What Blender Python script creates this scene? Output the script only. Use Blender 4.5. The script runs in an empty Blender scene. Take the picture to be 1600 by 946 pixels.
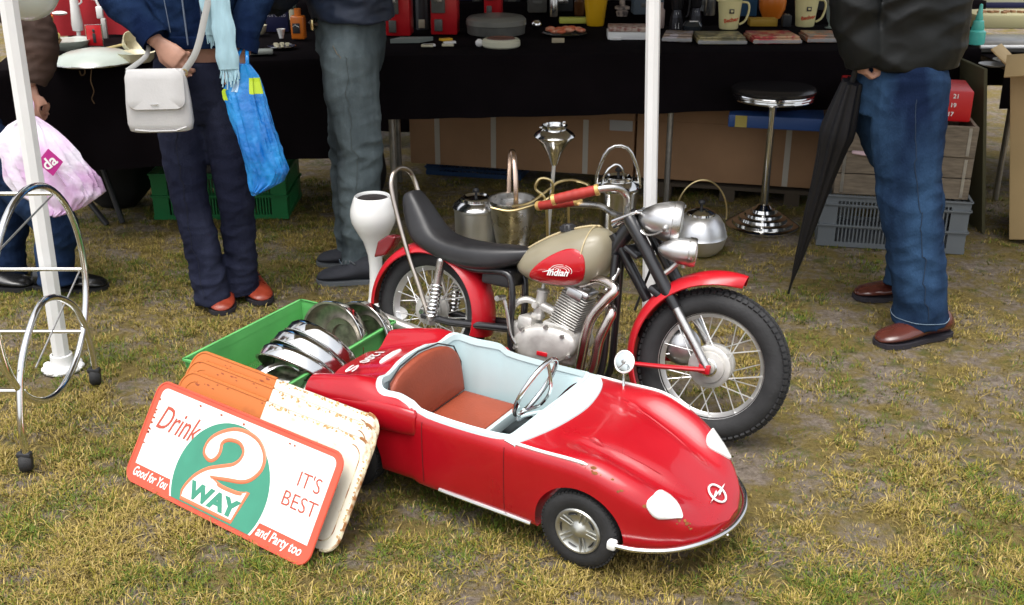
import bpy, bmesh, math, random
import numpy as np
from mathutils import Vector, Matrix, Quaternion, noise
R = math.radians
PI = math.pi
S = bpy.context.scene
COL = S.collection

# ------------------------------------------------------------------ camera, world, sun, exposure
CAM_H, PITCH, FPX = 1.5, R(22.0), 1700.0
cd = bpy.data.cameras.new('camera'); cam = bpy.data.objects.new('camera', cd); COL.objects.link(cam)
cam.location = (0, 0, CAM_H); cam.rotation_euler = (R(90) - PITCH, 0, 0)
cd.sensor_width = 36.0; cd.lens = FPX / 1600.0 * 36.0; cd.clip_start = 0.05; cd.clip_end = 400
cd.dof.use_dof = True; cd.dof.focus_distance = 2.75; cd.dof.aperture_fstop = 11.0
S.camera = cam
W = bpy.data.worlds.new('World'); S.world = W; W.use_nodes = True
wn = W.node_tree.nodes; wl = W.node_tree.links
bg = wn['Background']
SUN_EL, SUN_AZ = R(72), R(205)      # azimuth measured clockwise from +Y
sky = wn.new('ShaderNodeTexSky'); sky.sky_type = 'NISHITA'; sky.sun_disc = False
sky.sun_elevation = SUN_EL; sky.sun_rotation = SUN_AZ; sky.dust_density = 5.0; sky.air_density = 1.0; sky.ozone_density = 1.0
# thin cloud cover: the blue of the clear sky is washed to a pale grey everywhere
hsv = wn.new('ShaderNodeHueSaturation'); hsv.inputs['Saturation'].default_value = 0.28
wl.new(sky.outputs[0], hsv.inputs['Color']); wl.new(hsv.outputs[0], bg.inputs['Color'])
bg.inputs['Strength'].default_value = 0.15
sd = bpy.data.lights.new('sun', 'SUN'); sd.energy = 1.0; sd.angle = R(50); sd.color = (1.0, 0.97, 0.92)
sun = bpy.data.objects.new('sun', sd); COL.objects.link(sun)
sdir = Vector((math.sin(SUN_AZ) * math.cos(SUN_EL), math.cos(SUN_AZ) * math.cos(SUN_EL), math.sin(SUN_EL)))
sun.location = sdir * 20; sun.rotation_euler = sdir.to_track_quat('Z', 'Y').to_euler()
S.view_settings.view_transform = 'Standard'; S.view_settings.look = 'None'
S.view_settings.exposure = 0.95; S.view_settings.gamma = 1.0

# measuring helpers: where the photograph's sight lines meet the ground or an upright plane of given depth
_sc, _cc = math.sin(PITCH), math.cos(PITCH)
def ray(u, v):
    a = (u - 800) / FPX; b = (473 - v) / FPX
    return Vector((a, _cc + b * _sc, -_sc + b * _cc))
def G(u, v, z=0.0):
    d = ray(u, v); t = (z - CAM_H) / d.z
    return Vector((d.x * t, d.y * t, z))
def D(u, v, y):
    d = ray(u, v); t = y / d.y
    return Vector((d.x * t, y, CAM_H + d.z * t))

# ------------------------------------------------------------------ materials
MATS = {}
def mat(name, col, rough=0.6, metal=0.0, var=0.0, vscale=8.0, bump=0.0, bscale=60.0, col2=None, mix=(0.45, 0.6), coat=0.0, sheen=0.0,
        trans=0.0, alpha=1.0, rvar=0.0, detail=5.0, stretch=None, ior=1.5, emit=None, spec=0.5):
    if name in MATS: return MATS[name]
    m = bpy.data.materials.new(name); m.use_nodes = True
    n = m.node_tree.nodes; l = m.node_tree.links
    b = n['Principled BSDF']
    b.inputs['Base Color'].default_value = (*col, 1); b.inputs['Roughness'].default_value = rough
    b.inputs['Metallic'].default_value = metal; b.inputs['IOR'].default_value = ior
    b.inputs['Specular IOR Level'].default_value = spec
    if coat: b.inputs['Coat Weight'].default_value = coat; b.inputs['Coat Roughness'].default_value = 0.06
    if sheen: b.inputs['Sheen Weight'].default_value = sheen
    if trans: b.inputs['Transmission Weight'].default_value = trans
    if alpha < 1: b.inputs['Alpha'].default_value = alpha
    if emit: b.inputs['Emission Color'].default_value = (*emit[:3], 1); b.inputs['Emission Strength'].default_value = emit[3]
    if var or col2 or bump or rvar:
        tc = n.new('ShaderNodeTexCoord'); src = tc.outputs['Object']
        if stretch:
            mp = n.new('ShaderNodeMapping'); mp.inputs['Scale'].default_value = stretch
            l.new(src, mp.inputs['Vector']); src = mp.outputs[0]
    if var or col2 or rvar:
        nz = n.new('ShaderNodeTexNoise'); nz.inputs['Scale'].default_value = vscale; nz.inputs['Detail'].default_value = detail
        l.new(src, nz.inputs['Vector'])
    if var or col2:
        rp = n.new('ShaderNodeValToRGB')
        if col2: c1, c2 = col, col2; p = mix
        else:
            c1 = tuple(c * (1 - var) for c in col); c2 = tuple(min(1, c * (1 + var)) for c in col); p = (0.3, 0.7)
        rp.color_ramp.elements[0].color = (*c1, 1); rp.color_ramp.elements[0].position = p[0]
        rp.color_ramp.elements[1].color = (*c2, 1); rp.color_ramp.elements[1].position = p[1]
        l.new(nz.outputs['Fac'], rp.inputs['Fac']); l.new(rp.outputs[0], b.inputs['Base Color'])
    if rvar:
        mr = n.new('ShaderNodeMapRange'); mr.inputs['From Min'].default_value = 0.3; mr.inputs['From Max'].default_value = 0.7
        mr.inputs['To Min'].default_value = max(0.02, rough - rvar); mr.inputs['To Max'].default_value = min(1, rough + rvar)
        l.new(nz.outputs['Fac'], mr.inputs['Value']); l.new(mr.outputs[0], b.inputs['Roughness'])
    if bump:
        n2 = n.new('ShaderNodeTexNoise'); n2.inputs['Scale'].default_value = bscale; n2.inputs['Detail'].default_value = 4
        l.new(src, n2.inputs['Vector'])
        bp = n.new('ShaderNodeBump'); bp.inputs['Strength'].default_value = bump; bp.inputs['Distance'].default_value = 0.01
        l.new(n2.outputs['Fac'], bp.inputs['Height']); l.new(bp.outputs[0], b.inputs['Normal'])
    MATS[name] = m
    return m
RED = mat('red_enamel', (0.38, 0.003, 0.010), 0.32, coat=0.5, var=0.10, vscale=5, rvar=0.07, bump=0.015, bscale=14, spec=0.45)
REDB = mat('red_paint', (0.50, 0.010, 0.016), 0.35, coat=0.25, var=0.12, vscale=9, rvar=0.1)
CHROME = mat('chrome', (0.78, 0.78, 0.77), 0.14, 1.0, rvar=0.07, vscale=14, bump=0.01, bscale=20)
CHROMED = mat('dull_chrome', (0.55, 0.54, 0.52), 0.3, 1.0, var=0.18, vscale=25, rvar=0.1)
ALU = mat('brushed_aluminium', (0.62, 0.62, 0.62), 0.36, 1.0, var=0.12, vscale=20, rvar=0.08, bump=0.03, bscale=60)
CAST = mat('cast_alloy', (0.60, 0.585, 0.55), 0.46, 0.6, var=0.15, vscale=22, bump=0.05, bscale=90, rvar=0.1)
STEEL = mat('grey_steel', (0.42, 0.41, 0.39), 0.38, 0.9, var=0.2, vscale=30)
BRASS = mat('brass_wire', (0.72, 0.58, 0.30), 0.28, 1.0, var=0.15, vscale=30)
RUBBER = mat('rubber', (0.019, 0.019, 0.020), 0.75, var=0.35, vscale=18, bump=0.15, bscale=150)
BLACK = mat('black_paint', (0.012, 0.012, 0.013), 0.3, coat=0.2)
BLACKP = mat('black_plastic', (0.018, 0.018, 0.02), 0.5)
WHITE = mat('white_paint', (0.80, 0.80, 0.79), 0.4, var=0.04, vscale=10)
WHITEG = mat('white_gloss', (0.82, 0.82, 0.80), 0.2, coat=0.4)
CREAM = mat('cream_enamel', (0.72, 0.66, 0.46), 0.3)

# ------------------------------------------------------------------ mesh building
def frame_z(d, up=None):
    d = Vector(d).normalized()
    u = Vector(up) if up is not None else (Vector((0, 0, 1)) if abs(d.z) < 0.95 else Vector((0, 1, 0)))
    x = u.cross(d).normalized(); y = d.cross(x)
    return x, y, d
class MB:
    def __init__(s): s.v = []; s.f = []; s.m = []; s.k = 0
    def add(s, vs, fs, M=None):
        o = len(s.v)
        if M is not None: vs = [M @ Vector(v) for v in vs]
        s.v.extend([tuple(v) for v in vs]); s.f.extend([tuple(i + o for i in f) for f in fs]); s.m.extend([s.k] * len(fs))
        return s
    def mi(s, k): s.k = k; return s
    def box(s, c, d, M=None, rz=0, rot=None, taper=1.0):
        x, y, z = d[0] / 2, d[1] / 2, d[2] / 2; t = taper
        vs = [(-x*t, -y*t, -z), (x*t, -y*t, -z), (x*t, y*t, -z), (-x*t, y*t, -z), (-x, -y, z), (x, -y, z), (x, y, z), (-x, y, z)]
        m = Matrix.Translation(Vector(c))
        if rot is not None: m = m @ rot
        elif rz: m = m @ Matrix.Rotation(rz, 4, 'Z')
        if M is not None: m = M @ m
        return s.add(vs, [(0, 3, 2, 1), (4, 5, 6, 7), (0, 1, 5, 4), (1, 2, 6, 5), (2, 3, 7, 6), (3, 0, 4, 7)], m)
    def bbox(s, c, d, b=0.004, M=None, rz=0, rot=None, seg=2):       # box with rounded edges
        bm = bmesh.new(); bmesh.ops.create_cube(bm, size=1)
        for v in bm.verts: v.co = Vector((v.co.x * d[0], v.co.y * d[1], v.co.z * d[2]))
        bmesh.ops.bevel(bm, geom=list(bm.edges), offset=min(b, min(d) * 0.49), segments=seg, profile=0.5, affect='EDGES')
        m = Matrix.Translation(Vector(c))
        if rot is not None: m = m @ rot
        elif rz: m = m @ Matrix.Rotation(rz, 4, 'Z')
        if M is not None: m = M @ m
        s.addbm(bm, m); bm.free(); return s
    def addbm(s, bm, M=None):
        bm.verts.index_update()
        return s.add([v.co.copy() for v in bm.verts], [[v.index for v in f.verts] for f in bm.faces], M)
    def rings(s, rings, closed=True, cap=(True, True), loop=False, M=None):
        n = len(rings[0]); vs = [p for r in rings for p in r]; fs = []
        nr = len(rings)
        for i in range(nr if loop else nr - 1):
            a, b = i * n, ((i + 1) % nr) * n
            for j in range(n if closed else n - 1):
                k = (j + 1) % n
                fs.append((a + j, a + k, b + k, b + j))
        if not loop and closed:
            if cap[0]: fs.append(tuple(range(n - 1, -1, -1)))
            if cap[1]: fs.append(tuple((nr - 1) * n + j for j in range(n)))
        return s.add(vs, fs, M)
    def tube(s, pts, r, n=10, cap=(True, True), loop=False, flat=1.0, up=None, M=None):
        pts = [Vector(p) for p in pts]; N = len(pts)
        rr = r if isinstance(r, (list, tuple)) else [r] * N
        rings = []; px = None
        for i, p in enumerate(pts):
            if loop: d = (pts[(i + 1) % N] - pts[i - 1])
            else: d = (pts[min(i + 1, N - 1)] - pts[max(i - 1, 0)])
            d.normalize()
            if px is None: x, y, _ = frame_z(d, up)
            else:
                x = (px - d * px.dot(d))
                x = x.normalized() if x.length > 1e-6 else frame_z(d)[0]
                y = d.cross(x)
            px = x
            rings.append([p + (x * math.cos(2 * PI * j / n) + y * math.sin(2 * PI * j / n) * flat) * rr[i] for j in range(n)])
        return s.rings(rings, cap=cap, loop=loop, M=M)
    def cyl(s, a, b, r, r2=None, n=16, cap=(True, True), M=None):
        return s.tube([a, b], [r, r if r2 is None else r2], n=n, cap=cap, M=M)
    def lathe(s, prof, c=(0, 0, 0), ax=(0, 0, 1), n=32, cap=(False, False), M=None, sx=1.0, up=None):
        x, y, d = frame_z(ax, up); c = Vector(c)
        rings = [[c + d * z + (x * math.cos(2 * PI * j / n) * sx + y * math.sin(2 * PI * j / n)) * max(r, 1e-5) for j in range(n)] for r, z in prof]
        return s.rings(rings, cap=cap, M=M)
    def ball(s, c, r, n=16, m=10, M=None):
        rx, ry, rz = (r, r, r) if not isinstance(r, (list, tuple)) else r
        c = Vector(c)
        rings = []
        for i in range(m + 1):
            t = PI * i / m; k = max(math.sin(t), 1e-4)
            rings.append([c + Vector((rx * k * math.cos(2 * PI * j / n), ry * k * math.sin(2 * PI * j / n), -rz * math.cos(t))) for j in range(n)])
        return s.rings(rings, M=M)
    def prism(s, poly, z0, z1, M=None):
        n = len(poly)
        vs = [(p[0], p[1], z0) for p in poly] + [(p[0], p[1], z1) for p in poly]
        fs = [tuple(range(n - 1, -1, -1)), tuple(range(n, 2 * n))] + [(i, (i + 1) % n, n + (i + 1) % n, n + i) for i in range(n)]
        return s.add(vs, fs, M)
    def mesh(s, name, mats, smooth=40):
        me = bpy.data.meshes.new(name); me.from_pydata(s.v, [], s.f)
        for m in (mats if isinstance(mats, (list, tuple)) else [mats]): me.materials.append(m)
        if any(s.m): me.polygons.foreach_set('material_index', s.m)
        if smooth:
            me.polygons.foreach_set('use_smooth', [True] * len(me.polygons))
            try: me.set_sharp_from_angle(angle=R(smooth))
            except Exception: pass
        me.update()
        return me
    def build(s, name, mats, parent=None, smooth=40, mods=None, weld=False):
        me = s.mesh(name, mats, smooth)
        if weld:
            bm = bmesh.new(); bm.from_mesh(me); bmesh.ops.remove_doubles(bm, verts=bm.verts, dist=1e-5)
            bmesh.ops.recalc_face_normals(bm, faces=bm.faces); bm.to_mesh(me); bm.free()
        return link(name, me, parent)
def link(name, data, parent=None):
    o = bpy.data.objects.new(name, data); COL.objects.link(o)
    if parent is not None: o.parent = parent
    return o
def tag(o, label=None, cat=None, group=None, kind=None):
    if label: o['label'] = label
    if cat: o['category'] = cat
    if group: o['group'] = group
    if kind: o['kind'] = kind
    return o
def thing(name, label, cat, loc=(0, 0, 0), rz=0.0, group=None, rot=None):
    o = link(name, None); o.location = loc
    if rot is not None: o.rotation_mode = 'QUATERNION'; o.rotation_quaternion = rot
    else: o.rotation_euler = (0, 0, rz)
    o.empty_display_size = 0.05
    return tag(o, label, cat, group)
def inst(name, me, parent, M=None):
    o = link(name, me, parent)
    if M is not None: o.matrix_local = M
    return o
def copy_tree(o, parent=None):
    c = o.copy(); COL.objects.link(c); c.parent = parent
    for ch in o.children: copy_tree(ch, c)
    return c
def remesh(o, vox, smooth_it=4, fac=0.5, disp=None):
    m = o.modifiers.new('remesh', 'REMESH'); m.mode = 'VOXEL'; m.voxel_size = vox; m.use_smooth_shade = True
    if smooth_it:
        k = o.modifiers.new('smooth', 'SMOOTH'); k.factor = fac; k.iterations = smooth_it
    dg = bpy.context.evaluated_depsgraph_get(); ev = o.evaluated_get(dg)
    me = bpy.data.meshes.new_from_object(ev); o.modifiers.clear()
    old = o.data; o.data = me
    if not me.materials and old.materials: me.materials.append(old.materials[0])
    if disp:
        nv = len(me.vertices); co = np.empty(nv * 3, 'f'); no = np.empty(nv * 3, 'f')
        me.vertices.foreach_get('co', co); me.vertices.foreach_get('normal', no)
        co = co.reshape(-1, 3); no = no.reshape(-1, 3)
        co += no * disp(co).reshape(-1, 1)
        me.vertices.foreach_set('co', co.ravel()); me.update()
    me.polygons.foreach_set('use_smooth', [True] * len(me.polygons))
    return o
def boolean(o, cutters, op='DIFFERENCE'):
    for c in cutters:
        m = o.modifiers.new('b', 'BOOLEAN'); m.operation = op; m.object = c; m.solver = 'EXACT'
    dg = bpy.context.evaluated_depsgraph_get(); dg.update(); me = bpy.data.meshes.new_from_object(o.evaluated_get(dg)); o.modifiers.clear(); o.data = me
    for c in cutters: bpy.data.objects.remove(c, do_unlink=True)
    return o
def lerp(a, b, t): return a + (b - a) * t
def interp(x, xs, ys):
    if x <= xs[0]: return ys[0]
    for i in range(1, len(xs)):
        if x <= xs[i]:
            t = (x - xs[i-1]) / (xs[i] - xs[i-1]); return lerp(ys[i-1], ys[i], t)
    return ys[-1]
def sinterp(x, xs, ys):      # smooth (Catmull-Rom like, monotone) interpolation
    if x <= xs[0]: return ys[0]
    if x >= xs[-1]: return ys[-1]
    i = 1
    while x > xs[i]: i += 1
    h = xs[i] - xs[i-1]; t = (x - xs[i-1]) / h
    def sl(k):
        if k <= 0 or k >= len(xs) - 1: return 0 if 0 < k < len(xs) else (ys[min(k+1, len(xs)-1)] - ys[max(k-1, 0)]) / (xs[min(k+1, len(xs)-1)] - xs[max(k-1, 0)])
        return (ys[k+1] - ys[k-1]) / (xs[k+1] - xs[k-1])
    m0, m1 = sl(i-1) * h, sl(i) * h
    return (2*t**3 - 3*t*t + 1) * ys[i-1] + (t**3 - 2*t*t + t) * m0 + (-2*t**3 + 3*t*t) * ys[i] + (t**3 - t*t) * m1
def spline(pts, k=8, loop=False):
    P_ = [Vector(p) for p in pts]; n = len(P_); out = []
    rng = range(n) if loop else range(n - 1)
    for i in rng:
        g = (lambda j: P_[j % n]) if loop else (lambda j: P_[max(0, min(n - 1, j))])
        p0, p1, p2, p3 = g(i - 1), g(i), g(i + 1), g(i + 2)
        for q in range(k):
            t = q / k
            out.append(0.5 * ((2 * p1) + (p2 - p0) * t + (2 * p0 - 5 * p1 + 4 * p2 - p3) * t * t + (3 * p1 - p0 - 3 * p2 + p3) * t ** 3))
    if not loop: out.append(P_[-1].copy())
    return out
def text(body, size, material, parent, M, name='lettering', ext=0.0006, shear=0.0, sx=1.0, bold=0.0, space=1.0, align='CENTER'):
    c = bpy.data.curves.new(name, 'FONT'); c.body = body; c.size = size; c.extrude = ext; c.shear = shear; c.offset = bold
    c.align_x = align; c.align_y = 'CENTER'; c.space_character = space; c.resolution_u = 3
    o = bpy.data.objects.new(name, c); COL.objects.link(o)
    dg = bpy.context.evaluated_depsgraph_get(); me = bpy.data.meshes.new_from_object(o.evaluated_get(dg))
    bpy.data.objects.remove(o, do_unlink=True)
    me.materials.clear(); me.materials.append(material)
    me.transform(Matrix.Diagonal((sx, 1, 1, 1)))
    q = link(name, me, parent); q.matrix_local = M
    return q
def basis(o, x, y, z=None):
    x = Vector(x).normalized(); y = Vector(y); z = x.cross(y).normalized() if z is None else Vector(z).normalized(); y = z.cross(x)
    m = Matrix((x, y, z)).transposed().to_4x4(); m.translation = Vector(o); return m
# ------------------------------------------------------------------ ground and grass
def fbm(x, y, s, o=4, seed=0.0):
    v = 0; a = 1; t = 0
    for i in range(o):
        v += a * noise.noise(Vector((x * s, y * s, seed + i * 7.3))); t += a; a *= 0.5; s *= 2
    return v / t
def cover(x, y):             # how dense the turf is: worn soil between tufts
    return 0.50 - 0.08 * x + 0.70 * fbm(x, y, 1.3, 3, 3.1) + 0.85 * fbm(x, y, 6.5, 3, 9.0) + 0.35 * fbm(x, y, 24.0, 2, 4.0)
GM = bpy.data.materials.new('worn_lawn_soil'); GM.use_nodes = True
n = GM.node_tree.nodes; l = GM.node_tree.links; b = n['Principled BSDF']; b.inputs['Roughness'].default_value = 0.95; b.inputs['Specular IOR Level'].default_value = 0.15
tc = n.new('ShaderNodeTexCoord')
def nz(sc, det=6, rough=0.6):
    k = n.new('ShaderNodeTexNoise'); k.inputs['Scale'].default_value = sc; k.inputs['Detail'].default_value = det; k.inputs['Roughness'].default_value = rough
    l.new(tc.outputs['Object'], k.inputs['Vector']); return k
def ramp(src, stops):
    r_ = n.new('ShaderNodeValToRGB'); e = r_.color_ramp.elements
    while len(e) < len(stops): e.new(0.5)
    for i, (p, c) in enumerate(stops): e[i].position = p; e[i].color = (*c, 1)
    l.new(src, r_.inputs['Fac']); return r_
def mixc(f, a, b_):
    m = n.new('ShaderNodeMix'); m.data_type = 'RGBA'
    if isinstance(f, float): m.inputs[0].default_value = f
    else: l.new(f, m.inputs[0])
    l.new(a, m.inputs[6]); l.new(b_, m.inputs[7]); return m.outputs[2]
soil = ramp(nz(38, 12, 0.8).outputs['Fac'], [(0.34, (0.095, 0.075, 0.056)), (0.5, (0.23, 0.187, 0.148)), (0.66, (0.37, 0.315, 0.26))])
moss = ramp(nz(70, 10, 0.8).outputs['Fac'], [(0.30, (0.090, 0.068, 0.020)), (0.5, (0.20, 0.15, 0.042)), (0.68, (0.34, 0.26, 0.085))])
green = ramp(nz(60, 6, 0.7).outputs['Fac'], [(0.3, (0.04, 0.06, 0.012)), (0.7, (0.13, 0.15, 0.03))])
f1 = ramp(nz(5.5, 12, 0.72).outputs['Fac'], [(0.44, (0, 0, 0)), (0.55, (.9, .9, .9))])
f2 = ramp(nz(9.0, 10, 0.7).outputs['Fac'], [(0.54, (0, 0, 0)), (0.62, (0.6, 0.6, 0.6))])
c1 = mixc(f1.outputs[0], soil.outputs[0], moss.outputs[0]); c2 = mixc(f2.outputs[0], c1, green.outputs[0])
l.new(c2, b.inputs['Base Color'])
bp = n.new('ShaderNodeBump'); bp.inputs['Strength'].default_value = 0.8; bp.inputs['Distance'].default_value = 0.03
l.new(nz(60, 12, 0.85).outputs['Fac'], bp.inputs['Height']); l.new(bp.outputs[0], b.inputs['Normal'])
def ground():
    m = MB(); X0, X1, Y0, Y1 = -4.0, 4.0, 0.6, 8.6; nx = ny = 330
    vs = []
    for j in range(ny + 1):
        for i in range(nx + 1):
            x = lerp(X0, X1, i / nx); y = lerp(Y0, Y1, j / ny)
            e = min(1, min(i, nx - i, j, ny - j) / 12)
            vs.append((x, y, -0.004 + e * (0.006 * fbm(x, y, 2.0, 2, 1.0) + 0.007 * fbm(x, y, 14, 3, 5.0))))
    fs = [(j * (nx + 1) + i, j * (nx + 1) + i + 1, (j + 1) * (nx + 1) + i + 1, (j + 1) * (nx + 1) + i) for j in range(ny) for i in range(nx)]
    m.add(vs, fs)
    B = 220.0                      # the lawn goes on all round, out to the horizon
    o = len(m.v); z = -0.004
    m.add([(X0, Y0, z), (X1, Y0, z), (X1, Y1, z), (X0, Y1, z), (-B, -B, z), (B, -B, z), (B, B, z), (-B, B, z)],
          [(4, 5, 1, 0), (5, 6, 2, 1), (6, 7, 3, 2), (7, 4, 0, 3)])
    g = m.build('ground', GM); tag(g, kind='structure'); return g
ground()
def grass():
    rng = np.random.default_rng(5)
    AM = bpy.data.materials.new('grass_blades'); AM.use_nodes = True
    n = AM.node_tree.nodes; l = AM.node_tree.links; b = n['Principled BSDF']; b.inputs['Roughness'].default_value = 0.75; b.inputs['Specular IOR Level'].default_value = 0.2
    at = n.new('ShaderNodeAttribute'); at.attribute_name = 'tint'
    l.new(at.outputs['Color'], b.inputs['Base Color'])
    # tuft centres with density falling away from the viewer (farther blades are drawn longer apart)
    NT = 70000
    y = 1.55 + (5.4 - 1.55) * rng.random(NT) ** 1.35
    x = (rng.random(NT) * 2 - 1) * (0.25 + 0.56 * y)
    cv = np.array([cover(a, c) for a, c in zip(x, y)])
    keep = rng.random(NT) < np.clip((cv - 0.28) * 1.7 - .06 * np.clip(x, 0, 1.5), 0.10, 1)
    x, y, cv = x[keep], y[keep], cv[keep]
    gr = np.array([fbm(a, c, 2.4, 3, 21.0) + 0.55 * fbm(a, c, 11.0, 2, 2.0) for a, c in zip(x, y)])
    K = 10
    X = np.repeat(x, K); Y = np.repeat(y, K); C = np.repeat(cv, K); Gn = np.repeat(gr, K); N = len(X)
    ang = rng.random(N) * 2 * np.pi
    rr = rng.random(N) * 0.026
    X = X + np.cos(ang) * rr; Y = Y + np.sin(ang) * rr
    dead = rng.random(N)
    h = (0.004 + 0.011 * rng.random(N) ** 2.2) * (0.55 + 0.6 * np.clip(C, 0, 1))
    h *= np.where(rng.random(N) < 0.02, 2.0, 1)
    lean = (0.6 + 1.3 * rng.random(N)) * h * np.where(dead < 0.5, 2.0, 1.0); h = np.where(dead < 0.5, h * 0.5, h)
    w = 0.0007 + 0.0010 * rng.random(N)
    pa = ang + (rng.random(N) - 0.5) * 2.5
    dx, dy = np.cos(pa), np.sin(pa); sx, sy = -dy, dx
    z0 = np.full(N, -0.006)
    v = np.empty((N, 5, 3), 'f')
    v[:, 0] = np.stack([X - sx * w, Y - sy * w, z0], 1); v[:, 1] = np.stack([X + sx * w, Y + sy * w, z0], 1)
    mx, my, mz = X + dx * lean * 0.4, Y + dy * lean * 0.4, h * 0.62
    v[:, 2] = np.stack([mx + sx * w * 0.8, my + sy * w * 0.8, mz], 1); v[:, 3] = np.stack([mx - sx * w * 0.8, my - sy * w * 0.8, mz], 1)
    v[:, 4] = np.stack([X + dx * lean, Y + dy * lean, h], 1)
    me = bpy.data.meshes.new('grass')
    me.vertices.add(N * 5); me.vertices.foreach_set('co', v.ravel())
    base = (np.arange(N) * 5)[:, None]
    quads = (base + np.array([0, 1, 2, 3])); tris = (base + np.array([3, 2, 4]))
    li = np.concatenate([quads, tris], 1).ravel()
    me.loops.add(len(li)); me.loops.foreach_set('vertex_index', li.astype('i'))
    st = (np.arange(N) * 7)[:, None] + np.array([0, 4])
    me.polygons.add(N * 2); me.polygons.foreach_set('loop_start', st.ravel().astype('i'))
    me.update(calc_edges=True)
    straw = np.array([0.39, 0.29, 0.090]); olive = np.array([0.185, 0.155, 0.022]); green = np.array([0.085, 0.125, 0.016]); pale = np.array([0.46, 0.37, 0.16]); brown = np.array([0.18, 0.12, 0.05])
    gsel = np.clip(0.31 + Gn * 1.8, 0.0, 1)[:, None]
    pick = rng.random(N)[:, None]
    col = np.where(pick < gsel * 0.72, green * (0.75 + 0.7 * rng.random((N, 1))), np.where(pick < gsel * 0.72 + 0.26, olive * (0.8 + .6 * rng.random((N, 1))),
          np.where(pick < 0.93, straw * (0.55 + 0.6 * rng.random((N, 1))), np.where(pick < 0.96, pale, brown))))
    ca = me.color_attributes.new('tint', 'FLOAT_COLOR', 'POINT')
    cc = np.concatenate([np.repeat(col, 5, 0), np.ones((N * 5, 1))], 1).astype('f')
    ca.data.foreach_set('color', cc.ravel())
    me.materials.append(AM)
    o = link('grass', me); tag(o, 'short trampled yellow and green grass growing over the bare soil', 'grass', kind='stuff')
grass()
# ------------------------------------------------------------------ the pedal car
CW = 0.222
cx_ = [-.805, -.77, -.70, -.60, -.465, -.435, -.2, 0, .08, .14, .19, .23, .255, .275, .288]
hw_ = [.208, .214, .219, .222, .221, .220, .219, .223, .219, .206, .184, .155, .125, .085, .030]
zt_ = [.246, .258, .283, .312, .318, .308, .290, .258, .232, .208, .185, .163, .147, .134, .120]
zs_ = [.244, .253, .264, .276, .284, .270, .268, .262, .240, .212, .184, .158, .140, .128, .118]
zb_ = [.125, .105, .090, .080, .078, .077, .072, .070, .078, .084, .088, .092, .095, .099, .106]
def cpar(x): return [interp(x, cx_, a) if a is hw_ and x > .19 else sinterp(x, cx_, a) for a in (hw_, zt_, zs_, zb_)]
def smooth(a, b, x):
    t = max(0, min(1, (x - a) / (b - a))); return t * t * (3 - 2 * t)
def ztop(x, y):                 # height of the bodywork above the wheels at x, at y from the centre line
    hw, zt, zs, zb = cpar(x); q = min(1, abs(y) / hw)
    z = zs + (zt - zs) * (1 - q ** 2.0)
    af = .020 * smooth(-.12, .05, x) * (1 - smooth(.13, .25, x)) + .026 * (1 - smooth(-.66, -.52, x)) * smooth(-.86, -.80, x)
    z += af * math.exp(-((q - .80) / .17) ** 2) - af * .5 * math.exp(-((q - .5) / .14) ** 2)
    wb = lerp(.60, .40, smooth(-.1, .2, x))
    z += .010 * smooth(-.11, -.02, x) * (1 - smooth(.13, .22, x)) * (1 - smooth(wb - .10, wb, q))
    if q > .9: z -= (q - .9) ** 2 / .01 * .018
    return z
def car_section(x):
    hw, zt, zs, zb = cpar(x); ze = ztop(x, hw)
    side = []
    hgt = ze - zb
    for t, k in ((0, .955), (.03, .975), (.10, .986), (.25, .994), (.45, 1.0), (.65, 1.002), (.82, 1.0), (.93, .998)):
        k *= 1 - .055 * (1 - smooth(-.475, -.435, x)) * (1 - smooth(.62, .95, t)) * smooth(0, .03, t + .03)
        side.append((hw * k, zb + hgt * t))
    top = [(hw * q, ztop(x, hw * q)) for q in (.985, .96, .93, .90, .86, .82, .78, .74, .7, .66, .62, .58, .54, .5, .46, .42, .38, .32, .24, .16, .08)]
    half = [(0, zb), (hw * .4, zb), (hw * .8, zb)] + side + top + [(0, ztop(x, 0))]
    return half
def car_body_mb():
    rings = []
    xs = list(np.linspace(-.805, -.60, 12)) + list(np.linspace(-.58, .10, 26)) + list(np.linspace(.12, .288, 24))
    for x in xs:
        h = car_section(x)
        ring = [(x, CW - y - .002, z) for y, z in h] + [(x, CW + y - .002, z) for y, z in reversed(h[1:-1])]
        rings.append([Vector(p) for p in ring])
    m = MB(); m.rings(rings); return m
def carZ(x, y): return ztop(x, y - CW + .002)
def carN(x, y):
    e = .004
    return Vector((-(carZ(x+e, y) - carZ(x-e, y)) / (2*e), -(carZ(x, y+e) - carZ(x, y-e)) / (2*e), 1)).normalized()
car = thing('pedal_car', "child's open red metal pedal car with white cockpit rim, parked in front of the motorcycle", 'pedal car', (0.147, 2.088, 0), R(-31))
body = car_body_mb().build('body', RED, car)
cin = [(-.56, .032), (-.515, .034), (-.47, .024), (-.44, .020), (-.34, .018), (-.25, .019), (-.205, .024), (-.190, .035), (-.180, .10), (-.172, .22), (-.176, .34), (-.186, .40),
       (-.205, .417), (-.25, .422), (-.34, .423), (-.44, .421), (-.47, .414), (-.515, .404), (-.56, .402), (-.585, .385), (-.597, .33), (-.604, .22), (-.597, .10), (-.585, .055)]
cin_s = [(p.x, p.y) for p in spline([(a, b, 0) for a, b in cin], 4, loop=True)]
cut = MB().prism(cin_s, .10, .6).build('cut', RED, smooth=0); cut.parent = car
wc = []
for wx in (0.0, -.672):
    for sy in (-1, 1):
        yy = CW + sy * (CW - .03)
        w = MB().cyl((wx, yy - (.028 if sy > 0 else .06), .098), (wx, yy + (.06 if sy > 0 else .028), .098), .111, n=48).build('cut', RED, smooth=0); w.parent = car; wc.append(w)
boolean(body, [cut] + wc)
body.data.materials.clear(); body.data.materials.append(RED)
body.data.polygons.foreach_set('material_index', [0] * len(body.data.polygons))
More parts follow.
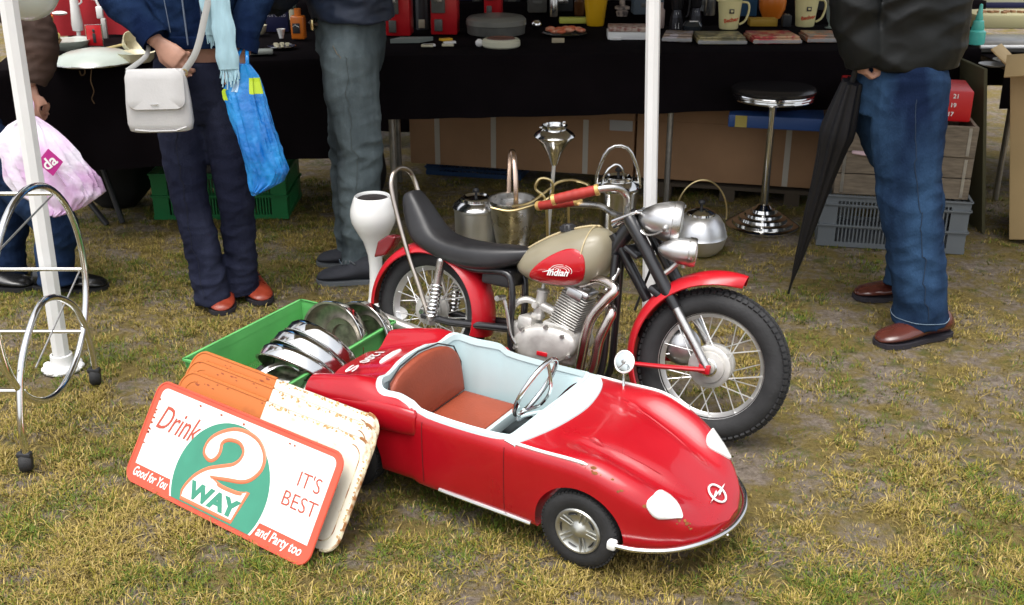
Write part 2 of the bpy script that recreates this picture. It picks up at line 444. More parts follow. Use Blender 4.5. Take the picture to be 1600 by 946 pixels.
for mod in [body.modifiers.new('bev', 'BEVEL')]:
    mod.width = .003; mod.segments = 2; mod.limit_method = 'ANGLE'; mod.angle_limit = R(55)
# rear wing bulges with their blunt scoops facing forward
for sy in (-1, 1):
    m = MB(); rings = []
    for x, ry, rz, zc in ((-.441, .010, .012, .247), (-.443, .024, .026, .247), (-.450, .030, .034, .246), (-.50, .030, .038, .243), (-.58, .028, .038, .238), (-.68, .024, .034, .226), (-.75, .016, .026, .216), (-.795, .006, .012, .21)):
        c = CW + sy * (CW - .009); ry = ry * .5
        rings.append([Vector((x, c + ry * math.copysign(abs(math.cos(a)) ** .8, math.cos(a)), zc + rz * math.sin(a))) for a in [2 * PI * i / 20 for i in range(20)]])
    m.rings(rings); m.build('rear_wing', RED, car)
TUB = mat('pale_blue_enamel', (0.50, 0.66, 0.68), 0.35, coat=0.3, var=0.05, vscale=6)
TRIMW = mat('pale_trim_enamel', (0.56, 0.69, 0.70), 0.3, coat=0.3, var=0.03)
# cockpit lining: walls only, with a dark floor pan beneath
m = MB(); top = [Vector((x, y, carZ(x, y) - .001)) for x, y in cin_s]; cc = Vector((-.38, .22, 0))
def shrink(p, k, z): q = cc + (Vector((p.x, p.y, 0)) - cc) * k; return Vector((q.x, q.y, z))
zl = lambda p: .105 if p.x < -.36 else lerp(.105, .250, smooth(-.36, -.19, p.x))
m.rings([top, [shrink(p, .985, p.z - .01) for p in top], [shrink(p, .96, lerp(p.z, zl(p), .6)) for p in top], [shrink(p, .94, zl(p)) for p in top]], cap=(False, False))
m.build('cockpit_lining', TUB, car)
m = MB(); m.prism([shrink(p, 1.02, 0)[:2] for p in top[::2]], .094, .100); m.build('floor_pan', BLACK, car)
# pale rolled rim round the opening and the crescent dash top
m = MB(); n_ = len(cin_s); r0, r1, r2, r3 = [], [], [], []
for i, (x, y) in enumerate(cin_s):
    a = Vector(cin_s[i - 1]); b_ = Vector(cin_s[(i + 1) % n_]); t = (b_ - a).normalized(); nn = Vector((t.y, -t.x))
    if nn.dot(Vector((x, y)) - Vector((-.38, .22))) < 0: nn = -nn
    w = .009 if x > -.46 else .013
    ox, oy = x + nn.x * w, min(.438, max(.004, y + nn.y * w))
    ix, iy = x - nn.x * .006, y - nn.y * .006
    z = carZ(x, y)
    r0.append(Vector((ix, iy, z - .010))); r1.append(Vector((ix + nn.x * .003, iy + nn.y * .003, z + .005)))
    r2.append(Vector((lerp(x, ox, .7), lerp(y, oy, .7), max(carZ(lerp(x, ox, .7), lerp(y, oy, .7)), z - .012) + .0055))); r3.append(Vector((ox, oy, carZ(ox, oy) - .002)))
m.rings([r0, r1, r2, r3], cap=(False, False)); m.build('cockpit_rim', TRIMW, car)
outc = spline([(-.170, .008, 0), (-.143, .05, 0), (-.116, .124, 0), (-.101, .22, 0), (-.107, .30, 0), (-.128, .375, 0), (-.165, .425, 0)], 6)
inc = spline([(-.20, .012, 0), (-.192, .05, 0), (-.182, .124, 0), (-.174, .22, 0), (-.178, .30, 0), (-.186, .375, 0), (-.205, .430, 0)], 6)
m = MB(); g = []
for a, b_ in zip(inc, outc):
    g.append([Vector((lerp(a.x, b_.x, t), lerp(a.y, b_.y, t), carZ(lerp(a.x, b_.x, t), lerp(a.y, b_.y, t)) + (.004 if 0 < t < 1 else -.002))) for t in (0, .03, .25, .5, .75, .97, 1)])
m.rings(g, closed=False); m.build('dash_crescent', TRIMW, car)
# bright side mouldings running on from the rim
def on_body(pts, dz=.002): return [Vector((x, y, carZ(x, y) + dz)) for x, y in pts]
m = MB(); m.tube(on_body([(lerp(-.17, .015, i / 14), lerp(.014, .013, (i / 14) ** 1.5)) for i in range(15)], .001), [.0042] * 14 + [.002], n=8); m.build('side_moulding', WHITEG, car)
m = MB(); m.tube(on_body([(lerp(-.17, .095, i / 18), lerp(.426, .410, (i / 18) ** 1.4)) for i in range(19)], .001), [.0042] * 18 + [.002], n=8); m.build('side_moulding', WHITEG, car)
for sy in (0, 1):
    y = .005 if sy == 0 else .433
    m = MB(); m.tube([(-.381, y, .084), (-.30, y, .081), (-.123, y, .075)], .0055, n=8); m.build('sill_strip', CHROME, car)
# seat
BR = mat('brick_leatherette', (0.27, 0.052, 0.022), 0.55, var=0.12, vscale=12, bump=0.12, bscale=160)
def pad(poly, thick, M, name):
    m = MB(); P_ = [Vector((a, b, 0)) for a, b in poly]; c = sum(P_, Vector()) / len(P_)
    rg = []
    for k, z in ((1.0, 0), (1.0, thick * .55), (.97, thick * .85), (.90, thick), (.6, thick * 1.12), (.2, thick * 1.17)):
        rg.append([c + (p - c) * k + Vector((0, 0, z)) for p in P_])
    m.rings(rg, M=M); o = m.build(name, BR, car); return o
sp = [(p.x, p.y) for p in spline([(-.16, 0, 0), (-.162, .07, 0), (-.150, .115, 0), (-.10, .150, 0), (0, .165, 0), (.10, .150, 0), (.150, .115, 0), (.162, .07, 0), (.16, 0, 0)], 4)]
pad(sp, .018, basis((-.560, .215, .152), (0, 1, 0), (-.16, 0, 1)), 'seat_back')
pad([(-.165, -.085), (.165, -.085), (.165, .085), (-.165, .085)], .016, basis((-.468, .215, .137), (0, 1, 0), (-1, 0, 0)), 'seat_cushion')
m = MB(); m.tube(on_body([(0, 0)]) and [(-.567, .05, .155), (-.562, .052, .24), (-.575, .075, .292), (-.582, .13, .314), (-.585, .215, .323), (-.582, .30, .314), (-.572, .36, .285), (-.562, .378, .235), (-.560, .378, .155)], .0022, n=6); m.build('seat_piping', BLACKP, car)
m = MB(); m.bbox((-.378, .215, .132), (.014, .33, .034), .004); m.build('seat_front_bar', TRIMW, car)
# steering wheel and its column
sc_ = Vector((-.222, .195, .322)); tau = R(24); up_ = Vector((math.sin(tau), 0, math.cos(tau))); lat = Vector((0, 1, 0)); nm = up_.cross(lat)
m = MB(); m.tube([sc_ + (lat * math.cos(a) + up_ * math.sin(a)) * .082 for a in [2 * PI * i / 40 for i in range(40)]], .0062, n=10, loop=True)
sw = m.build('steering_wheel', CHROME, car)
m = MB(); m.tube(spline([sc_ - up_ * .082, sc_ - up_ * .066 + Vector((.012, 0, -.004)), sc_ - up_ * .03 + Vector((.030, 0, -.012)), sc_ + up_ * .02 + Vector((.034, 0, -.01)), sc_ + up_ * .082], 5), .0042, n=8); m.build('spoke', CHROME, sw)
m = MB(); m.tube(spline([sc_ - up_ * .076, (-.255, .17, .235), (-.235, .17, .252), (-.20, .19, .262), (-.165, .20, .268)], 6), .0052, n=8); m.ball((-.205, .205, .225), .006); m.build('steering_column', TRIMW, car)
# wing mirror on the far side
m = MB(); mp = Vector((-.085, .405, .262)); mh = Vector((-.083, .405, .338)); mn = Vector((-.15, -.85, .38)).normalized()
m.lathe([(0, 0), (.008, 0), (.007, .004), (.0035, .008), (.003, .075)], mp - Vector((0, 0, 0)), (0, 0, 1), n=12)
mm = m.build('wing_mirror', CHROME, car)
m = MB(); m.lathe([(0, -.010), (.012, -.010), (.024, -.004), (.029, .002), (.0295, .005), (.027, .007), (.025, .0055)], mh, mn, n=32); m.build('mirror_rim', WHITEG, mm)
m = MB(); m.lathe([(.0255, .0050), (.015, .0066), (0, .0072)], mh, mn, n=32); m.build('mirror_glass', mat('mirror_glass', (.85, .9, .9), .05, 1.0), mm)
m = MB(); m.lathe([(0, 0), (.006, .0), (.005, .009), (0, .010)], mh + mn * .002, mn, n=12); m.build('mirror_boss', STEEL, mm)
# front bumper
def bump_y(t): return lerp(-.016, .456, t)
bp_ = spline([(.098, -.012, .103), (.150, -.002, .103), (.215, .035, .104), (.265, .095, .106), (.293, .16, .107), (.301, .222, .108), (.293, .284, .107), (.265, .349, .106), (.215, .409, .104), (.150, .446, .103), (.098, .456, .103)], 5)
m = MB(); m.tube(bp_, .0075, n=12, flat=.8); bo = m.build('front_bumper', CHROME, car)
for e in (bp_[0], bp_[-1]):
    m = MB(); m.bbox(e + Vector((-.004, 0, 0)), (.022, .022, .022), .006); m.build('bumper_end', WHITEG, bo)
m = MB(); m.cyl((.262, .18, .106), (.297, .158, .100), .0025, n=8); m.ball((.298, .158, .1), .0042, 8, 6); m.build('bumper_bolt', CHROME, bo)
# headlamp covers
HLW = mat('lamp_white', (0.83, 0.83, 0.81), 0.18, coat=0.4)
def px_local(u, v, z):
    c, s = math.cos(R(-31)), math.sin(R(-31)); g = G(u, v, z) - Vector((.147, 2.088, 0)); return (g.x * c + g.y * s, -g.x * s + g.y * c)
def surf_patch(poly, dome, k=6):
    m = MB(); n = len(poly); c = Vector((sum(p[0] for p in poly) / n, sum(p[1] for p in poly) / n))
    rg = []
    for i, (t, h) in enumerate(((1.0, -.004), (1.0, .002), (.97, .5 * dome + .002), (.88, .8 * dome + .002), (.65, dome), (.3, dome * 1.15), (.02, dome * 1.2))):
        r_ = []
        for p in poly:
            q = c + (Vector(p) - c) * t; r_.append(Vector((q.x, q.y, carZ(q.x, q.y))) + carN(q.x, q.y) * h)
        rg.append(r_)
    m.rings(rg); return m
def car_local(u, v):
    z = .2
    for _ in range(25):
        x, y = px_local(u, v, z); z = lerp(z, carZ(min(.28, max(-.8, x)), min(.43, max(.005, y))), .5)
    return x, y
hl = [car_local(u, v) for u, v in ((1030, 768), (1020, 774), (1010, 790), (1013, 801), (1029, 812), (1057, 818), (1066, 808), (1057, 787), (1042, 774))]
hl = [(p.x, p.y) for p in spline([(a, b_, 0) for a, b_ in hl], 4, loop=True)]
surf_patch(hl, .006).build('headlamp', HLW, car)
surf_patch([(a, 2 * CW - b_ - .004) for a, b_ in reversed(hl)], .006).build('headlamp', HLW, car)
# round badge with a bolt across it
bx, by = .243, .222; bN = carN(bx, by); bY = Vector((0, 1, 0)); bX = bN.cross(bY) * -1; bX = bY.cross(bN)
bc = Vector((bx, by, carZ(bx, by))) + bN * .004
m = MB(); m.tube([bc + (bY * math.cos(a) * .024 + bX * math.sin(a) * .0235) for a in [2 * PI * i / 32 for i in range(32)]], .0026, n=8, loop=True)
bolt = [(-.036, .001), (-.004, .0055), (-.010, -.0005), (.036, -.001), (.004, -.0055), (.010, .0005)]
bolt = [(-.044, -.001), (.001, .0065), (-.004, .0014), (.044, .001), (-.001, -.0065), (.004, -.0014)]
m.prism(bolt, -.001, .004, M=Matrix((bY, -bX, bN)).transposed().to_4x4() if False else basis(bc, bY, -bX))
m.build('bonnet_badge', WHITEG, car)
# lettering and slim plate on the tail deck
tN = carN(-.735, .19); tc_ = Vector((-.735, .185, carZ(-.735, .185))) + tN * .0035
text('1200', .060, WHITEG, car, basis(tc_ + Vector((0, .030, 0)), (0, -1, 0), (1, 0, 0), tN), shear=.35, bold=.0006, name='tail_lettering', sx=.72)
text('S', .088, WHITEG, car, basis(tc_ + Vector((-.004, -.046, -.001)), (0, -1, 0), (1, 0, 0), carN(-.735, .14)), shear=.35, bold=.0006, name='tail_lettering')
m = surf_patch([(-.668 + .011 * math.cos(a), .205 + .046 * math.sin(a)) for a in [2 * PI * i / 24 for i in range(24)]], .004); m.build('tail_plate', WHITEG, car)
# pressed crease lines on the bonnet and the door shut lines
for sy in (-1, 1):
    for pts in ([(-.06 + .2 * t, sy * lerp(.108, .075, t)) for t in [i / 12 for i in range(13)]],):
        m = MB(); m.tube([Vector((x, CW + y, carZ(x, CW + y) - .0012)) for x, y in pts], [.0005] + [.0024] * 11 + [.0005], n=8); m.build('bonnet_crease', RED, car)
    for (x, y) in ((-.045, .10),):
        m = MB(); pts = [Vector((x + .05 * t, CW + sy * (y + .004 * t), carZ(x + .05 * t, CW + sy * (y + .004 * t)) - .003 + .003 * math.sin(PI * t))) for t in [i / 8 for i in range(9)]]
        m.tube(pts, [.002, .004, .0058, .0068, .007, .0066, .0055, .004, .002], n=8); m.build('bonnet_louvre', RED, car)
SEAM = mat('seam_dark', (0.12, 0.004, 0.006), 0.6)
for x in (-.425, -.195):
    hw, zt, zs, zb = cpar(x)
    m = MB(); m.tube([Vector((x, CW - .002 - y - .0003, z)) for y, z in car_section(x)[5:12]], .0011, n=6); m.build('door_seam', SEAM, car)
# chips and rust along the nose
RUST = mat('rust_chip', (0.22, 0.085, 0.02), 0.9, var=.4, vscale=60)
rnd = random.Random(4)
m = MB()
for i in range(26):
    x = rnd.choice([rnd.uniform(.15, .25), rnd.uniform(.0, .12)]); hw = cpar(x)[0]; y = CW - hw * rnd.uniform(.93, .99)
    c = Vector((x, y, carZ(x, y))); nn = carN(x, y); s_ = rnd.uniform(.0012, .004)
    m.lathe([(s_, .0006), (0, .0009)], c, nn, n=7, sx=rnd.uniform(.6, 2.2))
m.build('rust_chips', RUST, car); car.children[-1]['kind'] = 'stuff'
# wheels
def car_wheel(name='wheel'):
    root = MB()
    prof = [(.055, -.020), (.060, -.024), (.075, -.026), (.088, -.024), (.094, -.018), (.097, -.008), (.097, .008), (.094, .018), (.088, .024), (.075, .026), (.060, .024), (.055, .020)]
    root.lathe(prof, (0, 0, 0), (0, 1, 0), n=56)
    for i in range(56):
        a = 2 * PI * i / 56
        for s_ in (-1, 1):
            M = Matrix.Rotation(a, 4, 'Y'); root.box((0, s_ * .0155 * 1, .0945), (.0065, .010, .005), M)
    return root.mesh('tyre', RUBBER)
tyre_me = car_wheel()
HUB = mat('dull_silver_hub', (0.50, 0.50, 0.46), 0.36, 0.85, var=0.15, vscale=30, rvar=.1)
mh_ = MB(); mh_.lathe([(.056, -.018), (.0575, -.024), (.055, -.0275), (.051, -.0275), (.047, -.0235), (.035, -.0185), (.024, -.0175), (.019, -.0205), (.012, -.0275), (0, -.0295)], (0, 0, 0), (0, 1, 0), n=48)
mh_.lathe([(.056, .018), (.040, .02), (0, .02)], (0, 0, 0), (0, 1, 0), n=32); hub_me = mh_.mesh('hubcap', HUB)
rb = MB()
for i in range(5):
    for k in (-1, 1):
        M = Matrix.Rotation(2 * PI * i / 5 + .3, 4, 'Y') @ Matrix.Rotation(k * .0, 4, 'Y')
        rb.tube([(k * .0045, -.0195, .020), (k * .0052, -.0225, .035), (k * .006, -.0265, .049)], [.0015, .0026, .0022], n=6, M=M)
rib_me = rb.mesh('hub_ribs', HUB)
sl = MB()
for i in range(5):
    M = Matrix.Rotation(2 * PI * (i + .5) / 5 + .3, 4, 'Y')
    pts = [(.043 * math.sin(a), -.0232, .043 * math.cos(a)) for a in [-.26, -.13, 0, .13, .26]]
    sl.tube(pts, [.002, .0035, .0038, .0035, .002], n=6, flat=.5, M=M)
slot_me = sl.mesh('hub_slots', BLACKP)
for (wx, wy, fl) in ((0, .026, 0), (0, .414, 1), (-.672, .036, 0), (-.672, .404, 1)):
    w = link('wheel', tyre_me, car); w.location = (wx, wy, .097); w.rotation_euler = (0, 0.4 * wx, PI if fl else 0)
    for nm_, me in (('hubcap', hub_me), ('hub_ribs', rib_me), ('hub_slots', slot_me)): link(nm_, me, w)
for wx in (0, -.672):
    MB().cyl((wx, .04, .097), (wx, .40, .097), .006, n=10).build('axle', STEEL, car)
# ------------------------------------------------------------------ the child-size motorcycle
def lean_rot(yaw, lean):
    y, l_ = R(yaw), R(lean); X = Vector((math.cos(y), math.sin(y), 0)); h = Vector((-math.sin(y), math.cos(y), 0)); Z0 = Vector((0, 0, 1))
    Y = h * math.cos(l_) - Z0 * math.sin(l_); Z = h * math.sin(l_) + Z0 * math.cos(l_)
    return Matrix((X, Y, Z)).transposed().to_quaternion()
bike = thing('motorcycle', 'small red and tan vintage motorcycle with long black seat, leaning behind the pedal car', 'motorcycle', (-.276, 3.141, -.0345), rot=lean_rot(-30, 12)); bike.scale = (1.023,) * 3
REDM = mat('red_mudguard', (0.46, 0.006, 0.014), 0.36, coat=0.3, var=0.12, vscale=8, rvar=.08)
SPK = mat('zinc_spoke', (.80, .80, .78), .35, .7); RIMM = mat('rim_alloy', (.80, .80, .79), .32, .9, var=.06)
def spoked_wheel(Rt, rt, Rr, parent, loc, steer, hubr):
    w = link('wheel', None, parent); w.location = loc; w.rotation_euler = (0, 0, R(steer)); w.empty_display_size = .05
    m = MB(); n = 64; c = Rt - rt
    m.tube([(c * math.cos(2*PI*i/n), 0, c * math.sin(2*PI*i/n)) for i in range(n)], rt, n=18, loop=True, flat=1.0)
    m.build('tyre', RUBBER, w)
    blk = MB()
    for i in range(72):
        a = 2 * PI * i / 72
        for k, off in ((-.62, 0), (0, .5), (.62, 0)):
            M = Matrix.Rotation(a + off * 2 * PI / 72, 4, 'Y')
            q = k * 1.0
            blk.box((0, rt * math.sin(q), c + rt * math.cos(q) * 1.0 - .0005), (.0120, .0140, .0105), M, rot=Matrix.Rotation(-q, 4, 'X'))
    o = blk.build('tread', RUBBER, w, smooth=0); o['kind'] = 'stuff'
    m = MB(); hw = rt * .62
    prof = [(Rr + .004, -hw), (Rr + .012, -hw * 1.10), (Rr + .009, -hw * 1.05), (Rr + .000, -hw * .86), (Rr - .002, -hw * .55), (Rr - .014, 0), (Rr - .002, hw * .55), (Rr + .008, hw * .8), (Rr + .010, hw * 1.02), (Rr + .004, hw)]
    prof = [(r, z) for r, z in prof]; prof2 = prof + [(r - .0045, z * .93) for r, z in reversed(prof)] + [prof[0]]
    m.lathe(prof2, (0, 0, 0), (0, 1, 0), n=64); m.build('rim', RIMM, w)
    sp = MB()
    ns = 26
    for i in range(ns):
        a = 2 * PI * i / ns; s_ = 1 if i % 2 else -1; tw = .55 if (i // 2) % 2 else -.55
        p0 = Vector((hubr * .82 * math.cos(a + tw), s_ * .026, hubr * .82 * math.sin(a + tw))); p1 = Vector(((Rr - .004) * math.cos(a), s_ * .004, (Rr - .004) * math.sin(a)))
        SP = MB(); SP.tube([p0, p1 * .9 + p0 * .1, p1], [.0018, .0018, .0032], n=5); SP.build('spoke', SPK, w)
    m = MB(); m.lathe([(0, -.046), (.012, -.046), (.013, -.038), (hubr * .5, -.036), (hubr * .72, -.034), (hubr * .74, -.028), (hubr * .95, -.028), (hubr, -.026), (hubr * 1.0, -.021), (hubr * .9, -.018), (hubr * .55, -.014), (hubr * .55, .014), (hubr * .95, .02), (hubr, .028), (hubr * .4, .034), (.01, .04), (0, .045)], (0, 0, 0), (0, 1, 0), n=40)
    m.build('hub', CAST, w)
    m = MB(); m.lathe([(hubr * .30, -.0375), (hubr * .36, -.0395), (hubr * .42, -.0375)], (0, 0, 0), (0, 1, 0), n=32); m.cyl((0, -.058, 0), (0, .058, 0), .006, n=12); m.lathe([(0, -.062), (.009, -.062), (.0105, -.056), (.0105, -.050)], (0, 0, 0), (0, 1, 0), n=6)
    m.build('axle', CHROME, w)
    return w
FW = Vector((.905, 0, .247)); RW = Vector((0, 0, .226)); ST = 4
spoked_wheel(.207, .033, .150, bike, FW, ST, .058)
spoked_wheel(.192, .030, .140, bike, RW, 0, .045)
def fender(center, rad, a0, a1, w, drop, steer=0, n=36, tip=None, flare=1.0):
    m = MB(); rings = []
    M = Matrix.Translation(center) @ Matrix.Rotation(R(steer), 4, 'Z')
    for i in range(n + 1):
        a = R(lerp(a0, a1, i / n)); k = 1.0
        if tip == 'front' and i < 6: k = lerp(.35, 1, (i / 6) ** .6)
        rr = rad + (.030 * ((1 - i / n) ** 1.3) * flare if tip == 'front' else 0)
        outer = []; inner = []
        for j in range(13):
            q = lerp(-1.25, 1.25, j / 12)
            y = w * k * math.sin(q); dz = drop * (math.cos(q) - 1)
            outer.append(Vector(((rr + dz) * math.cos(a), y, (rr + dz) * math.sin(a)))); inner.append(Vector(((rr + dz - .003) * math.cos(a), y * .96, (rr + dz - .003) * math.sin(a))))
        rings.append([M @ p for p in outer + inner[::-1]])
    m.rings(rings); return m
fender(FW, .234, 76, 205, .064, .044, ST, tip='front').build('front_mudguard', REDM, bike)
fender(RW, .214, -12, 186, .066, .046).build('rear_mudguard', REDM, bike)
Rs = Matrix.Translation(FW) @ Matrix.Rotation(R(ST), 4, 'Z')
for sy in (-1, 1):
    m = MB(); m.tube([Rs @ Vector((-.215, sy * .045, -.030)), Rs @ Vector((-.12, sy * .056, -.018)), Rs @ Vector((0, sy * .058, -.002))], [.009, .0105, .011], n=12, flat=.65); m.bbox(Rs @ Vector((-.004, sy * .058, 0)), (.032, .014, .026), .004); m.build('mudguard_stay', REDM, bike)
# tail lamp
m = MB(); m.prism([(-.222, .352), (-.212, .405), (-.175, .432), (-.145, .430), (-.160, .398), (-.182, .365)], -.022, .022, M=Matrix(((1, 0, 0, 0), (0, 0, 1, 0), (0, 1, 0, 0), (0, 0, 0, 1))))
o = m.build('tail_lamp', mat('dark_red_lens', (0.16, 0.012, 0.016), 0.25, coat=.5), bike, smooth=0); o.modifiers.new('b', 'BEVEL').width = .006; o.modifiers[-1].segments = 3
# sissy bar
sb = spline([(.040, -.062, .195), (-.010, -.064, .295), (-.060, -.065, .389), (-.110, -.065, .495), (-.143, -.064, .575), (-.153, -.056, .612), (-.157, -.035, .634), (-.160, 0, .642), (-.157, .035, .634), (-.150, .056, .612), (-.130, .064, .565), (-.075, .065, .44), (-.01, .064, .295), (.040, .062, .195)], 6)
MB().tube(sb, .0072, n=12).build('sissy_bar', mat('worn_chrome_tube', (.50, .44, .38), .28, 1.0, var=.15, vscale=20), bike)
# shocks with coil springs
for sy in (-1, 1):
    a = Vector((.036, sy * .060, .205)); b_ = Vector((.053, sy * .060, .392)); d = b_ - a; x, y, z = frame_z(d)
    m = MB(); m.cyl(a, a + d * .55, .0095, n=12); m.cyl(a + d * .5, b_, .0125, n=14); m.ball(b_, .0125, 12, 8); m.lathe([(.012, -.012), (.016, -.010), (.016, .004), (.010, .006)], a, d, n=14)
    sh = m.build('shock_absorber', CHROMED, bike)
    co = []; N = 9 * 12
    for i in range(N + 1):
        t = i / N; q = 2 * PI * 9 * t; co.append(a + d * lerp(.05, .62, t) + (x * math.cos(q) + y * math.sin(q)) * .0165)
    MB().tube(co, .0034, n=6).build('coil_spring', CHROME, sh)
# frame, swing arm
FB = mat('black_frame', (0.012, 0.012, 0.014), 0.28, coat=.4)
for sy in (-1, 1):
    MB().tube([(0.0, sy * .052, .215), (.10, sy * .052, .212), (.30, sy * .045, .232)], .012, n=12).build('swing_arm', FB, bike)
    MB().tube(spline([(.05, sy * .050, .40), (.16, sy * .045, .385), (.27, sy * .040, .39), (.295, sy * .040, .33), (.302, sy * .04, .22), (.33, sy * .04, .135), (.42, sy * .04, .115), (.55, sy * .04, .118), (.598, sy * .035, .155), (.600, sy * .028, .30), (.595, sy * .02, .50)], 6), .0105, n=12).build('frame_tube', FB, bike)
MB().tube([(.29, 0, .40), (.45, 0, .45), (.61, 0, .53)], .014, n=10).build('frame_tube', FB, bike)
MB().tube([(.575, 0, .50), (.640, 0, .62)], .024, n=16).build('steering_head', FB, bike)
MB().tube([(.575, -.01, .555), (.690, .02, .385)], .015, n=14).build('damper_tube', FB, bike)
# side panel between wheel and frame, battery box
m = MB(); m.bbox((.235, 0, .375), (.10, .085, .055), .01); m.build('seat_support', BLACKP, bike)
# engine
eng = link('engine', None, bike); eng.location = (.425, 0, .20); eng.empty_display_size = .03
def E_(m, name, mt=CAST, sm=40): return m.build(name, mt, eng, smooth=sm)
m = MB()
for sy in (-1, 1):
    rings = []
    for k, yy in ((1.0, .036), (1.0, .052), (.985, .060), (.93, .066), (.80, .070), (.5, .0725), (.02, .0735)):
        rings.append([Vector((.102 * k * math.cos(a) * (1 + .10 * math.sin(a)), sy * yy, .010 + .058 * k * math.sin(a) + .012 * math.cos(a))) for a in [2 * PI * i / 40 for i in range(40)]])
    m.rings(rings)
m.build('engine_cover', CAST, eng)
m = MB(); m.bbox((0, 0, .008), (.185, .082, .098), .018, seg=3); m.bbox((-.082, 0, .055), (.05, .08, .045), .01); m.bbox((.02, 0, .062), (.09, .078, .03), .008); E_(m, 'crankcase')
m = MB()
for (x, z) in ((-.07, .045), (.06, .05), (.085, -.005), (-.085, -.012), (.01, -.043), (.005, .066)):
    m.lathe([(0, -.078), (.0055, -.078), (.0065, -.074), (.0075, -.066)], (x, 0, z), (0, 1, 0), n=6)
E_(m, 'cover_screws', STEEL)['kind'] = 'stuff'
m = MB(); m.bbox((.004, -.0735, -.012), (.034, .004, .012), .0015); bd = E_(m, 'engine_badge', REDM)
text('JAWA', .0095, WHITEG, eng, basis((.004, -.0765, -.012), (1, 0, 0), (0, 0, 1)), bold=.0002) if False else None
# cylinder: inclined forward, stack of fins
cyd = Vector((.30, 0, .95)).normalized(); cb = Vector((.035, 0, .068))
cx1, cy1, cz1 = Vector((cyd.z, 0, -cyd.x)), Vector((0, 1, 0)), cyd
Mc = Matrix((cx1, cy1, cz1)).transposed().to_4x4(); Mc.translation = cb
m = MB(); m.cyl((0, 0, -.01), (0, 0, .125), .030, n=20, M=Mc); E_(m, 'cylinder', CAST)
for i in range(13):
    m = MB(); k = 1.0 if i < 9 else .97
    m.bbox((0, 0, .004 + i * .0080), (.086 * k, .080 * k, .0034), .002, M=Mc, seg=1); E_(m, 'cooling_fin', CAST)
m = MB(); m.bbox((0, 0, .116), (.084, .078, .024), .009, M=Mc, seg=3); m.lathe([(.022, 0), (.022, .008), (.012, .012), (0, .013)], Mc @ Vector((0, 0, .126)), cyd, n=20); m.bbox((.0, -.040, .108), (.05, .006, .026), .003, M=Mc); E_(m, 'cylinder_head', ALU)
m = MB(); m.cyl(Mc @ Vector((0, -.0, .13)), Mc @ Vector((-.004, -.0, .158)), .006, n=8); m.cyl(Mc @ Vector((-.004, 0, .155)), Mc @ Vector((-.012, 0, .172)), .008, n=8); E_(m, 'spark_plug', BLACKP)
# carburettor and intake
m = MB(); m.cyl((-.005, 0, .100), (-.055, 0, .112), .014, n=14); m.cyl((-.058, 0, .085), (-.052, 0, .150), .016, n=16); m.lathe([(.018, 0), (.018, .006), (.006, .012), (.004, .03)], (-.052, 0, .15), (0, 0, 1), n=16); m.cyl((-.060, -.03, .112), (-.060, .03, .112), .009, n=12); m.bbox((-.058, 0, .078), (.034, .034, .02), .006)
E_(m, 'carburettor', CAST)
m = MB(); m.tube(spline([(-.07, 0, .115), (-.10, -.01, .12), (-.13, -.02, .10), (-.14, -.02, .06)], 5), .010, n=10); m.bbox((-.105, -.015, .03), (.05, .04, .05), .01); E_(m, 'intake', CAST)
# gear box end and foot rests
m = MB(); m.tube([(-.02, -.02, -.06), (-.02, -.12, -.062)], .006, n=8); m.tube([(-.02, -.075, -.062), (-.02, -.135, -.062)], .011, n=12); E_(m, 'foot_rest', BLACKP)
m = MB(); m.tube(spline([(-.085, -.075, .0), (-.10, -.085, .03), (-.115, -.088, .09), (-.13, -.09, .13)], 5), .005, n=8); m.cyl((-.13, -.088, .13), (-.13, -.13, .132), .008, n=10); E_(m, 'kick_starter', CHROMED)
# exhaust
PIPE = mat('exhaust_chrome', (.58, .52, .48), .2, 1.0, var=.25, vscale=10, rvar=.1)
ex = link('exhaust', None, bike); ex.empty_display_size = .03
MB().tube(spline([(.50, -.02, .40), (.56, -.035, .425), (.620, -.055, .412), (.600, -.068, .375), (.565, -.072, .31), (.552, -.072, .20), (.545, -.072, .150), (.515, -.074, .118), (.45, -.076, .108), (.30, -.082, .125), (.12, -.086, .150)], 7), .0145, n=14).build('exhaust_pipe', PIPE, ex)
MB().tube(spline([(.55, .02, .365), (.59, -.02, .360), (.618, -.052, .345), (.612, -.060, .315), (.596, -.062, .26), (.590, -.062, .19), (.575, -.062, .14), (.54, -.064, .112), (.46, -.066, .092), (.34, -.07, .10)], 7), .0145, n=14).build('exhaust_pipe', PIPE, ex)
MB().tube([(.16, -.086, .146), (.10, -.087, .153), (.06, -.088, .160), (-.20, -.090, .196), (-.235, -.090, .200), (-.238, -.090, .2005)], [.012, .017, .020, .018, .017, .012], n=20).build('silencer', mat('dull_silencer', (.60, .58, .55), .38, .8, var=.15, vscale=14, rvar=.12), ex)
MB().tube(spline([(.59, -.045, .40), (.60, -.03, .43), (.605, -.01, .46)], 4), .0075, n=10).build('pipe_bracket', CHROMED, ex)
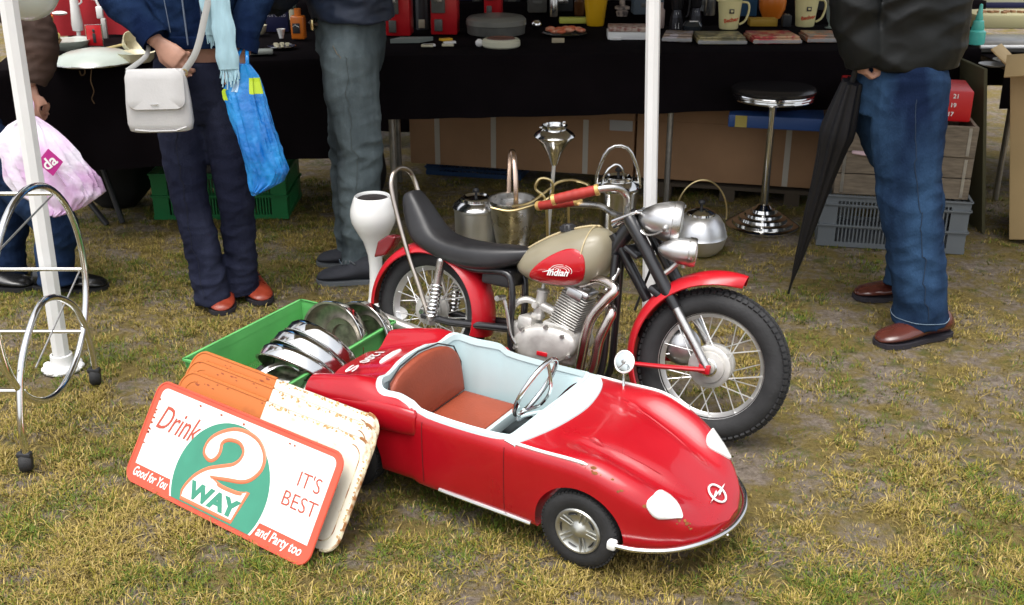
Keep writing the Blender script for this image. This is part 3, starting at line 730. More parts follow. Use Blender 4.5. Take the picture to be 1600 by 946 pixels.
# fuel tank
TAN = mat('khaki_tank', (0.27, 0.24, 0.165), 0.34, coat=.35, var=.10, vscale=7, rvar=.08)
m = MB(); rings = []
for x, hy, zt, zb, sh in [(x if x < .46 else .46 + (x - .46) * .80, a, b_, c, d) for x, a, b_, c, d in ((.284, .006, .438, .425, 1), (.292, .030, .452, .402, 1), (.315, .052, .470, .388, 1), (.36, .073, .502, .378, 1), (.41, .086, .530, .376, 1), (.46, .092, .550, .380, 1), (.51, .092, .562, .390, 1), (.55, .086, .566, .404, 1), (.58, .074, .560, .424, 1), (.602, .054, .548, .448, 1), (.614, .026, .530, .475, 1), (.617, .006, .512, .495, 1))]:
    zc = (zt + zb) / 2; hz = (zt - zb) / 2
    rings.append([Vector((x, hy * math.copysign(abs(math.cos(a)) ** .85, math.cos(a)) * (1.0 - .10 * math.sin(a)), zc + hz * math.copysign(abs(math.sin(a)) ** .9, math.sin(a)))) for a in [2 * PI * i / 36 for i in range(36)]])
m.rings(rings); tank = m.build('fuel_tank', TAN, bike); ss = tank.modifiers.new('s', 'SUBSURF'); ss.levels = 1; ss.render_levels = 2
MB().tube(spline([(.300, 0, .462), (.36, 0, .504), (.41, 0, .532), (.46, 0, .552), (.50, 0, .564), (.53, 0, .568)], 5), .0035, n=8, flat=1).build('tank_seam', mat('tan_piping', (.55, .45, .26), .4, .3), tank)
m = MB(); m.tube([Vector((.520, .0895 * math.cos(a) * (1.0 - .10 * math.sin(a)), .485 + .084 * math.sin(a))) for a in [PI * i / 20 for i in range(-3, 24)]], .0022, n=6); m.build('tank_band', MATS['tan_piping'], tank)
m = MB(); m.lathe([(.022, 0), (.022, .006), (.019, .018), (.014, .022), (0, .023)], (.432, 0, .538), (-.25, 0, 1), n=20)
for i in range(10): m.box((.0205 * math.cos(i * PI / 5), .0205 * math.sin(i * PI / 5), .011), (.005, .005, .012), Matrix.Translation((.432, 0, .538)) @ Matrix.Rotation(R(-14), 4, 'Y') @ Matrix.Rotation(i * PI / 5, 4, 'Z') @ Matrix.Rotation(-i * PI / 5, 4, 'Z'))
m.build('fuel_cap', BLACKP, tank)
def tank_y(x, z):      # side surface of the tank at x, z
    T = ((.284, .006, .438, .425), (.292, .030, .452, .402), (.315, .052, .470, .388), (.36, .073, .502, .378), (.41, .086, .530, .376), (.46, .092, .550, .380), (.51, .092, .562, .390), (.55, .086, .566, .404), (.58, .074, .560, .424), (.602, .054, .548, .448), (.614, .026, .530, .475))
    xs = [t[0] if t[0] < .46 else .46 + (t[0] - .46) * .80 for t in T]; hy, zt, zb = [interp(x, xs, [t[k] for t in T]) for k in (1, 2, 3)]
    s_ = max(-.999, min(.999, (z - (zt + zb) / 2) / ((zt - zb) / 2))); a = math.asin(math.copysign(abs(s_) ** (1 / .9), s_))
    return hy * abs(math.cos(a)) ** .85 * (1 - .10 * math.sin(a))
TANKRED = mat('tank_red', (0.48, 0.005, 0.012), .22, coat=.5)
pan = [(.452 + (p.x - .452) * 1.07, .446 + (p.y - .446) * 1.08) for p in spline([(.364, .406, 0), (.385, .436, 0), (.425, .470, 0), (.470, .496, 0), (.502, .500, 0), (.524, .484, 0), (.530, .452, 0), (.520, .422, 0), (.49, .402, 0), (.43, .393, 0), (.380, .394, 0)], 5, loop=True)]
for sy in (-1, 1):
    m = MB(); rg = []; c = Vector((.455, .445))
    for t, h in ((1.0, -.002), (1.0, .002), (.96, .0035), (.8, .0035), (.55, .0035), (.3, .0035), (.02, .0035)):
        rg.append([Vector((c.x + (p[0] - c.x) * t, sy * (tank_y(c.x + (p[0] - c.x) * t, c.y + (p[1] - c.y) * t) + h), c.y + (p[1] - c.y) * t)) for p in pan])
    m.rings(rg); pn = m.build('tank_panel', TANKRED, tank)
    yy = sy * (tank_y(.455, .43) + .0055)
    nrm = Vector((0, sy, -.12)).normalized(); xd = Vector((-sy * 1.0, 0, 0)) if sy > 0 else Vector((1, 0, 0))
    Mt = basis((.458, yy, .432), xd + Vector((0, 0, .12 * xd.x)), (0, 0, 1))
    t_ = text('Indian', .027, WHITEG, tank, Mt, shear=.35, bold=.0005, ext=.0012, sx=1.02)
    # feather head-dress strokes above the word
    m = MB()
    for i, (rx, ry) in enumerate(((.034, .017), (.026, .0125), (.018, .0085))):
        m.tube([Mt @ Vector((.012 + rx * math.cos(a), .006 + ry * math.sin(a), .0006)) for a in [R(q) for q in range(170, -30, -16)]], .00085, n=5)
    m.tube([Mt @ Vector((-.046 + .012 * i, .0 + .0028 * i, .0)) for i in range(4)], [.0005, .0015, .002, .0015], n=6)
    m.build('feather_emblem', WHITEG, tank)
# saddle
SEAT = mat('black_vinyl', (0.020, 0.020, 0.022), 0.42, var=.2, vscale=10, bump=.06, bscale=40, rvar=.08)
m = MB(); rings = []
#      x      z_top   z_bot  half width
for x, zt, zb, hy, tx in ((-.108, .588, .568, .020, 0), (-.112, .590, .555, .036, 0), (-.100, .578, .525, .044, 0), (-.073, .545, .470, .054, 0), (-.043, .508, .420, .064, 0), (-.01, .480, .408, .070, 0), (.04, .462, .394, .076, 0), (.10, .458, .384, .080, 0), (.16, .459, .382, .082, 0), (.22, .464, .390, .078, 0), (.27, .469, .408, .066, 0), (.315, .472, .430, .050, 0), (.342, .474, .444, .030, 0), (.350, .470, .450, .012, 0)):
    zc = (zt + zb) / 2; hz = (zt - zb) / 2
    # the pad is thick across its own slope: tilt sections at the upswept tail
    tl = interp(x, (-.12, -.05, .05, .2), (1.05, .85, .12, -.05)); cx2, sx2 = math.cos(tl), math.sin(tl)
    rings.append([Vector((x + sx2 * hz * 1.1 * s_, hy * c_, zc + cx2 * hz * s_)) for c_, s_ in [(math.copysign(abs(math.cos(a)) ** .45, math.cos(a)), math.copysign(abs(math.sin(a)) ** .7, math.sin(a))) for a in [2 * PI * i / 28 for i in range(28)]]])
m.rings(rings); st = m.build('saddle', SEAT, bike, smooth=60); st.modifiers.new('s', 'SUBSURF').levels = 1; st.modifiers[-1].render_levels = 2
# forks
tT = Vector((.640, 0, .600)); bT = FW + Vector((0, 0, .0))
for sy in (-1, 1):
    top = Vector((.640, sy * .052, .603)); bot = Rs @ Vector((0, sy * .052, .004)); mid = top.lerp(bot, .60)
    MB().tube([top + (top - bot) * .03, top, top.lerp(bot, .15), top.lerp(bot, .45), mid], [.015, .0185, .0175, .0175, .0155], n=16).build('fork_leg', FB, bike)
    MB().tube([top.lerp(bot, .57), top.lerp(bot, .92), bot], [.0125, .0125, .014], n=14).build('fork_slider', CHROMED, bike)
m = MB(); m.bbox((.655, 0, .520), (.05, .13, .014), .005, rot=Matrix.Rotation(R(30), 4, 'Y')); m.bbox((.735, 0, .425), (.04, .12, .02), .006, rot=Matrix.Rotation(R(28), 4, 'Y')); m.build('fork_yoke', FB, bike)
m = MB(); m.bbox((.622, 0, .612), (.085, .125, .012), .006, rot=Matrix.Rotation(R(28) * -1, 4, 'Y'), seg=3)
m.tube([(.57, 0, .575), (.60, 0, .597), (.655, 0, .632)], [.014, .022, .016], n=12, flat=.6); m.build('top_clamp', CHROME, bike)
# handlebars
GR = mat('red_grip', (0.30, 0.022, 0.014), .6, var=.2, vscale=30); GB = mat('gold_band', (.62, .40, .14), .4, .5)
hb = link('handlebar', None, bike); hb.empty_display_size = .03
near = spline([(.610, -.02, .612), (.622, -.05, .640), (.634, -.09, .672), (.622, -.125, .692), (.590, -.150, .688), (.560, -.16, .676)], 7)
far = spline([(.600, .02, .606), (.575, .05, .600), (.53, .085, .598), (.475, .115, .610), (.42, .135, .606), (.36, .15, .597)], 7)
MB().tube(near, .0098, n=12).build('bar', CHROMED, hb); MB().tube(far, .0098, n=12).build('bar', CHROMED, hb)
def grip(a, b_, n_=6):
    a = Vector(a); b_ = Vector(b_); pts = []; rr = []
    for i in range(n_ * 4 + 1):
        t = i / (n_ * 4); pts.append(a.lerp(b_, t)); rr.append(.0135 + .0012 * math.sin(t * PI) + .0005 * math.cos(t * n_ * 2 * PI))
    g = MB().tube(pts, rr, n=16).build('grip', GR, hb)
    for t in (0.0, 1.0):
        MB().tube([a.lerp(b_, t - .04), a.lerp(b_, t + .04)], .0155, n=16).build('grip_band', GB, g)
grip((.578, -.158, .683), (.468, -.185, .642)); grip((.385, .14, .612), (.245, .165, .576))
# lamps
def lamp(c, d, r, L, name, bracket):
    c = Vector(c); d = Vector(d).normalized(); o = MB().lathe([(0, -L), (r * .22, -L * .97), (r * .5, -L * .82), (r * .78, -L * .52), (r * .95, -L * .2), (r, 0), (r * 1.0, .004)], c, d, n=40).build(name, ALU, bike)
    MB().lathe([(r * 1.0, 0), (r * 1.045, .002), (r * 1.05, L * .16), (r * 1.0, L * .24), (r * .93, L * .26), (r * .93, L * .2)], c, d, n=40).build('lamp_rim', CHROMED, o)
    MB().lathe([(r * .94, L * .2), (r * .6, L * .27), (0, L * .3)], c, d, n=32).build('lens', mat('lens_glass', (.75, .78, .78), .08, 0, spec=.8), o)
    return o
hd = Vector((.93, .30, -.03))
hlo = lamp((.742, -.005, .612), hd, .057, .094, 'headlight', True)
m = MB(); m.cyl((.745, -.065, .600), (.745, .055, .600), .007, n=10)
m.tube(spline([(.745, -.060, .600), (.72, -.062, .580), (.69, -.058, .575), (.665, -.052, .59)], 5), .0065, n=8, flat=.5); m.ball((.745, -.063, .600), .0095, 12, 8); m.build('headlight_bracket', STEEL, bike)
lamp((.808, -.035, .545), (.92, .30, .02), .038, .082, 'spot_lamp', True)
m = MB(); m.tube([(.785, -.03, .517), (.765, -.04, .49), (.75, -.045, .475)], .008, n=8); m.cyl((.80, -.035, .515), (.80, -.035, .500), .006, n=8); m.build('lamp_bracket', STEEL, bike)
m = MB(); m.lathe([(.0, 0), (.03, .0), (.032, .004), (.026, .008), (.01, .024), (0, .026)], (.70, .02, .30), (0, -1, 0), n=24)
m.tube(spline([(.66, .03, .60), (.68, .045, .5), (.66, .06, .42), (.64, .06, .34)], 5), .004, n=6); m.build('cable', BLACKP, bike)
# round silver horn behind the front hub and the prop stand
m = MB(); m.lathe([(0, -.012), (.030, -.008), (.050, .006), (.056, .022), (.040, .036), (0, .042)], Rs @ Vector((-.100, .012, .030)), (0, 1, 0), n=28); m.build('brake_drum', ALU, bike)
MB().tube([(.36, .03, .13), (.345, .10, .085), (.33, .165, .076)], .008, n=8).build('prop_stand', FB, bike)
# ------------------------------------------------------------------ crates, hubcaps, signs
def crate(name, label, cat, L, Wd, Hh, material, loc, rz, rails=(.0, .45, 1.0), nbar=22, solid=None, group=None, base=True, th=.004, lip=.012, tilt=None):
    t = thing(name, label, cat, loc, rz, group)
    for ax, ln, off in (('x', L, Wd / 2), ('x', L, -Wd / 2), ('y', Wd, L / 2), ('y', Wd, -L / 2)):
        m = MB(); bars = MB()
        def bx(u, z, du, dz, dt=th, tgt=None, o=0.0):
            tgt = tgt or m; s_ = 1 if off > 0 else -1
            c = (u, off + o * s_, z) if ax == 'x' else (off + o * s_, u, z); d = (du, dt, dz) if ax == 'x' else (dt, du, dz)
            tgt.box(c, d)
        for k, r_ in enumerate(rails):
            zc = r_ * Hh; hh = .022 if k in (0,) else .026 if k == len(rails) - 1 else .014
            zc = max(hh / 2, min(Hh - hh / 2, zc)); bx(0, zc, ln + 2 * th * (ax == 'x'), hh)
            if k: bx(0, zc + hh / 2 - .003, ln + .012, .006, lip, o=.004 + (.0007 if ax == 'x' else 0))
        for e in (-1, 1): bx(e * (ln / 2 - .035), Hh / 2, .07 - (.002 if ax == 'y' else 0), Hh - .004, th * .8)
        if solid: bx(0, Hh * (solid[0] + solid[1]) / 2, ln - .13, Hh * (solid[1] - solid[0]), th * .7)
        n_ = int(nbar * ln / L)
        for i in range(n_):
            u = lerp(-ln / 2 + .075, ln / 2 - .075, (i + .5) / n_); bx(u, Hh / 2, .0055, Hh * .94, th * .6, bars)
        m.build('side_wall', material, t, smooth=0); o = bars.build('slot_bars', material, t, smooth=0); o['kind'] = 'stuff'
    if base: MB().box((0, 0, .004), (L - .01, Wd - .01, .005)).build('base', material, t, smooth=0)
    return t
GREENP = mat('green_plastic', (0.12, 0.43, 0.125), 0.42, var=.12, vscale=9, rvar=.08)
cA, cB, cC, cD = [Vector(p) for p in ((-.924, 2.797, 0), (-.681, 3.234, 0), (-.355, 3.086, 0), (-.615, 2.607, 0))]
cc0 = (cA + cB + cC + cD) / 4; cxd = (cA - cB).normalized(); crz = math.atan2(cxd.y, cxd.x)
crate('plastic_crate', 'green plastic crate filled with chrome hubcaps behind the stack of tin signs', 'crate', .505, .355, .20, GREENP, cc0, crz, rails=(0, 1.0), nbar=40, solid=(.42, .98))
HC = mat('hubcap_chrome', (0.80, 0.80, 0.78), 0.12, 1.0, var=.06, vscale=12, rvar=.07)
HCI = mat('hubcap_inside', (0.30, 0.27, 0.22), 0.45, .8, var=.5, vscale=30)
def hubcap(u, v, z, mouth, tilt, r, label, depth=.052, kind=0):
    c = G(u, v, z); t = thing('hubcap', label, 'hubcap', c, 0, 'chrome hubcaps in the green crate')
    a = R(mouth); d = Vector((math.cos(a) * math.cos(R(tilt)), math.sin(a) * math.cos(R(tilt)), math.sin(R(tilt))))
    m = MB(); m.lathe([(r + .003, 0), (r + .004, -.002), (r, -.005), (r * .99, -depth * .6), (r * .93, -depth * .85), (r * .75, -depth), (r * .4, -depth * 1.05), (r * .38, -depth * 1.25), (0, -depth * 1.35)], (0, 0, 0), d, n=56); m.build('dish', HC, t, smooth=50)
    m = MB(); m.lathe([(r + .003, 0), (r - .004, -.001), (r - .005, -depth * .55), (r * .90, -depth * .78), (r * .74, -depth * .92), (r * .6, -depth * .90), (r * .55, -depth * .8), (r * .5, -depth * .92), (r * .38, -depth * .95), (r * .35, -depth * 1.15), (0, -depth * 1.2)], (0, 0, 0), d, n=56); m.build('inner_face', HCI if kind == 0 else HC, t, smooth=50)
    return t
hubcap(562, 527, .155, -122, 4, .108, 'hubcap farthest back in the crate, standing upright half behind the wide one')
hubcap(518, 535, .160, -124, 8, .122, 'widest hubcap, open dish facing the signs and showing its dirty inner rings')
hubcap(497, 556, .165, -128, -34, .122, 'hubcap resting against the wide open one, only its bright rim band showing')
hubcap(481, 571, .155, -128, -38, .125, 'third hubcap from the front, a pale band with a thin dark gap below')
hubcap(463, 588, .145, -122, -42, .125, 'second hubcap from the front with the broadest white band over a dark mouth')
t = thing('hubcap', 'front hubcap with radial lines, lying face up against the tin signs', 'hubcap', G(432, 604, .155), 0, 'chrome hubcaps in the green crate')
d = Vector((-.25, -.42, .87)).normalized(); r = .105
m = MB(); m.lathe([(r, -.03), (r, 0), (r * .97, .006), (r * .72, .012), (r * .66, .006), (r * .60, .010), (r * .3, .018), (0, .02)], (0, 0, 0), d, n=48); m.build('dish', HC, t)
m = MB(); x, y, _ = frame_z(d)
for i in range(14):
    a = 2 * PI * i / 14; e = x * math.cos(a) + y * math.sin(a); m.tube([e * r * .73 + d * .012, e * r * .96 + d * .0072], .0014, n=5)
m.build('radial_lines', BLACKP, t)['kind'] = 'stuff'
# --- tin signs
SL, SH = .676, .270
sBL = Vector((-1.018, 2.478, .004)); se = Vector((math.cos(R(-36.1)), math.sin(R(-36.1)), 0)); sh_ = Vector((-se.y, se.x, 0))
def rrect(w, h, r, n=8, x0=0, y0=0):
    out = []
    for cx, cy, a0 in ((w - r, r, -90), (w - r, h - r, 0), (r, h - r, 90), (r, r, 180)):
        for i in range(n + 1): a = R(a0 + 90 * i / n); out.append((x0 + cx + r * math.cos(a), y0 + cy + r * math.sin(a)))
    return out
ORANGE = mat('sun_faded_orange', (0.50, 0.145, 0.03), .5, col2=(.25, .055, .02), mix=(.58, .80), vscale=7)
SRED = mat('sign_red', (0.60, 0.085, 0.045), .42, var=.1, vscale=9)
SWH = mat('sign_white', (0.80, 0.79, 0.74), .35, var=.03, vscale=14)
SGR = mat('sign_green', (0.045, 0.24, 0.155), .4, var=.08, vscale=12)
SCR = mat('sign_cream_rusty', (0.74, 0.70, 0.58), .45, col2=(.36, .17, .05), mix=(.60, .70), vscale=17)
RUSTE = mat('rusty_edge', (0.62, 0.55, 0.38), .6, col2=(.27, .11, .03), mix=(.45, .58), vscale=30)
SBACK = mat('tin_back', (.25, .2, .16), .6, .3, var=.3)
def sign_frame(o, lean, name, label):
    t = thing(name, label, 'sign', o); up = sh_ * math.sin(R(lean)) + Vector((0, 0, math.cos(R(lean))))
    t.rotation_mode = 'QUATERNION'; n = se.cross(up); t.rotation_quaternion = Matrix((se, up, n)).transposed().to_quaternion(); return t
def layer(t, polys, z, mt, name, th=.0012, hole=None):
    m = MB()
    for p in polys: m.prism(p, z - th, z)
    return m.build(name, mt, t, smooth=0)
def clip(poly, fn):         # keep the part of the polygon where fn(p) >= 0 (fn linear)
    out = []
    for i, p in enumerate(poly):
        q = poly[(i + 1) % len(poly)]; a, b_ = fn(p), fn(q)
        if a >= 0: out.append(p)
        if a * b_ < 0: k = a / (a - b_); out.append((p[0] + (q[0] - p[0]) * k, p[1] + (q[1] - p[1]) * k))
    return out
def rim_ring(poly, r, z, close=True): return [Vector((p[0], p[1], z)) for p in poly]
front = sign_frame(sBL, 34, 'tin_sign', 'front red, white and green tin sign reading Drink 2 WAY, it\'s best')
layer(front, [rrect(SL, SH, .034)], 0, SBACK, 'tin_plate', .002)
layer(front, [rrect(SL - .002, SH - .002, .033, x0=.001, y0=.001)], .0012, SRED, 'red_border')
MB().tube(rim_ring(rrect(SL, SH, .034, 8), 0, 0), .0035, n=6, loop=True).build('rolled_edge', SRED, front)
wp = rrect(SL - .040, SH - .030, .020, x0=.022, y0=.016)
band = lambda p: p[1] - (.047)
layer(front, [clip(wp, band)], .0022, SWH, 'white_field')
ecx, ecy, erx, ery = .333, .086, .165, .154
def ell_poly(k=1.0, n=72, dx=0, dy=0): return [(ecx + dx + erx * k * math.cos(2 * PI * i / n), ecy + dy + ery * k * math.sin(2 * PI * i / n)) for i in range(n)]
layer(front, [clip(ell_poly(1.04), lambda p: p[1] - .010)], .0030, SWH, 'white_ring')
layer(front, [clip(ell_poly(1.0), lambda p: p[1] - .010)], .0038, SGR, 'green_disc')
# the figure 2 with its boxed foot
TWO = [(.2721, .1325), (.2461, .1444), (.2463, .1736), (.2702, .2009), (.3147, .2245), (.3614, .2306), (.4092, .2211), (.4412, .1943), (.4462, .1615), (.4258, .1314), (.3971, .1165), (.3523, .1076), (.2960, .0960), (.3326, .0859), (.3761, .0850), (.4116, .089), (.4328, .1007), (.4118, .0197), (.2239, .0192), (.2207, .0368), (.23, .0613), (.2484, .0872), (.2801, .112), (.3211, .1304), (.3562, .1468), (.3726, .1685), (.3696, .1893), (.3457, .2017), (.3102, .1975), (.2925, .1832), (.2963, .1622), (.2903, .1427)]
sm_ = []
for q in range(len(TWO)):
    if q in (12, 16, 17, 18): sm_.append(Vector((*TWO[q], 0))); continue
    nx_ = (q + 1) % len(TWO); sm_.append(Vector((*TWO[q], 0)))
    if nx_ in (12, 16, 17, 18) or q in (12, 16, 17, 18): continue
    p0, p1, p2, p3 = [Vector((*TWO[k % len(TWO)], 0)) for k in (q - 1, q, q + 1, q + 2)]
    for t_ in (.33, .67): sm_.append(0.5 * ((2 * p1) + (p2 - p0) * t_ + (2 * p0 - 5 * p1 + 4 * p2 - p3) * t_ * t_ + (3 * p1 - p0 - 3 * p2 + p3) * t_ ** 3))
def two(t, z, grow, mt, name):
    m = MB()
    if grow: m.tube([Vector((p.x, p.y, z - .0012)) for p in sm_], grow, n=6, loop=True, flat=.3, up=(0, 0, 1))
    else: m.prism([(p.x, p.y) for p in sm_], z - .001, z)
    return m.build(name, mt, t, smooth=0)
SORG = mat('sign_outline_red', (0.70, 0.17, 0.08), .4)
two(front, .0052, .0058, SORG, 'numeral_outline'); two(front, .0050, 0, SWH, 'numeral')
def stext(s_, sz, mt, x, y, z=.0056, **k): return text(s_, sz, mt, front, Matrix.Translation((x, y, z)), ext=.0002, **k)
stext('WAY', .056, SGR, .330, .047, bold=.0030, sx=1.32, shear=.06, name='word_way')
TANR = mat('sign_script_brown', (.42, .07, .04), .5)
stext('Drink', .090, TANR, .118, .180, z=.0032, shear=.40, sx=.74, bold=.0002, name='word_drink')
stext("IT'S", .052, TANR, .602, .178, z=.0032, bold=-.0004, sx=1.0, name='word_its')
stext('BEST', .052, TANR, .594, .124, z=.0032, bold=-.0004, sx=1.05, name='word_best')
stext('Good for You', .034, SWH, .092, .028, z=.0024, shear=.35, bold=.0006, sx=.70, name='script_line')
stext('and Party too', .034, SWH, .572, .028, z=.0024, shear=.35, bold=.0006, sx=.80, name='script_line')
m = MB(); rg_ = random.Random(3)
for i in range(16):                                  # enamel chips along the left and upper edge
    q = rg_.random(); x, y = (.024 + rg_.random() * .004, lerp(.10, .24, q)) if i < 11 else (lerp(.05, .6, q), .246)
    m.add([(x + .0065 * rg_.uniform(.4, 1) * math.cos(a), y + .004 * rg_.uniform(.4, 1) * math.sin(a), .0034) for a in [2 * PI * k / 8 for k in range(8)]], [tuple(range(8))])
m.build('enamel_chips', mat('chip_brown', (.33, .07, .03), .8), front, smooth=0)['kind'] = 'stuff'
for k, (off, right, upx, lean, lab) in enumerate(((.066, .014, .004, 34, 'second tin sign of the stack, orange and cream, directly behind the front red one'),
                                                   (.106, -.004, .018, 34, 'third tin sign of the stack, orange left half and rust-streaked cream right half'),
                                                   (.136, -.022, .028, 34, 'rearmost tin sign of the stack, its orange corner touching the green crate'))):
    o = sBL + sh_ * off + se * right + Vector((0, 0, upx)); s2 = sign_frame(o, lean, 'tin_sign', lab)
    W2, H2 = SL + .010, SH + .006
    layer(s2, [rrect(W2, H2, .045)], 0, SBACK, 'tin_plate', .002)
    pol = rrect(W2 - .002, H2 - .002, .044, x0=.001, y0=.001)
    rs = random.Random(20 + k); m = MB()
    for i in range(95):                # rust creeping in from the top and right edges
        if i < 60: x, y, s_ = rs.uniform(.33, W2 - .03), H2 - .002 - abs(rs.gauss(0, .0045)), rs.uniform(.0012, .0045)
        else: x, y, s_ = W2 - .002 - abs(rs.gauss(0, .004)), rs.uniform(.03, H2 - .03), rs.uniform(.0012, .0045)
        if i % 9 == 0: y = rs.uniform(.1, H2 - .02); x = rs.uniform(.34, W2 - .02); s_ *= .4
        m.add([(x + s_ * rs.uniform(.5, 1.6) * math.cos(a), y + s_ * rs.uniform(.4, 1) * math.sin(a), .0015 + .00001 * i) for a in [2 * PI * q_ / 9 for q_ in range(9)]], [tuple(range(9))])
    m.build('rust_spots', mat('sign_rust', (.36, .19, .06), .9, col2=(.60, .46, .22), mix=(.4, .6), vscale=50), s2, smooth=0)['kind'] = 'stuff'
    m = MB()
    for i in range(8):
        x, y, s_ = rs.uniform(.02, .31), H2 - .006 - abs(rs.gauss(0, .012)), rs.uniform(.002, .006)
        m.add([(x + s_ * rs.uniform(.5, 2.2) * math.cos(a), y + s_ * rs.uniform(.3, .8) * math.sin(a), .0015 + .00001 * i) for a in [2 * PI * q_ / 9 for q_ in range(9)]], [tuple(range(9))])
    m.build('dark_stains', mat('orange_stain', (.26, .06, .025), .8), s2, smooth=0)['kind'] = 'stuff'
    layer(s2, [clip(pol, lambda p: p[0] - .318)], .0012, SCR, 'cream_field')
    layer(s2, [clip(pol, lambda p: .318 - p[0])], .0012, ORANGE, 'orange_field')
    rr_ = rrect(W2, H2, .045, 8); MB().tube(rim_ring([p for p in rr_ if p[0] > .3], 0, 0), .004, n=6).build('rolled_edge', RUSTE, s2); MB().tube(rim_ring([(.318, H2)] + [p for p in rr_ if p[0] <= .3] + [(.318, 0)], 0, 0), .004, n=6).build('rolled_edge', ORANGE, s2)
    pr = rrect(W2 - .05, H2 - .04, .035, x0=.025, y0=.02); MB().tube([p for p in rim_ring(pr, 0, .0013) if p.x > .33], .0016, n=5).build('embossed_line', RUSTE, s2); MB().tube([p for p in rim_ring(pr, 0, .0013) if p.x < .31], .0016, n=5).build('embossed_line', ORANGE, s2)
    m = MB(); m.tube([Vector((.50 + .085 * math.cos(a), .120 + .10 * math.sin(a), .0016)) for a in [2 * PI * i / 60 for i in range(60)]], .0008, n=4, loop=True); m.build('faded_ring', mat('faded_blue_line', (.45, .5, .5), .6), s2)
    if k == 0:
        m = MB(); zz = []
        for i in range(22): a = lerp(-1.1, .6, i / 21); rr_ = .105 if i % 2 else .117; zz.append(Vector((.535 + rr_ * math.cos(a) * .75, .118 + rr_ * math.sin(a), .0018)))
        m.tube(zz, .0020, n=4); m.build('crown_cork_outline', mat('faded_teal', (.10, .32, .30), .5), s2)

# ------------------------------------------------------------------ white ashtray column
DARKI = mat('dark_inside', (0.02, 0.015, 0.015), .7)
t = thing('ashtray_stand', 'white vase-shaped ashtray stand with a dark bowl, left of the motorcycle', 'ashtray stand', (-.477, 3.58, 0))
m = MB(); m.lathe([(.105, 0), (.105, .008), (.07, .016), (.040, .03), (.030, .08), (.024, .14), (.0225, .19), (.026, .235), (.040, .285), (.062, .325), (.076, .355), (.0795, .380), (.078, .400), (.070, .425), (.062, .445), (.059, .447), (.056, .440), (.058, .425), (.05, .415), (0, .415)], n=48); m.build('column', WHITEG, t, smooth=60)
m = MB(); m.lathe([(.057, .432), (.052, .438), (.035, .436), (.012, .441), (0, .442)], n=32); m.build('bowl', DARKI, t)
# ------------------------------------------------------------------ bar stool
t = thing('bar_stool', 'chrome bar stool with black round seat in front of the cardboard boxes', 'stool', (1.113, 4.62, 0))
m = MB(); m.lathe([(.160, .002), (.160, .010), (.148, .016), (.134, .016), (.131, .028), (.113, .034), (.108, .034), (.104, .046), (.088, .052), (.082, .052), (.078, .063), (.062, .069), (.056, .069), (.050, .082), (.036, .088), (.026, .100), (.016, .104), (0, .105)], n=56); m.build('stepped_base', CHROME, t, smooth=30)
MB().cyl((0, 0, .09), (0, 0, .57), .0175, n=20).build('column', CHROME, t)
m = MB(); m.lathe([(.02, .556), (.12, .560), (.165, .566), (.170, .572), (.166, .577), (.172, .582), (.168, .587), (.173, .592), (.170, .598)], n=56); m.build('chrome_band', CHROME, t, smooth=30)
m = MB(); m.lathe([(.171, .596), (.178, .604), (.178, .612), (.170, .620), (.13, .627), (0, .629)], n=48); m.build('seat', mat('black_gloss_vinyl', (.015, .014, .015), .25), t)
# ------------------------------------------------------------------ kettle, ice buckets, wire stand, chrome ashtray
KET = mat('satin_aluminium', (.86, .87, .88), .42, 1.0, rvar=.08, vscale=9)
t = thing('kettle', 'round aluminium kettle with a tall wire hoop handle beside the headlamp', 'kettle', (.775, 4.27, 0))
m = MB(); m.lathe([(.055, 0), (.075, .004), (.098, .03), (.109, .066), (.110, .072), (.1125, .076), (.110, .080), (.108, .090), (.098, .125), (.078, .155), (.055, .168), (.050, .170)], n=48); m.build('body', KET, t, smooth=50)
m = MB(); m.lathe([(.060, .165), (.058, .174), (.045, .180), (.025, .190), (0, .193)], n=32); m.build('lid', CHROME, t)
m = MB(); m.lathe([(.006, .190), (.006, .206), (.013, .210), (.015, .218), (.010, .226), (0, .228)], n=16); m.build('lid_knob', BLACKP, t)
MB().tube([(.105 * math.cos(a), 0, .160 + .150 * math.sin(a)) for a in [PI * i / 28 for i in range(-1, 30)]], .0035, n=8).build('handle', BRASS, t)
m = MB(); m.tube([(-.085, 0, .08), (-.13, 0, .13), (-.155, 0, .175)], [.02, .014, .011], n=12); m.ball((-.075, -.02, .205), .010, 10, 8); m.build('spout', ALU, t)
def bucket(name, label, loc, r0, r1, h, lid=True, handle=None, mt=ALU, rz=0):
    t = thing(name, label, 'ice bucket', loc, rz, 'ice buckets behind the motorcycle')
    m = MB(); m.lathe([(0, 0), (r0 * .95, 0), (r0, .006), (lerp(r0, r1, .5), h * .5), (r1, h * .93), (r1 * 1.03, h * .94), (r1 * 1.04, h * .97), (r1 * 1.02, h)] + ([] if lid else [(r1 * .96, h * .99), (r1 * .93, h * .9), (0, h * .88)]), n=44); m.build('body', mt, t, smooth=40)
    if lid:
        m = MB(); m.lathe([(r1 * 1.06, h * .985), (r1 * 1.10, h), (r1 * 1.02, h + .012), (r1 * .80, h + .026), (r1 * .72, h + .026), (r1 * .70, h + .036), (r1 * .62, h + .040), (r1 * .55, h + .034), (r1 * .2, h + .040), (0, h + .041)], n=44); m.build('lid', CHROME, t, smooth=35)
        m = MB(); m.lathe([(.006, h + .036), (.005, h + .056), (.013, h + .06), (.014, h + .068), (.008, h + .076), (0, h + .077)], n=16); m.build('lid_knob', BLACKP, t)
    return t
bucket('ice_bucket', 'silver lidded ice bucket with black knob behind the motorcycle saddle', (-.145, 4.22, 0), .085, .088, .215, mt=KET)
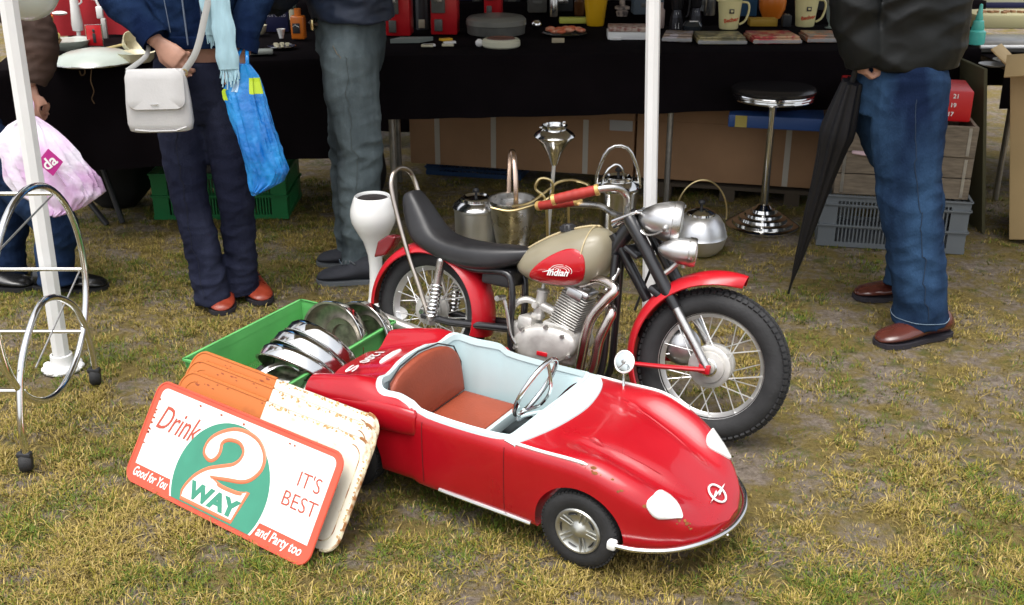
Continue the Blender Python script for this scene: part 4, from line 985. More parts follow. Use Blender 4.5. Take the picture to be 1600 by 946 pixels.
t = bucket('ice_bucket', 'tapered chrome champagne bucket with an upright flat handle', (.002, 4.16, 0), .055, .096, .265, lid=False, mt=CHROMED)
m = MB(); m.tube([(-.0, .10 * math.cos(a), .25 + .21 * math.sin(a)) for a in [PI * i / 24 for i in range(25)]], .0095, n=10, flat=.35); m.build('handle', mat('copper_handle', (.80, .60, .48), .25, 1.0), t); t.rotation_euler.z = R(8)
t = bucket('ice_bucket', 'chrome ice bucket with angular handles and open lid beside the white pole', (.425, 4.22, 0), .060, .082, .30, lid=True, mt=CHROME)
hex_ = spline([(-.088, 0, .29), (-.082, 0, .36), (-.040, 0, .45), (.030, 0, .455), (.075, 0, .37), (.088, 0, .29)], 3)
MB().tube(hex_, .007, n=10, flat=.6).build('handle', CHROME, t)
MB().tube(spline([(-.070, -.03, .30), (-.055, -.03, .36), (-.015, -.03, .395), (.015, -.03, .37), (.020, -.03, .31)], 5), .005, n=8).build('inner_handle', CHROME, t)
# gold wire bottle stand
t = thing('wire_stand', 'gold wire plant stand with looped rings behind the fuel tank', 'wire stand', (.12, 4.02, 0))
def WR(pts, k=6, r=.0055): return MB().tube(spline(pts, k), r, n=8)
WR([(.018, .0, 0), (.018, 0, .15), (.008, 0, .30), (-.03, 0, .345), (-.012, 0, .385), (.030, 0, .375), (.035, 0, .33), (.008, 0, .30), (-.06, -.04, .285), (-.13, -.06, .275), (-.20, -.05, .285)]).build('wire', BRASS, t)
WR([(.098, 0, 0), (.100, 0, .15), (.098, 0, .31), (.12, -.01, .325), (.17, 0, .335), (.175, .03, .35), (.12, .05, .365), (.06, .04, .36), (.02, .02, .335), (-.05, -.03, .30), (-.12, -.05, .290)]).build('wire', BRASS, t)
WR([(-.10, .08, 0), (-.10, .08, .14), (-.11, .06, .28)]).build('wire', BRASS, t)
MB().tube([Vector((-.06 + .10 * math.cos(a), .02 + .10 * math.sin(a), .02)) for a in [2 * PI * i / 32 for i in range(32)]], .005, n=6, loop=True).build('wire_ring', BRASS, t)
# chrome ashtray on a slim rod
t = thing('ashtray_stand', 'tall chrome ashtray with a conical bowl on a slim rod, behind the tank', 'ashtray stand', (.135, 4.12, 0))
tp = Vector((.028, -.01, .415))
m = MB(); m.lathe([(0, .0), (.012, .0), (.016, .012), (.030, .05), (.058, .092), (.076, .108), (.080, .115), (.074, .124), (.054, .138), (.046, .143), (.050, .150), (.050, .156), (.044, .158), (.042, .150), (0, .148)], tp, n=44); m.build('bowl', CHROME, t, smooth=30)
m = MB(); m.bbox(tp + Vector((.036, 0, .163)), (.012, .008, .016), .003); m.bbox(tp + Vector((-.05, 0, .147)), (.018, .012, .006), .002); m.build('cigarette_rests', CHROME, t)
MB().tube([tp + Vector((0, 0, .01)), tp * .55, (0, 0, .01)], [.0075, .0075, .0075], n=12).build('rod', mat('white_chrome_rod', (.9, .9, .9), .3, .6), t)
m = MB(); m.lathe([(.09, 0), (.088, .008), (.03, .016), (.01, .03), (0, .03)], n=32); m.build('foot', CHROME, t)
# ------------------------------------------------------------------ chrome bar trolley on the left
t = thing('bar_trolley', 'chrome bar trolley of round hoops on black castors, at the left edge', 'trolley', (-1.29, 2.79, 0))
def hoop(x, t, R_=.295, zc=.400):
    MB().tube([(x + .0, R_ * math.cos(a), zc + R_ * 1.0 * math.sin(a)) for a in [2 * PI * i / 64 for i in range(64)]], .0095, n=12, loop=True).build('hoop', CHROME, t)
TRX = (0.0, -.62)
for x in TRX:
    hoop(x, t)
    ar = spline([(x + .004, -.272, .055), (x + .004, -.262, .16), (x + .004, -.19, .30), (x + .004, -.02, .385), (x + .004, .16, .30), (x + .004, .235, .16), (x + .004, .245, .055)], 8)
    MB().tube(ar, .0095, n=12).build('leg_arch', CHROME, t)
    for yy in (-.272, .245):
        cst = MB().lathe([(0, -.016), (.020, -.016), (.025, -.010), (.025, .010), (.020, .016), (0, .016)], (x, yy, .0255), (1, .3, 0), n=28).build('castor', RUBBER, t)
        m = MB(); m.bbox((x, yy, .048), (.040, .024, .018), .007); m.cyl((x, yy, .05), (x, yy, .065), .008, n=10); m.build('castor_hood', BLACKP, cst)
for yy, zz in ((.185, .631), (-.185, .631), (.300, .36), (-.29, .33), (-.20, .20), (.2, .198)):
    MB().cyl((0, yy, zz), (-.62, yy, zz), .0062, n=10).build('cross_rail', CHROME, t)
for (a, b_) in (((-.01, .18, .630), (-.01, -.18, .590)), ((-.012, .28, .36), (-.012, -.1, .22))): MB().cyl(a, b_, .0028, n=6).build('brace_wire', STEEL, t)
# ------------------------------------------------------------------ tent poles and canopy
CANV = mat('canvas_white', (.62, .62, .60), .8, var=.04)
def pole(base, top, label, r, foot=True):
    t = thing('tent_pole', label, 'tent pole', base); d = Vector(top) - Vector(base)
    MB().cyl((0, 0, .004), d, r, n=8).build('pole_tube', WHITE, t, smooth=0)
    m = MB(); m.lathe([(.0, 0), (.062, .0), (.062, .005), (.045, .010), (.036, .016), (.034, .05), (.028, .052)], n=20)
    for i in range(9):
        a = 2 * PI * i / 9 + .2; m.ball((.05 * math.cos(a), .05 * math.sin(a), .008), (.017, .017, .011), 8, 6)
    m.build('foot_plate', WHITE, t); return t
pole((-1.436, 3.15, 0), (-1.392, 3.15, 2.30), 'white tent pole with a splayed foot, beside the chrome trolley', .027)
pole((.455, 3.32, 0), (.380, 3.32, 2.30), 'white tent pole rising behind the motorcycle handlebar', .0215)
for (x, y) in ((-1.42, 6.2), (.40, 6.2), (2.3, 3.3), (2.3, 6.2)):
    pole((x, y, 0), (x, y, 2.3), 'white tent pole at the ' + ('front right' if y < 4 else 'back left' if x < 0 else 'back middle' if x < 1 else 'back right') + ' of the stall roof', .022)
t = thing('tent_roof', 'white canvas roof of the market stall above the tables', 'tent roof', (.43, 4.75, 2.30))
m = MB(); X_, Y_ = 1.90, 1.50
ring0 = [(-X_, -Y_, 0), (X_, -Y_, 0), (X_, Y_, 0), (-X_, Y_, 0)]
ring0 = [Vector((lerp(ring0[i][0], ring0[(i+1) % 4][0], k / 8), lerp(ring0[i][1], ring0[(i+1) % 4][1], k / 8), 0)) for i in range(4) for k in range(8)]
m.rings([[p * 1.01 + Vector((0, 0, -.22 + .02 * (i % 2))) for i, p in enumerate(ring0)], [p * 1.01 for p in ring0], [p * .5 + Vector((0, 0, .32)) for p in ring0], [p * .02 + Vector((0, 0, .8)) for p in ring0]], cap=(False, True)); m.build('canvas', CANV, t, smooth=0)
# ------------------------------------------------------------------ boxes and crates under and beside the table
CARD = mat('cardboard', (0.38, 0.215, 0.11), .8, var=.10, vscale=5, bump=.05, bscale=20)
CARDL = mat('pale_cardboard', (0.46, 0.33, 0.16), .8, var=.08, vscale=4)
TAPE = mat('parcel_tape', (.52, .48, .40), .4)
def cbox(label, L, Wd, Hh, loc, rz, tapes=(), material=None, flaps=False, cat='box', group=None, lid=True):
    t = thing('cardboard_box', label, cat, loc, rz, group); material = material or CARD
    m = MB(); m.bbox((0, Wd / 2, Hh / 2), (L, Wd, Hh), .006, seg=2); m.build('carton', material, t)
    if lid: MB().bbox((0, Wd / 2, Hh * .80), (L + .006, Wd + .006, .004), .001).build('flap_edge', material, t)
    for x in tapes:
        MB().box((x, -.0006, Hh * .40), (.026, .0025, Hh * .78)).build('tape_strip', TAPE, t, smooth=0)
    return t
pL = G(640, 255, .09); pR = G(1290, 297, .09); pM = pL.lerp(pR, .56); dv = (pR - pL).normalized(); rzb = math.atan2(dv.y, dv.x); LB = (pR - pL).length
b1 = cbox('long brown cardboard box with pale tape strips, under the table behind the ice buckets', LB * .56 - .01, .35, .34, pL.lerp(pR, .28), rzb, (-.42, -.13, .33))
MB().box((.50, -.002, .25), (.11, .003, .05)).build('paper_label', mat('grey_label', (.45, .44, .42), .6), b1, smooth=0)
cbox('brown cardboard box with two tape strips, behind the bar stool', LB * .44 - .01, .35, .35, pL.lerp(pR, .78), rzb, (-.36, .26))
BLUEP = mat('blue_plastic', (.012, .045, .12), .5); GREYP = mat('grey_plastic', (.13, .145, .155), .5, var=.08, vscale=8)
crate('plastic_crate', 'dark blue plastic crate under the long cardboard box', 'crate', .50, .34, .085, BLUEP, pL + Vector((.36, .22, 0)) - Vector((0, 0, .09)), rzb, nbar=16)
for k, (x0, lab) in enumerate(((.30, 'flat wooden pallet under the right-hand cardboard box'),)):
    q = pL.lerp(pR, .78) - Vector((0, 0, .09)); t = thing('pallet', lab, 'pallet', q, rzb)
    for yy in (.04, .17, .30): MB().box((0, yy, .066), (LB * .42, .08, .016)).build('plank', mat('pallet_wood', (.08, .06, .04), .9), t, smooth=0)
    for xx in (-.3, 0, .3): MB().box((xx, .17, .029), (.07, .34, .057)).build('block', MATS['pallet_wood'], t, smooth=0)
t = cbox('flat blue box with a yellow end, lying on the cardboard box behind the stool', .40, .22, .055, G(1215, 207, .44) + Vector((0, .05, .0)), rzb, (), mat('blue_card', (.018, .06, .20), .5), lid=False)
MB().box((-.145, -.001, .028), (.05, .004, .050)).build('yellow_end', mat('ochre_card', (.35, .28, .06), .6), t, smooth=0)
gA, gB = Vector((1.288, 4.364, 0)), Vector((1.864, 4.242, 0)); gd = (gB - gA).normalized(); grz = math.atan2(gd.y, gd.x); gn = Vector((-gd.y, gd.x, 0)); gc = (gA + gB) / 2 + gn * .19
crate('plastic_crate', 'grey slotted plastic crate at the bottom of the stack behind the umbrella', 'crate', .585, .38, .225, GREYP, gc, grz, rails=(0, .40, .80, 1.0), nbar=30)
WOOD = mat('weathered_wood', (0.17, 0.135, 0.095), .85, var=.3, vscale=9, stretch=(2, 14, 14), bump=.2, bscale=30)
def wooden(label, loc, rz, L=.55, Wd=.36, Hh=.165, n=2):
    t = thing('wooden_crate', label, 'wooden crate', loc, rz, 'weathered wooden crates stacked behind the umbrella')
    ph = (Hh - .004 * (n - 1)) / n
    for k in range(n):
        z = ph / 2 + k * (ph + .004)
        for sy in (-1, 1): MB().bbox((0, sy * (Wd / 2 - .007), z), (L, .014, ph), .002, seg=1).build('plank', WOOD, t)
        for sx in (-1, 1): MB().bbox((sx * (L / 2 - .009), 0, z), (.014, Wd - .030, ph), .002, seg=1).build('plank', WOOD, t)
    for sx in (-1, 1): MB().box((sx * (L / 2 - .03), -Wd / 2 - .001, Hh / 2), (.012, .003, Hh * .9)).build('metal_strap', STEEL, t, smooth=0)
    MB().box((0, 0, .006), (L - .04, Wd - .04, .008)).build('base', WOOD, t, smooth=0)
    return t
wooden('lower weathered wooden crate, resting on the grey plastic crate', gc + Vector((.012, 0, .227)), grz + R(1.5), L=.53, Hh=.175, n=2)
wooden('upper weathered wooden crate, carrying the red box with white numbers', gc + Vector((.012, .0, .404)), grz - R(.5), L=.54, Hh=.125, n=1)
t = thing('cloth', 'pink and white cloth squeezed between the two wooden crates', 'cloth', gc + Vector((.012, 0, .400)), grz)
m = MB(); m.bbox((-.12, -.165, .004), (.17, .05, .012), .004); m.tube(spline([(-.20, -.190, .004), (-.15, -.196, .0), (-.1, -.194, -.004), (-.05, -.190, .004)], 5), .006, n=8); m.build('cloth_fold', mat('pink_cloth', (.62, .45, .48), .8), t)
t = thing('number_box', 'bright red box printed with white numbers on the upper wooden crate', 'box', gc + Vector((.012, .02, .533)), grz - R(2))
m = MB(); m.bbox((0, 0, .062), (.50, .26, .124), .006); m.build('carton', mat('red_card', (.52, .01, .012), .4), t)
for (s_, x, z) in (('21', .185, .102), ('19', .178, .066), ('17', .172, .030), ('20', .10, .102), ('18', .10, .066), ('16', .10, .03), ('mo', -.17, .100), ('tu', -.17, .066), ('me', -.17, .030), ('5', -.09, .102), ('4', -.09, .066), ('3', -.09, .03), ('15', .01, .1), ('14', .01, .066), ('13', .01, .03)):
    text(s_, .024, WHITEG, t, basis((x, -.1312, z), (1, 0, 0), (0, 0, 1)), name='number', bold=.0005)
t = thing('paper_stack', 'grey and white papers standing upright behind the red number box', 'papers', gc + Vector((.10, .17, .533)), grz)
MB().box((0, 0, .13), (.14, .02, .26), rot=Matrix.Rotation(R(4), 4, 'X')).build('grey_card', mat('grey_paper', (.35, .37, .38), .7), t, smooth=0)
MB().box((.09, -.01, .13), (.035, .025, .27), rot=Matrix.Rotation(R(4), 4, 'X')).build('white_card', WHITE, t, smooth=0)
# tall open carton leaning at the right edge
q = Vector((2.13, 4.40, 0)); t = thing('cardboard_box', 'tall pale cardboard box with open top flaps at the right edge', 'box', q, R(-29))
tb = Matrix.Rotation(R(-7.5), 4, 'Y'); tb = Matrix.Rotation(R(-7.5) * -1 * -1, 4, 'Y')
m = MB(); m.bbox((.22, .19, .37), (.46, .38, .72), .005); c_ = m.build('carton', CARDL, t); c_.rotation_euler = (R(-4), R(-9), 0)
m = MB(); m.bbox((.20, -.075, .745), (.44, .13, .007), .002, rot=Matrix.Rotation(R(38), 4, 'X')); o = m.build('top_flap', CARDL, t); o.rotation_euler = (R(-4), R(-9), 0)
m = MB(); m.bbox((-.05, .19, .77), (.11, .34, .007), .002, rot=Matrix.Rotation(R(50), 4, 'Y')); o = m.build('top_flap', CARDL, t); o.rotation_euler = (R(-4), R(-9), 0)
m = MB(); m.bbox((.12, -.02, .70), (.05, .004, .03), .001); o = m.build('label', WHITE, t); o.rotation_euler = (R(-4), R(-9), 0)
t = thing('folded_board', 'dark greenish board edge leaning beside the tall pale box', 'board', (2.06, 4.52, 0))
m = MB(); m.bbox((0, .2, .36), (.016, .40, .72), .003); o = m.build('board_panel', mat('dark_board', (.07, .065, .03), .8), t); o.rotation_euler = (0, R(-8.5), 0)
t = thing('easel_leg', 'thin wooden rail and rod standing in the dark gap left of the tall box', 'rail', (1.97, 4.75, 0))
MB().cyl((0, 0, 0), (.03, 0, .35), .006, n=8).build('rod', WOOD, t); MB().cyl((-.06, 0, .34), (.1, 0, .345), .006, n=8).build('cross_rail', WOOD, t)
# green crates and black bundles at the left, under the table
GR2 = mat('deep_green_plastic', (.012, .18, .05), .45, var=.1)
crate('plastic_crate', 'dark green plastic crate under the table behind the woman\'s legs', 'crate', .60, .36, .215, GR2, (-1.32, 4.90, 0), R(1), rails=(0, .5, 1.0), nbar=34)
t = thing('grey_bundle', 'grey cloth bundle lying in the dark green crate', 'bundle', (-1.40, 4.86, .10))
m = MB(); rn = random.Random(2); m.ball((0, 0, .10), (.14, .10, .09), 20, 14); m.ball((.09, 0, .14), (.05, .06, .09), 16, 12); o = m.build('bundle_cloth', mat('grey_cloth', (.16, .15, .14), .9), t)
def lump(label, loc, sc, seed, name='black_bag', cat='bag', mt=None):
    t = thing(name, label, cat, loc); m = MB(); rings = []; n_ = 28
    for i in range(15):
        v = i / 14; ring = []
        for j in range(n_):
            a = 2 * PI * j / n_; rr = (math.sin(PI * min(.98, max(.02, v * .88 + .06))) ** .5) * (1 + .16 * noise.noise(Vector((math.cos(a) * 1.6, math.sin(a) * 1.6, v * 3 + seed))))
            ring.append(Vector((sc[0] * rr * math.cos(a), sc[1] * rr * math.sin(a), sc[2] * v)))
        rings.append(ring)
    m.rings(rings); m.build('bag_body', mt or mat('black_cloth', (.006, .006, .007), .75), t, smooth=60)
    MB().tube(spline([(-.06, 0, sc[2] * .95), (-.04, 0, sc[2] * 1.15), (.04, 0, sc[2] * 1.15), (.06, 0, sc[2] * .95)], 5), .008, n=8).build('carry_strap', MATS['black_cloth'] if 'black_cloth' in MATS else BLACKP, t)
lump('black bag standing under the table left of the green crate', (-1.86, 4.95, 0), (.19, .15, .40), 1.0)
lump('black bag hanging low under the table between the two men', (-.72, 4.98, 0), (.13, .12, .38), 4.0)
t = thing('chair_frame', 'dark folding chair legs crossing under the table at the left', 'chair', (-1.93, 4.62, 0))
for (a, b_) in (((-.12, 0, 0), (.10, .1, .36)), ((.12, .02, .0), (-.14, .12, .33)), ((.18, .05, 0), (.05, .15, .40))): MB().cyl(a, b_, .013, n=8).build('leg', BLACKP, t)
MB().bbox((-.02, .10, .36), (.36, .3, .03), .01).build('seat', BLACKP, t)
# ------------------------------------------------------------------ tables with black cloth
CLOTH = mat('black_table_cloth', (.0055, .0040, .005), .95, var=.2, vscale=6, spec=.06)
def table(name, label, a, b_, depth, z, drop0, drop1, seed, legs=True):
    a, b_ = Vector(a), Vector(b_); L = (b_ - a).length; rz = math.atan2(b_.y - a.y, b_.x - a.x); t = thing(name, label, 'table', a, rz)
    MB().bbox((L / 2, depth / 2, z - .018), (L - .02, depth - .02, .024), .003).build('table_top', WOOD, t)
    for x in (.10, L / 2, L - .10):
        for y in (.08, depth - .08): MB().cyl((x, y, 0), (x, y, z - .03), .014, n=10).build('leg', STEEL, t)
    m = MB(); nx = int(L / .03); g = []
    prof = [(depth + .003, None, 1.0), (depth + .002, 0, 0), (depth * .5, 0, 0), (.0, 0, 0), (-.004, -.003, 0), (-.008, -.03, 0)] + [(-.008, None, q) for q in (.15, .3, .5, .7, .85, 1.0)]
    for i in range(nx + 1):
        x = L * i / nx; dr = lerp(drop0, drop1, i / nx) + .008 * noise.noise(Vector((x * 3, seed, 0))); col_ = []
        for y, dz, q in prof:
            if dz is None:
                w = q * (.013 * noise.noise(Vector((x * 5.5, seed + 3, q * .7))) + .008 * math.sin(x * 24 + 2 * noise.noise(Vector((x * 2, seed, 1))))) ; yy = y - abs(w) if y < depth / 2 else y + abs(w)
                if y < depth / 2: yy = y - .010 * q + w
                if y > depth / 2: q = .5; col_.append(Vector((x, yy, z - .25)))
                else: col_.append(Vector((x, yy, z - dr * q)))
            else: col_.append(Vector((x, y, z + dz + .0015 * noise.noise(Vector((x * 4, y * 4, seed))))))
        g.append(col_)
    m.rings(g, closed=False); m.build('table_cloth', CLOTH, t, smooth=60); return t
T1a, T1b, T2b = (-2.05, 4.30, 0), (-.62, 4.62, 0), (2.04, 4.80, 0)
table('stall_table', 'left stall table under a black cloth, behind the woman in denim', T1a, T1b, .80, .745, .42, .42, 1.0)
table('stall_table', 'long right stall table under a black cloth, with boxes stored below', T1b, T2b, .80, .750, .27, .245, 6.0)
table('back_table', 'dark covered table at the back of the stall, behind the goods', (-2.4, 6.0, 0), (2.6, 6.15, 0), .6, .80, .70, .70, 9.0)
# ------------------------------------------------------------------ people
def denim(name, c1, c2, sc=7.0):
    m = mat(name, c1, .9, col2=c2, mix=(.38, .66), vscale=sc * 1.3, stretch=(1, 1, .4), bump=.3, bscale=260, spec=.1, detail=8)
    return m
UNDER = lambda co: np.where((co[:, 2] > .10) & (co[:, 2] < .84), -.020, 0.0).astype('f')
SKIN = mat('skin', (0.50, 0.27, 0.19), .5, var=.10, vscale=30, bump=.04, bscale=120)
DEN_W = denim('dark_indigo_denim', (.012, .014, .030), (.026, .030, .055))
DEN_J = denim('blue_denim_jacket', (.004, .012, .044), (.018, .042, .105))
DEN_G = denim('grey_green_denim', (.042, .054, .060), (.135, .170, .182), 5)
DEN_M = denim('washed_blue_denim', (.005, .012, .036), (.028, .064, .130), 4.5)
DEN_L = denim('navy_denim', (.010, .022, .060), (.022, .045, .10))
def loft(m, secs, n=24, p=1.0):
    """secs: (centre, half width, half depth, yaw) rings stacked along their centres"""
    rings = []
    for i, (c, a, b_, yaw) in enumerate(secs):
        c = Vector(c); ca, sa = math.cos(yaw), math.sin(yaw)
        rings.append([c + Vector((ca * a * math.cos(t) - sa * b_ * math.sin(t), sa * a * math.cos(t) + ca * b_ * math.sin(t), 0)) for t in [2 * PI * k / n for k in range(n)]])
    m.rings(rings); return m
def limb(m, pts, rr, n=18, k=5):
    P_ = spline(pts, k); N = len(P_); R_ = [interp(i / (N - 1) * (len(rr) - 1), list(range(len(rr))), rr) for i in range(N)]
    m.tube(P_, R_, n=n); m.ball(P_[0], R_[0] * .98, 14, 10); return m
def hand(m, wrist, d, palm, side, curl=(.5, .6, .65, .7), thumb=.5, k=1.0):
    """wrist point, direction of the fingers, palm normal; side = +1/-1 puts the thumb on that side"""
    wrist = Vector(wrist); x = Vector(d).normalized(); z = -Vector(palm); z = (z - x * z.dot(x)).normalized(); y = z.cross(x) * side
    def W_(a, b_, c): return wrist + (x * a + y * b_ + z * c) * k
    m.tube([W_(-.03, 0, 0), W_(.0, 0, 0), W_(.03, .002, 0), W_(.065, .0, .002), W_(.088, 0, .001)], [.024 * k, .025 * k, .034 * k, .038 * k, .034 * k], n=16, flat=.42, up=z)
    for i, (b0, ln, r_) in enumerate(((.030, .070, .0088), (.010, .078, .0092), (-.010, .072, .0088), (-.028, .058, .0078))):
        a = 0; p = Vector((.082 - .006 * abs(i - 1), b0, 0)); pts = [p.copy()]; c = curl[i]
        pts.insert(0, p - Vector((.03, 0, 0)))
        for sl_, cc in ((.45, c * .8), (.32, c * 1.2), (.23, c * .9)):
            a += cc; p = p + Vector((math.cos(a) * ln * sl_, 0, -math.sin(a) * ln * sl_)); pts.append(p.copy())
        q = [W_(*v) for v in pts]; m.tube(q, [r_ * k, r_ * k * 1.05, r_ * k, r_ * k * .95, r_ * k * .78], n=10); m.ball(q[-1], r_ * k * .78, 10, 8)
    pts = [Vector((.012, .018, -.004)), Vector((.035, .040, -.012)), Vector((.060, .052 - .02 * thumb, -.018 - .012 * thumb)), Vector((.085, .050 - .035 * thumb, -.022 - .02 * thumb))]
    q = [W_(*v) for v in pts]; m.tube(q, [.014 * k, .0125 * k, .0105 * k, .0085 * k], n=10); m.ball(q[-1], .0085 * k, 10, 8)
def head(m, c, yaw, k=1.0):
    M = Matrix.Translation(Vector(c)) @ Matrix.Rotation(yaw, 4, 'Z')       # local +x = face
    m.ball((0, 0, .012 * k), (.098 * k, .076 * k, .118 * k), 24, 16, M=M)
    m.ball((.035 * k, 0, -.055 * k), (.055 * k, .054 * k, .062 * k), 18, 12, M=M)
    m.tube([(.088 * k, 0, .015 * k), (.108 * k, 0, -.018 * k), (.095 * k, 0, -.026 * k)], [.008, .014, .010], n=10, M=M)
    m.tube([(.088 * k, -.022 * k, -.058 * k), (.096 * k, 0, -.057 * k), (.088 * k, .022 * k, -.058 * k)], [.004, .007, .004], n=8, M=M)
    for s_ in (-1, 1):
        m.ball((.078 * k, s_ * .03 * k, .012 * k), (.016, .020, .013), 10, 8, M=M)
        m.ball((.0, s_ * .078 * k, -.01 * k), (.018, .010, .032), 10, 8, M=M)
    return M
def fold(amp, s1=(11, 11, 16), s2=(26, 26, 34), zk=None, seed=0.0):
    def f(co):
        out = np.empty(len(co), 'f')
        for i in range(len(co)):
            x, y, z = co[i]; a = 1.0 if zk is None else zk(z)
            n0 = noise.noise(Vector((x * s1[0] + seed, y * s1[1] - seed, z * 3.2 + x * 3)))
            n1 = noise.noise(Vector((x * s1[0] * .45 + seed, y * s1[1] * .45, z * s1[2] * 1.1 + x * 4 - y * 3)))
            n2 = noise.noise(Vector((x * s2[0] * .5, y * s2[1] * .5 + seed, z * s2[2] * .8 - x * 7 + y * 4)))
            out[i] = amp * (.9 * n0 + a * (.9 * (.35 - abs(n1) * 1.8) + .6 * (.3 - abs(n2) * 1.6)))
        return out
    return f
def shoe(parent, toe, yaw, L, Wd, h, material, sole_mt=None, lift=0.0, name='shoe'):
    """toe point on the ground; yaw = direction the toe points"""
    M = Matrix.Translation(Vector(toe)) @ Matrix.Rotation(yaw, 4, 'Z') @ Matrix.Translation((-L, 0, 0)) @ Matrix.Rotation(-lift, 4, 'Y')
    m = MB(); rings = []
    for t, w, zt, zb in ((0.0, .35, .50, .02), (.02, .62, .80, .014), (.10, .80, 1.0, .014), (.22, .84, 1.02, .014), (.32, .82, .98, .014), (.42, .84, .86, .014), (.55, .94, .70, .014), (.70, 1.0, .60, .014), (.82, .95, .53, .014), (.91, .80, .46, .014), (.97, .55, .36, .015), (1.0, .22, .24, .018)):
        z1 = h * zt; zc = (z1 + zb) / 2; hz = (z1 - zb) / 2; hw = Wd / 2 * w
        rings.append([Vector((t * L, hw * math.copysign(abs(math.cos(a)) ** .8, math.cos(a)) * (1 - .28 * max(0, math.sin(a))), zc + hz * math.sin(a))) for a in [2 * PI * k / 22 for k in range(22)]])
    m.rings(rings, M=M); s_ = m.build(name, material, parent, smooth=70)
    out = [(0, .30), (.02, .6), (.10, .80), (.25, .84), (.40, .82), (.55, .92), (.70, 1.02), (.82, .98), (.91, .84), (.97, .6), (1.01, .25)]
    poly = [(t * L, Wd / 2 * w * 1.05) for t, w in out] + [(t * L, -Wd / 2 * w * 1.05) for t, w in reversed(out)]
    m = MB(); m.prism(poly, .0, .016, M=M); m.build('sole', sole_mt or BLACKP, s_, smooth=0)
    m = MB(); m.tube([M @ Vector((L * .42, -Wd * .30, h * .80)), M @ Vector((L * .50, 0, h * .84)), M @ Vector((L * .42, Wd * .30, h * .80))], .003, n=6)
    for t in (.50, .56, .62): m.tube([M @ Vector((L * t, -Wd * .16, h * (1.18 - t * .72))), M @ Vector((L * t, 0, h * (1.24 - t * .72))), M @ Vector((L * t, Wd * .16, h * (1.18 - t * .72)))], .0026, n=6)
    m.build('laces', sole_mt or BLACKP, s_)['kind'] = 'stuff'
    return s_
def on_cloth(o, pts, r, mt, name, par, off=.0012):
    q = []
    for p in pts:
        ok, loc, nn, _ = o.closest_point_on_mesh(Vector(p))
        if ok: q.append(loc + nn * off)
    return MB().tube(q, r, n=5, flat=.6).build(name, mt, par)
def garment(parent, m, name, mt, vox, disp, sm=3):
    o = m.build(name, mt, parent); return remesh(o, vox, sm, .5, disp)

# --- the woman in a denim jacket
wom = thing('person', 'woman in denim jacket, dark jeans and red-brown shoes standing with a white handbag', 'person', (0, 0, 0))
hipc = D(300, 130, 3.78); yw = R(-4)
kL, kR = D(294, 300, 3.71), D(367, 300, 3.74); aL, aR = D(330, 452, 3.67), D(379, 440, 3.76)
m = MB()
loft(m, [((-1.09, 3.80, .80), .130, .09, yw), ((-1.09, 3.80, .86), .132, .092, yw), ((-1.085, 3.79, .93), .128, .095, yw), ((-1.085, 3.79, 1.0), .120, .088, yw), ((-1.085, 3.79, 1.12), .132, .095, yw), ((-1.085, 3.79, 1.24), .150, .105, yw), ((-1.085, 3.79, 1.33), .160, .085, yw), ((-1.085, 3.79, 1.38), .09, .06, yw), ((-1.085, 3.785, 1.42), .048, .05, yw), ((-1.085, 3.775, 1.47), .046, .05, yw)])
head(m, (-1.085, 3.76, 1.55), R(-80), .97)
limb(m, [(-1.165, 3.80, .80), kL, aL, aL + Vector((0, .02, -.04))], [.066, .040, .030, .030]); limb(m, [(-1.015, 3.80, .80), kR, aR, aR + Vector((0, .02, -.04))], [.066, .040, .030, .030])
wR = D(246, 66, 3.63); elR = D(176, -18, 3.72)
limb(m, [(-1.235, 3.80, 1.33), elR, wR], [.05, .042, .024]); 
wL = D(379, 84, 3.68); elL = D(404, -40, 3.76)
limb(m, [(-.935, 3.80, 1.33), elL, wL], [.05, .042, .025])
hand(m, wR + Vector((.008, -.005, -.004)), (.75, -.15, -.62), (.1, .9, -.15), -1, (.35, .55, .75, .85), .4)
hand(m, wL, (-.15, -.25, -.95), (-.9, .1, 0), 1, (.9, 1.0, 1.1, 1.1), .9)
bo = m.build('body', SKIN, wom); remesh(bo, .0042, 2, .4, UNDER)
m = MB()
loft(m, [((-1.09, 3.80, .66), .135, .09, yw), ((-1.09, 3.80, .74), .162, .112, yw), ((-1.09, 3.80, .82), .163, .118, yw), ((-1.088, 3.80, .855), .153, .113, yw), ((-1.087, 3.797, .875), .148, .110, yw)])
limb(m, [(-1.165, 3.80, .80), kL.lerp(Vector((-1.165, 3.80, .80)), .5), kL, kL.lerp(aL, .5) + Vector((0, .01, 0)), aL, aL + Vector((.006, -.005, -.05))], [.092, .082, .066, .062, .063, .066])
limb(m, [(-1.015, 3.80, .80), kR.lerp(Vector((-1.015, 3.80, .80)), .5), kR, kR.lerp(aR, .5) + Vector((0, .01, 0)), aR, aR + Vector((.004, -.005, -.05))], [.092, .082, .066, .062, .060, .064])
jw = garment(wom, m, 'jeans', DEN_W, .006, fold(.0055, zk=lambda z: .5 + (1.2 if z < .30 else .5 if z < .55 else .2)))
on_cloth(jw, [Vector((kL.x + .004, 3.3, z)) for z in np.linspace(.80, .10, 40)], .0010, mat('dark_seam', (.006, .007, .014), .9), 'front_crease', jw)
on_cloth(jw, [Vector((-1.20 + .07 * t, 3.3, .86 - .06 * t * t)) for t in [i / 10 for i in range(11)]], .0014, MATS['dark_seam'], 'pocket_edge', jw)
MB().lathe([(0, 0), (.008, 0), (.006, .004), (0, .005)], (-1.075, 3.682, .852), (0, -1, 0), n=12).build('jeans_button', STEEL, jw)
m = MB()
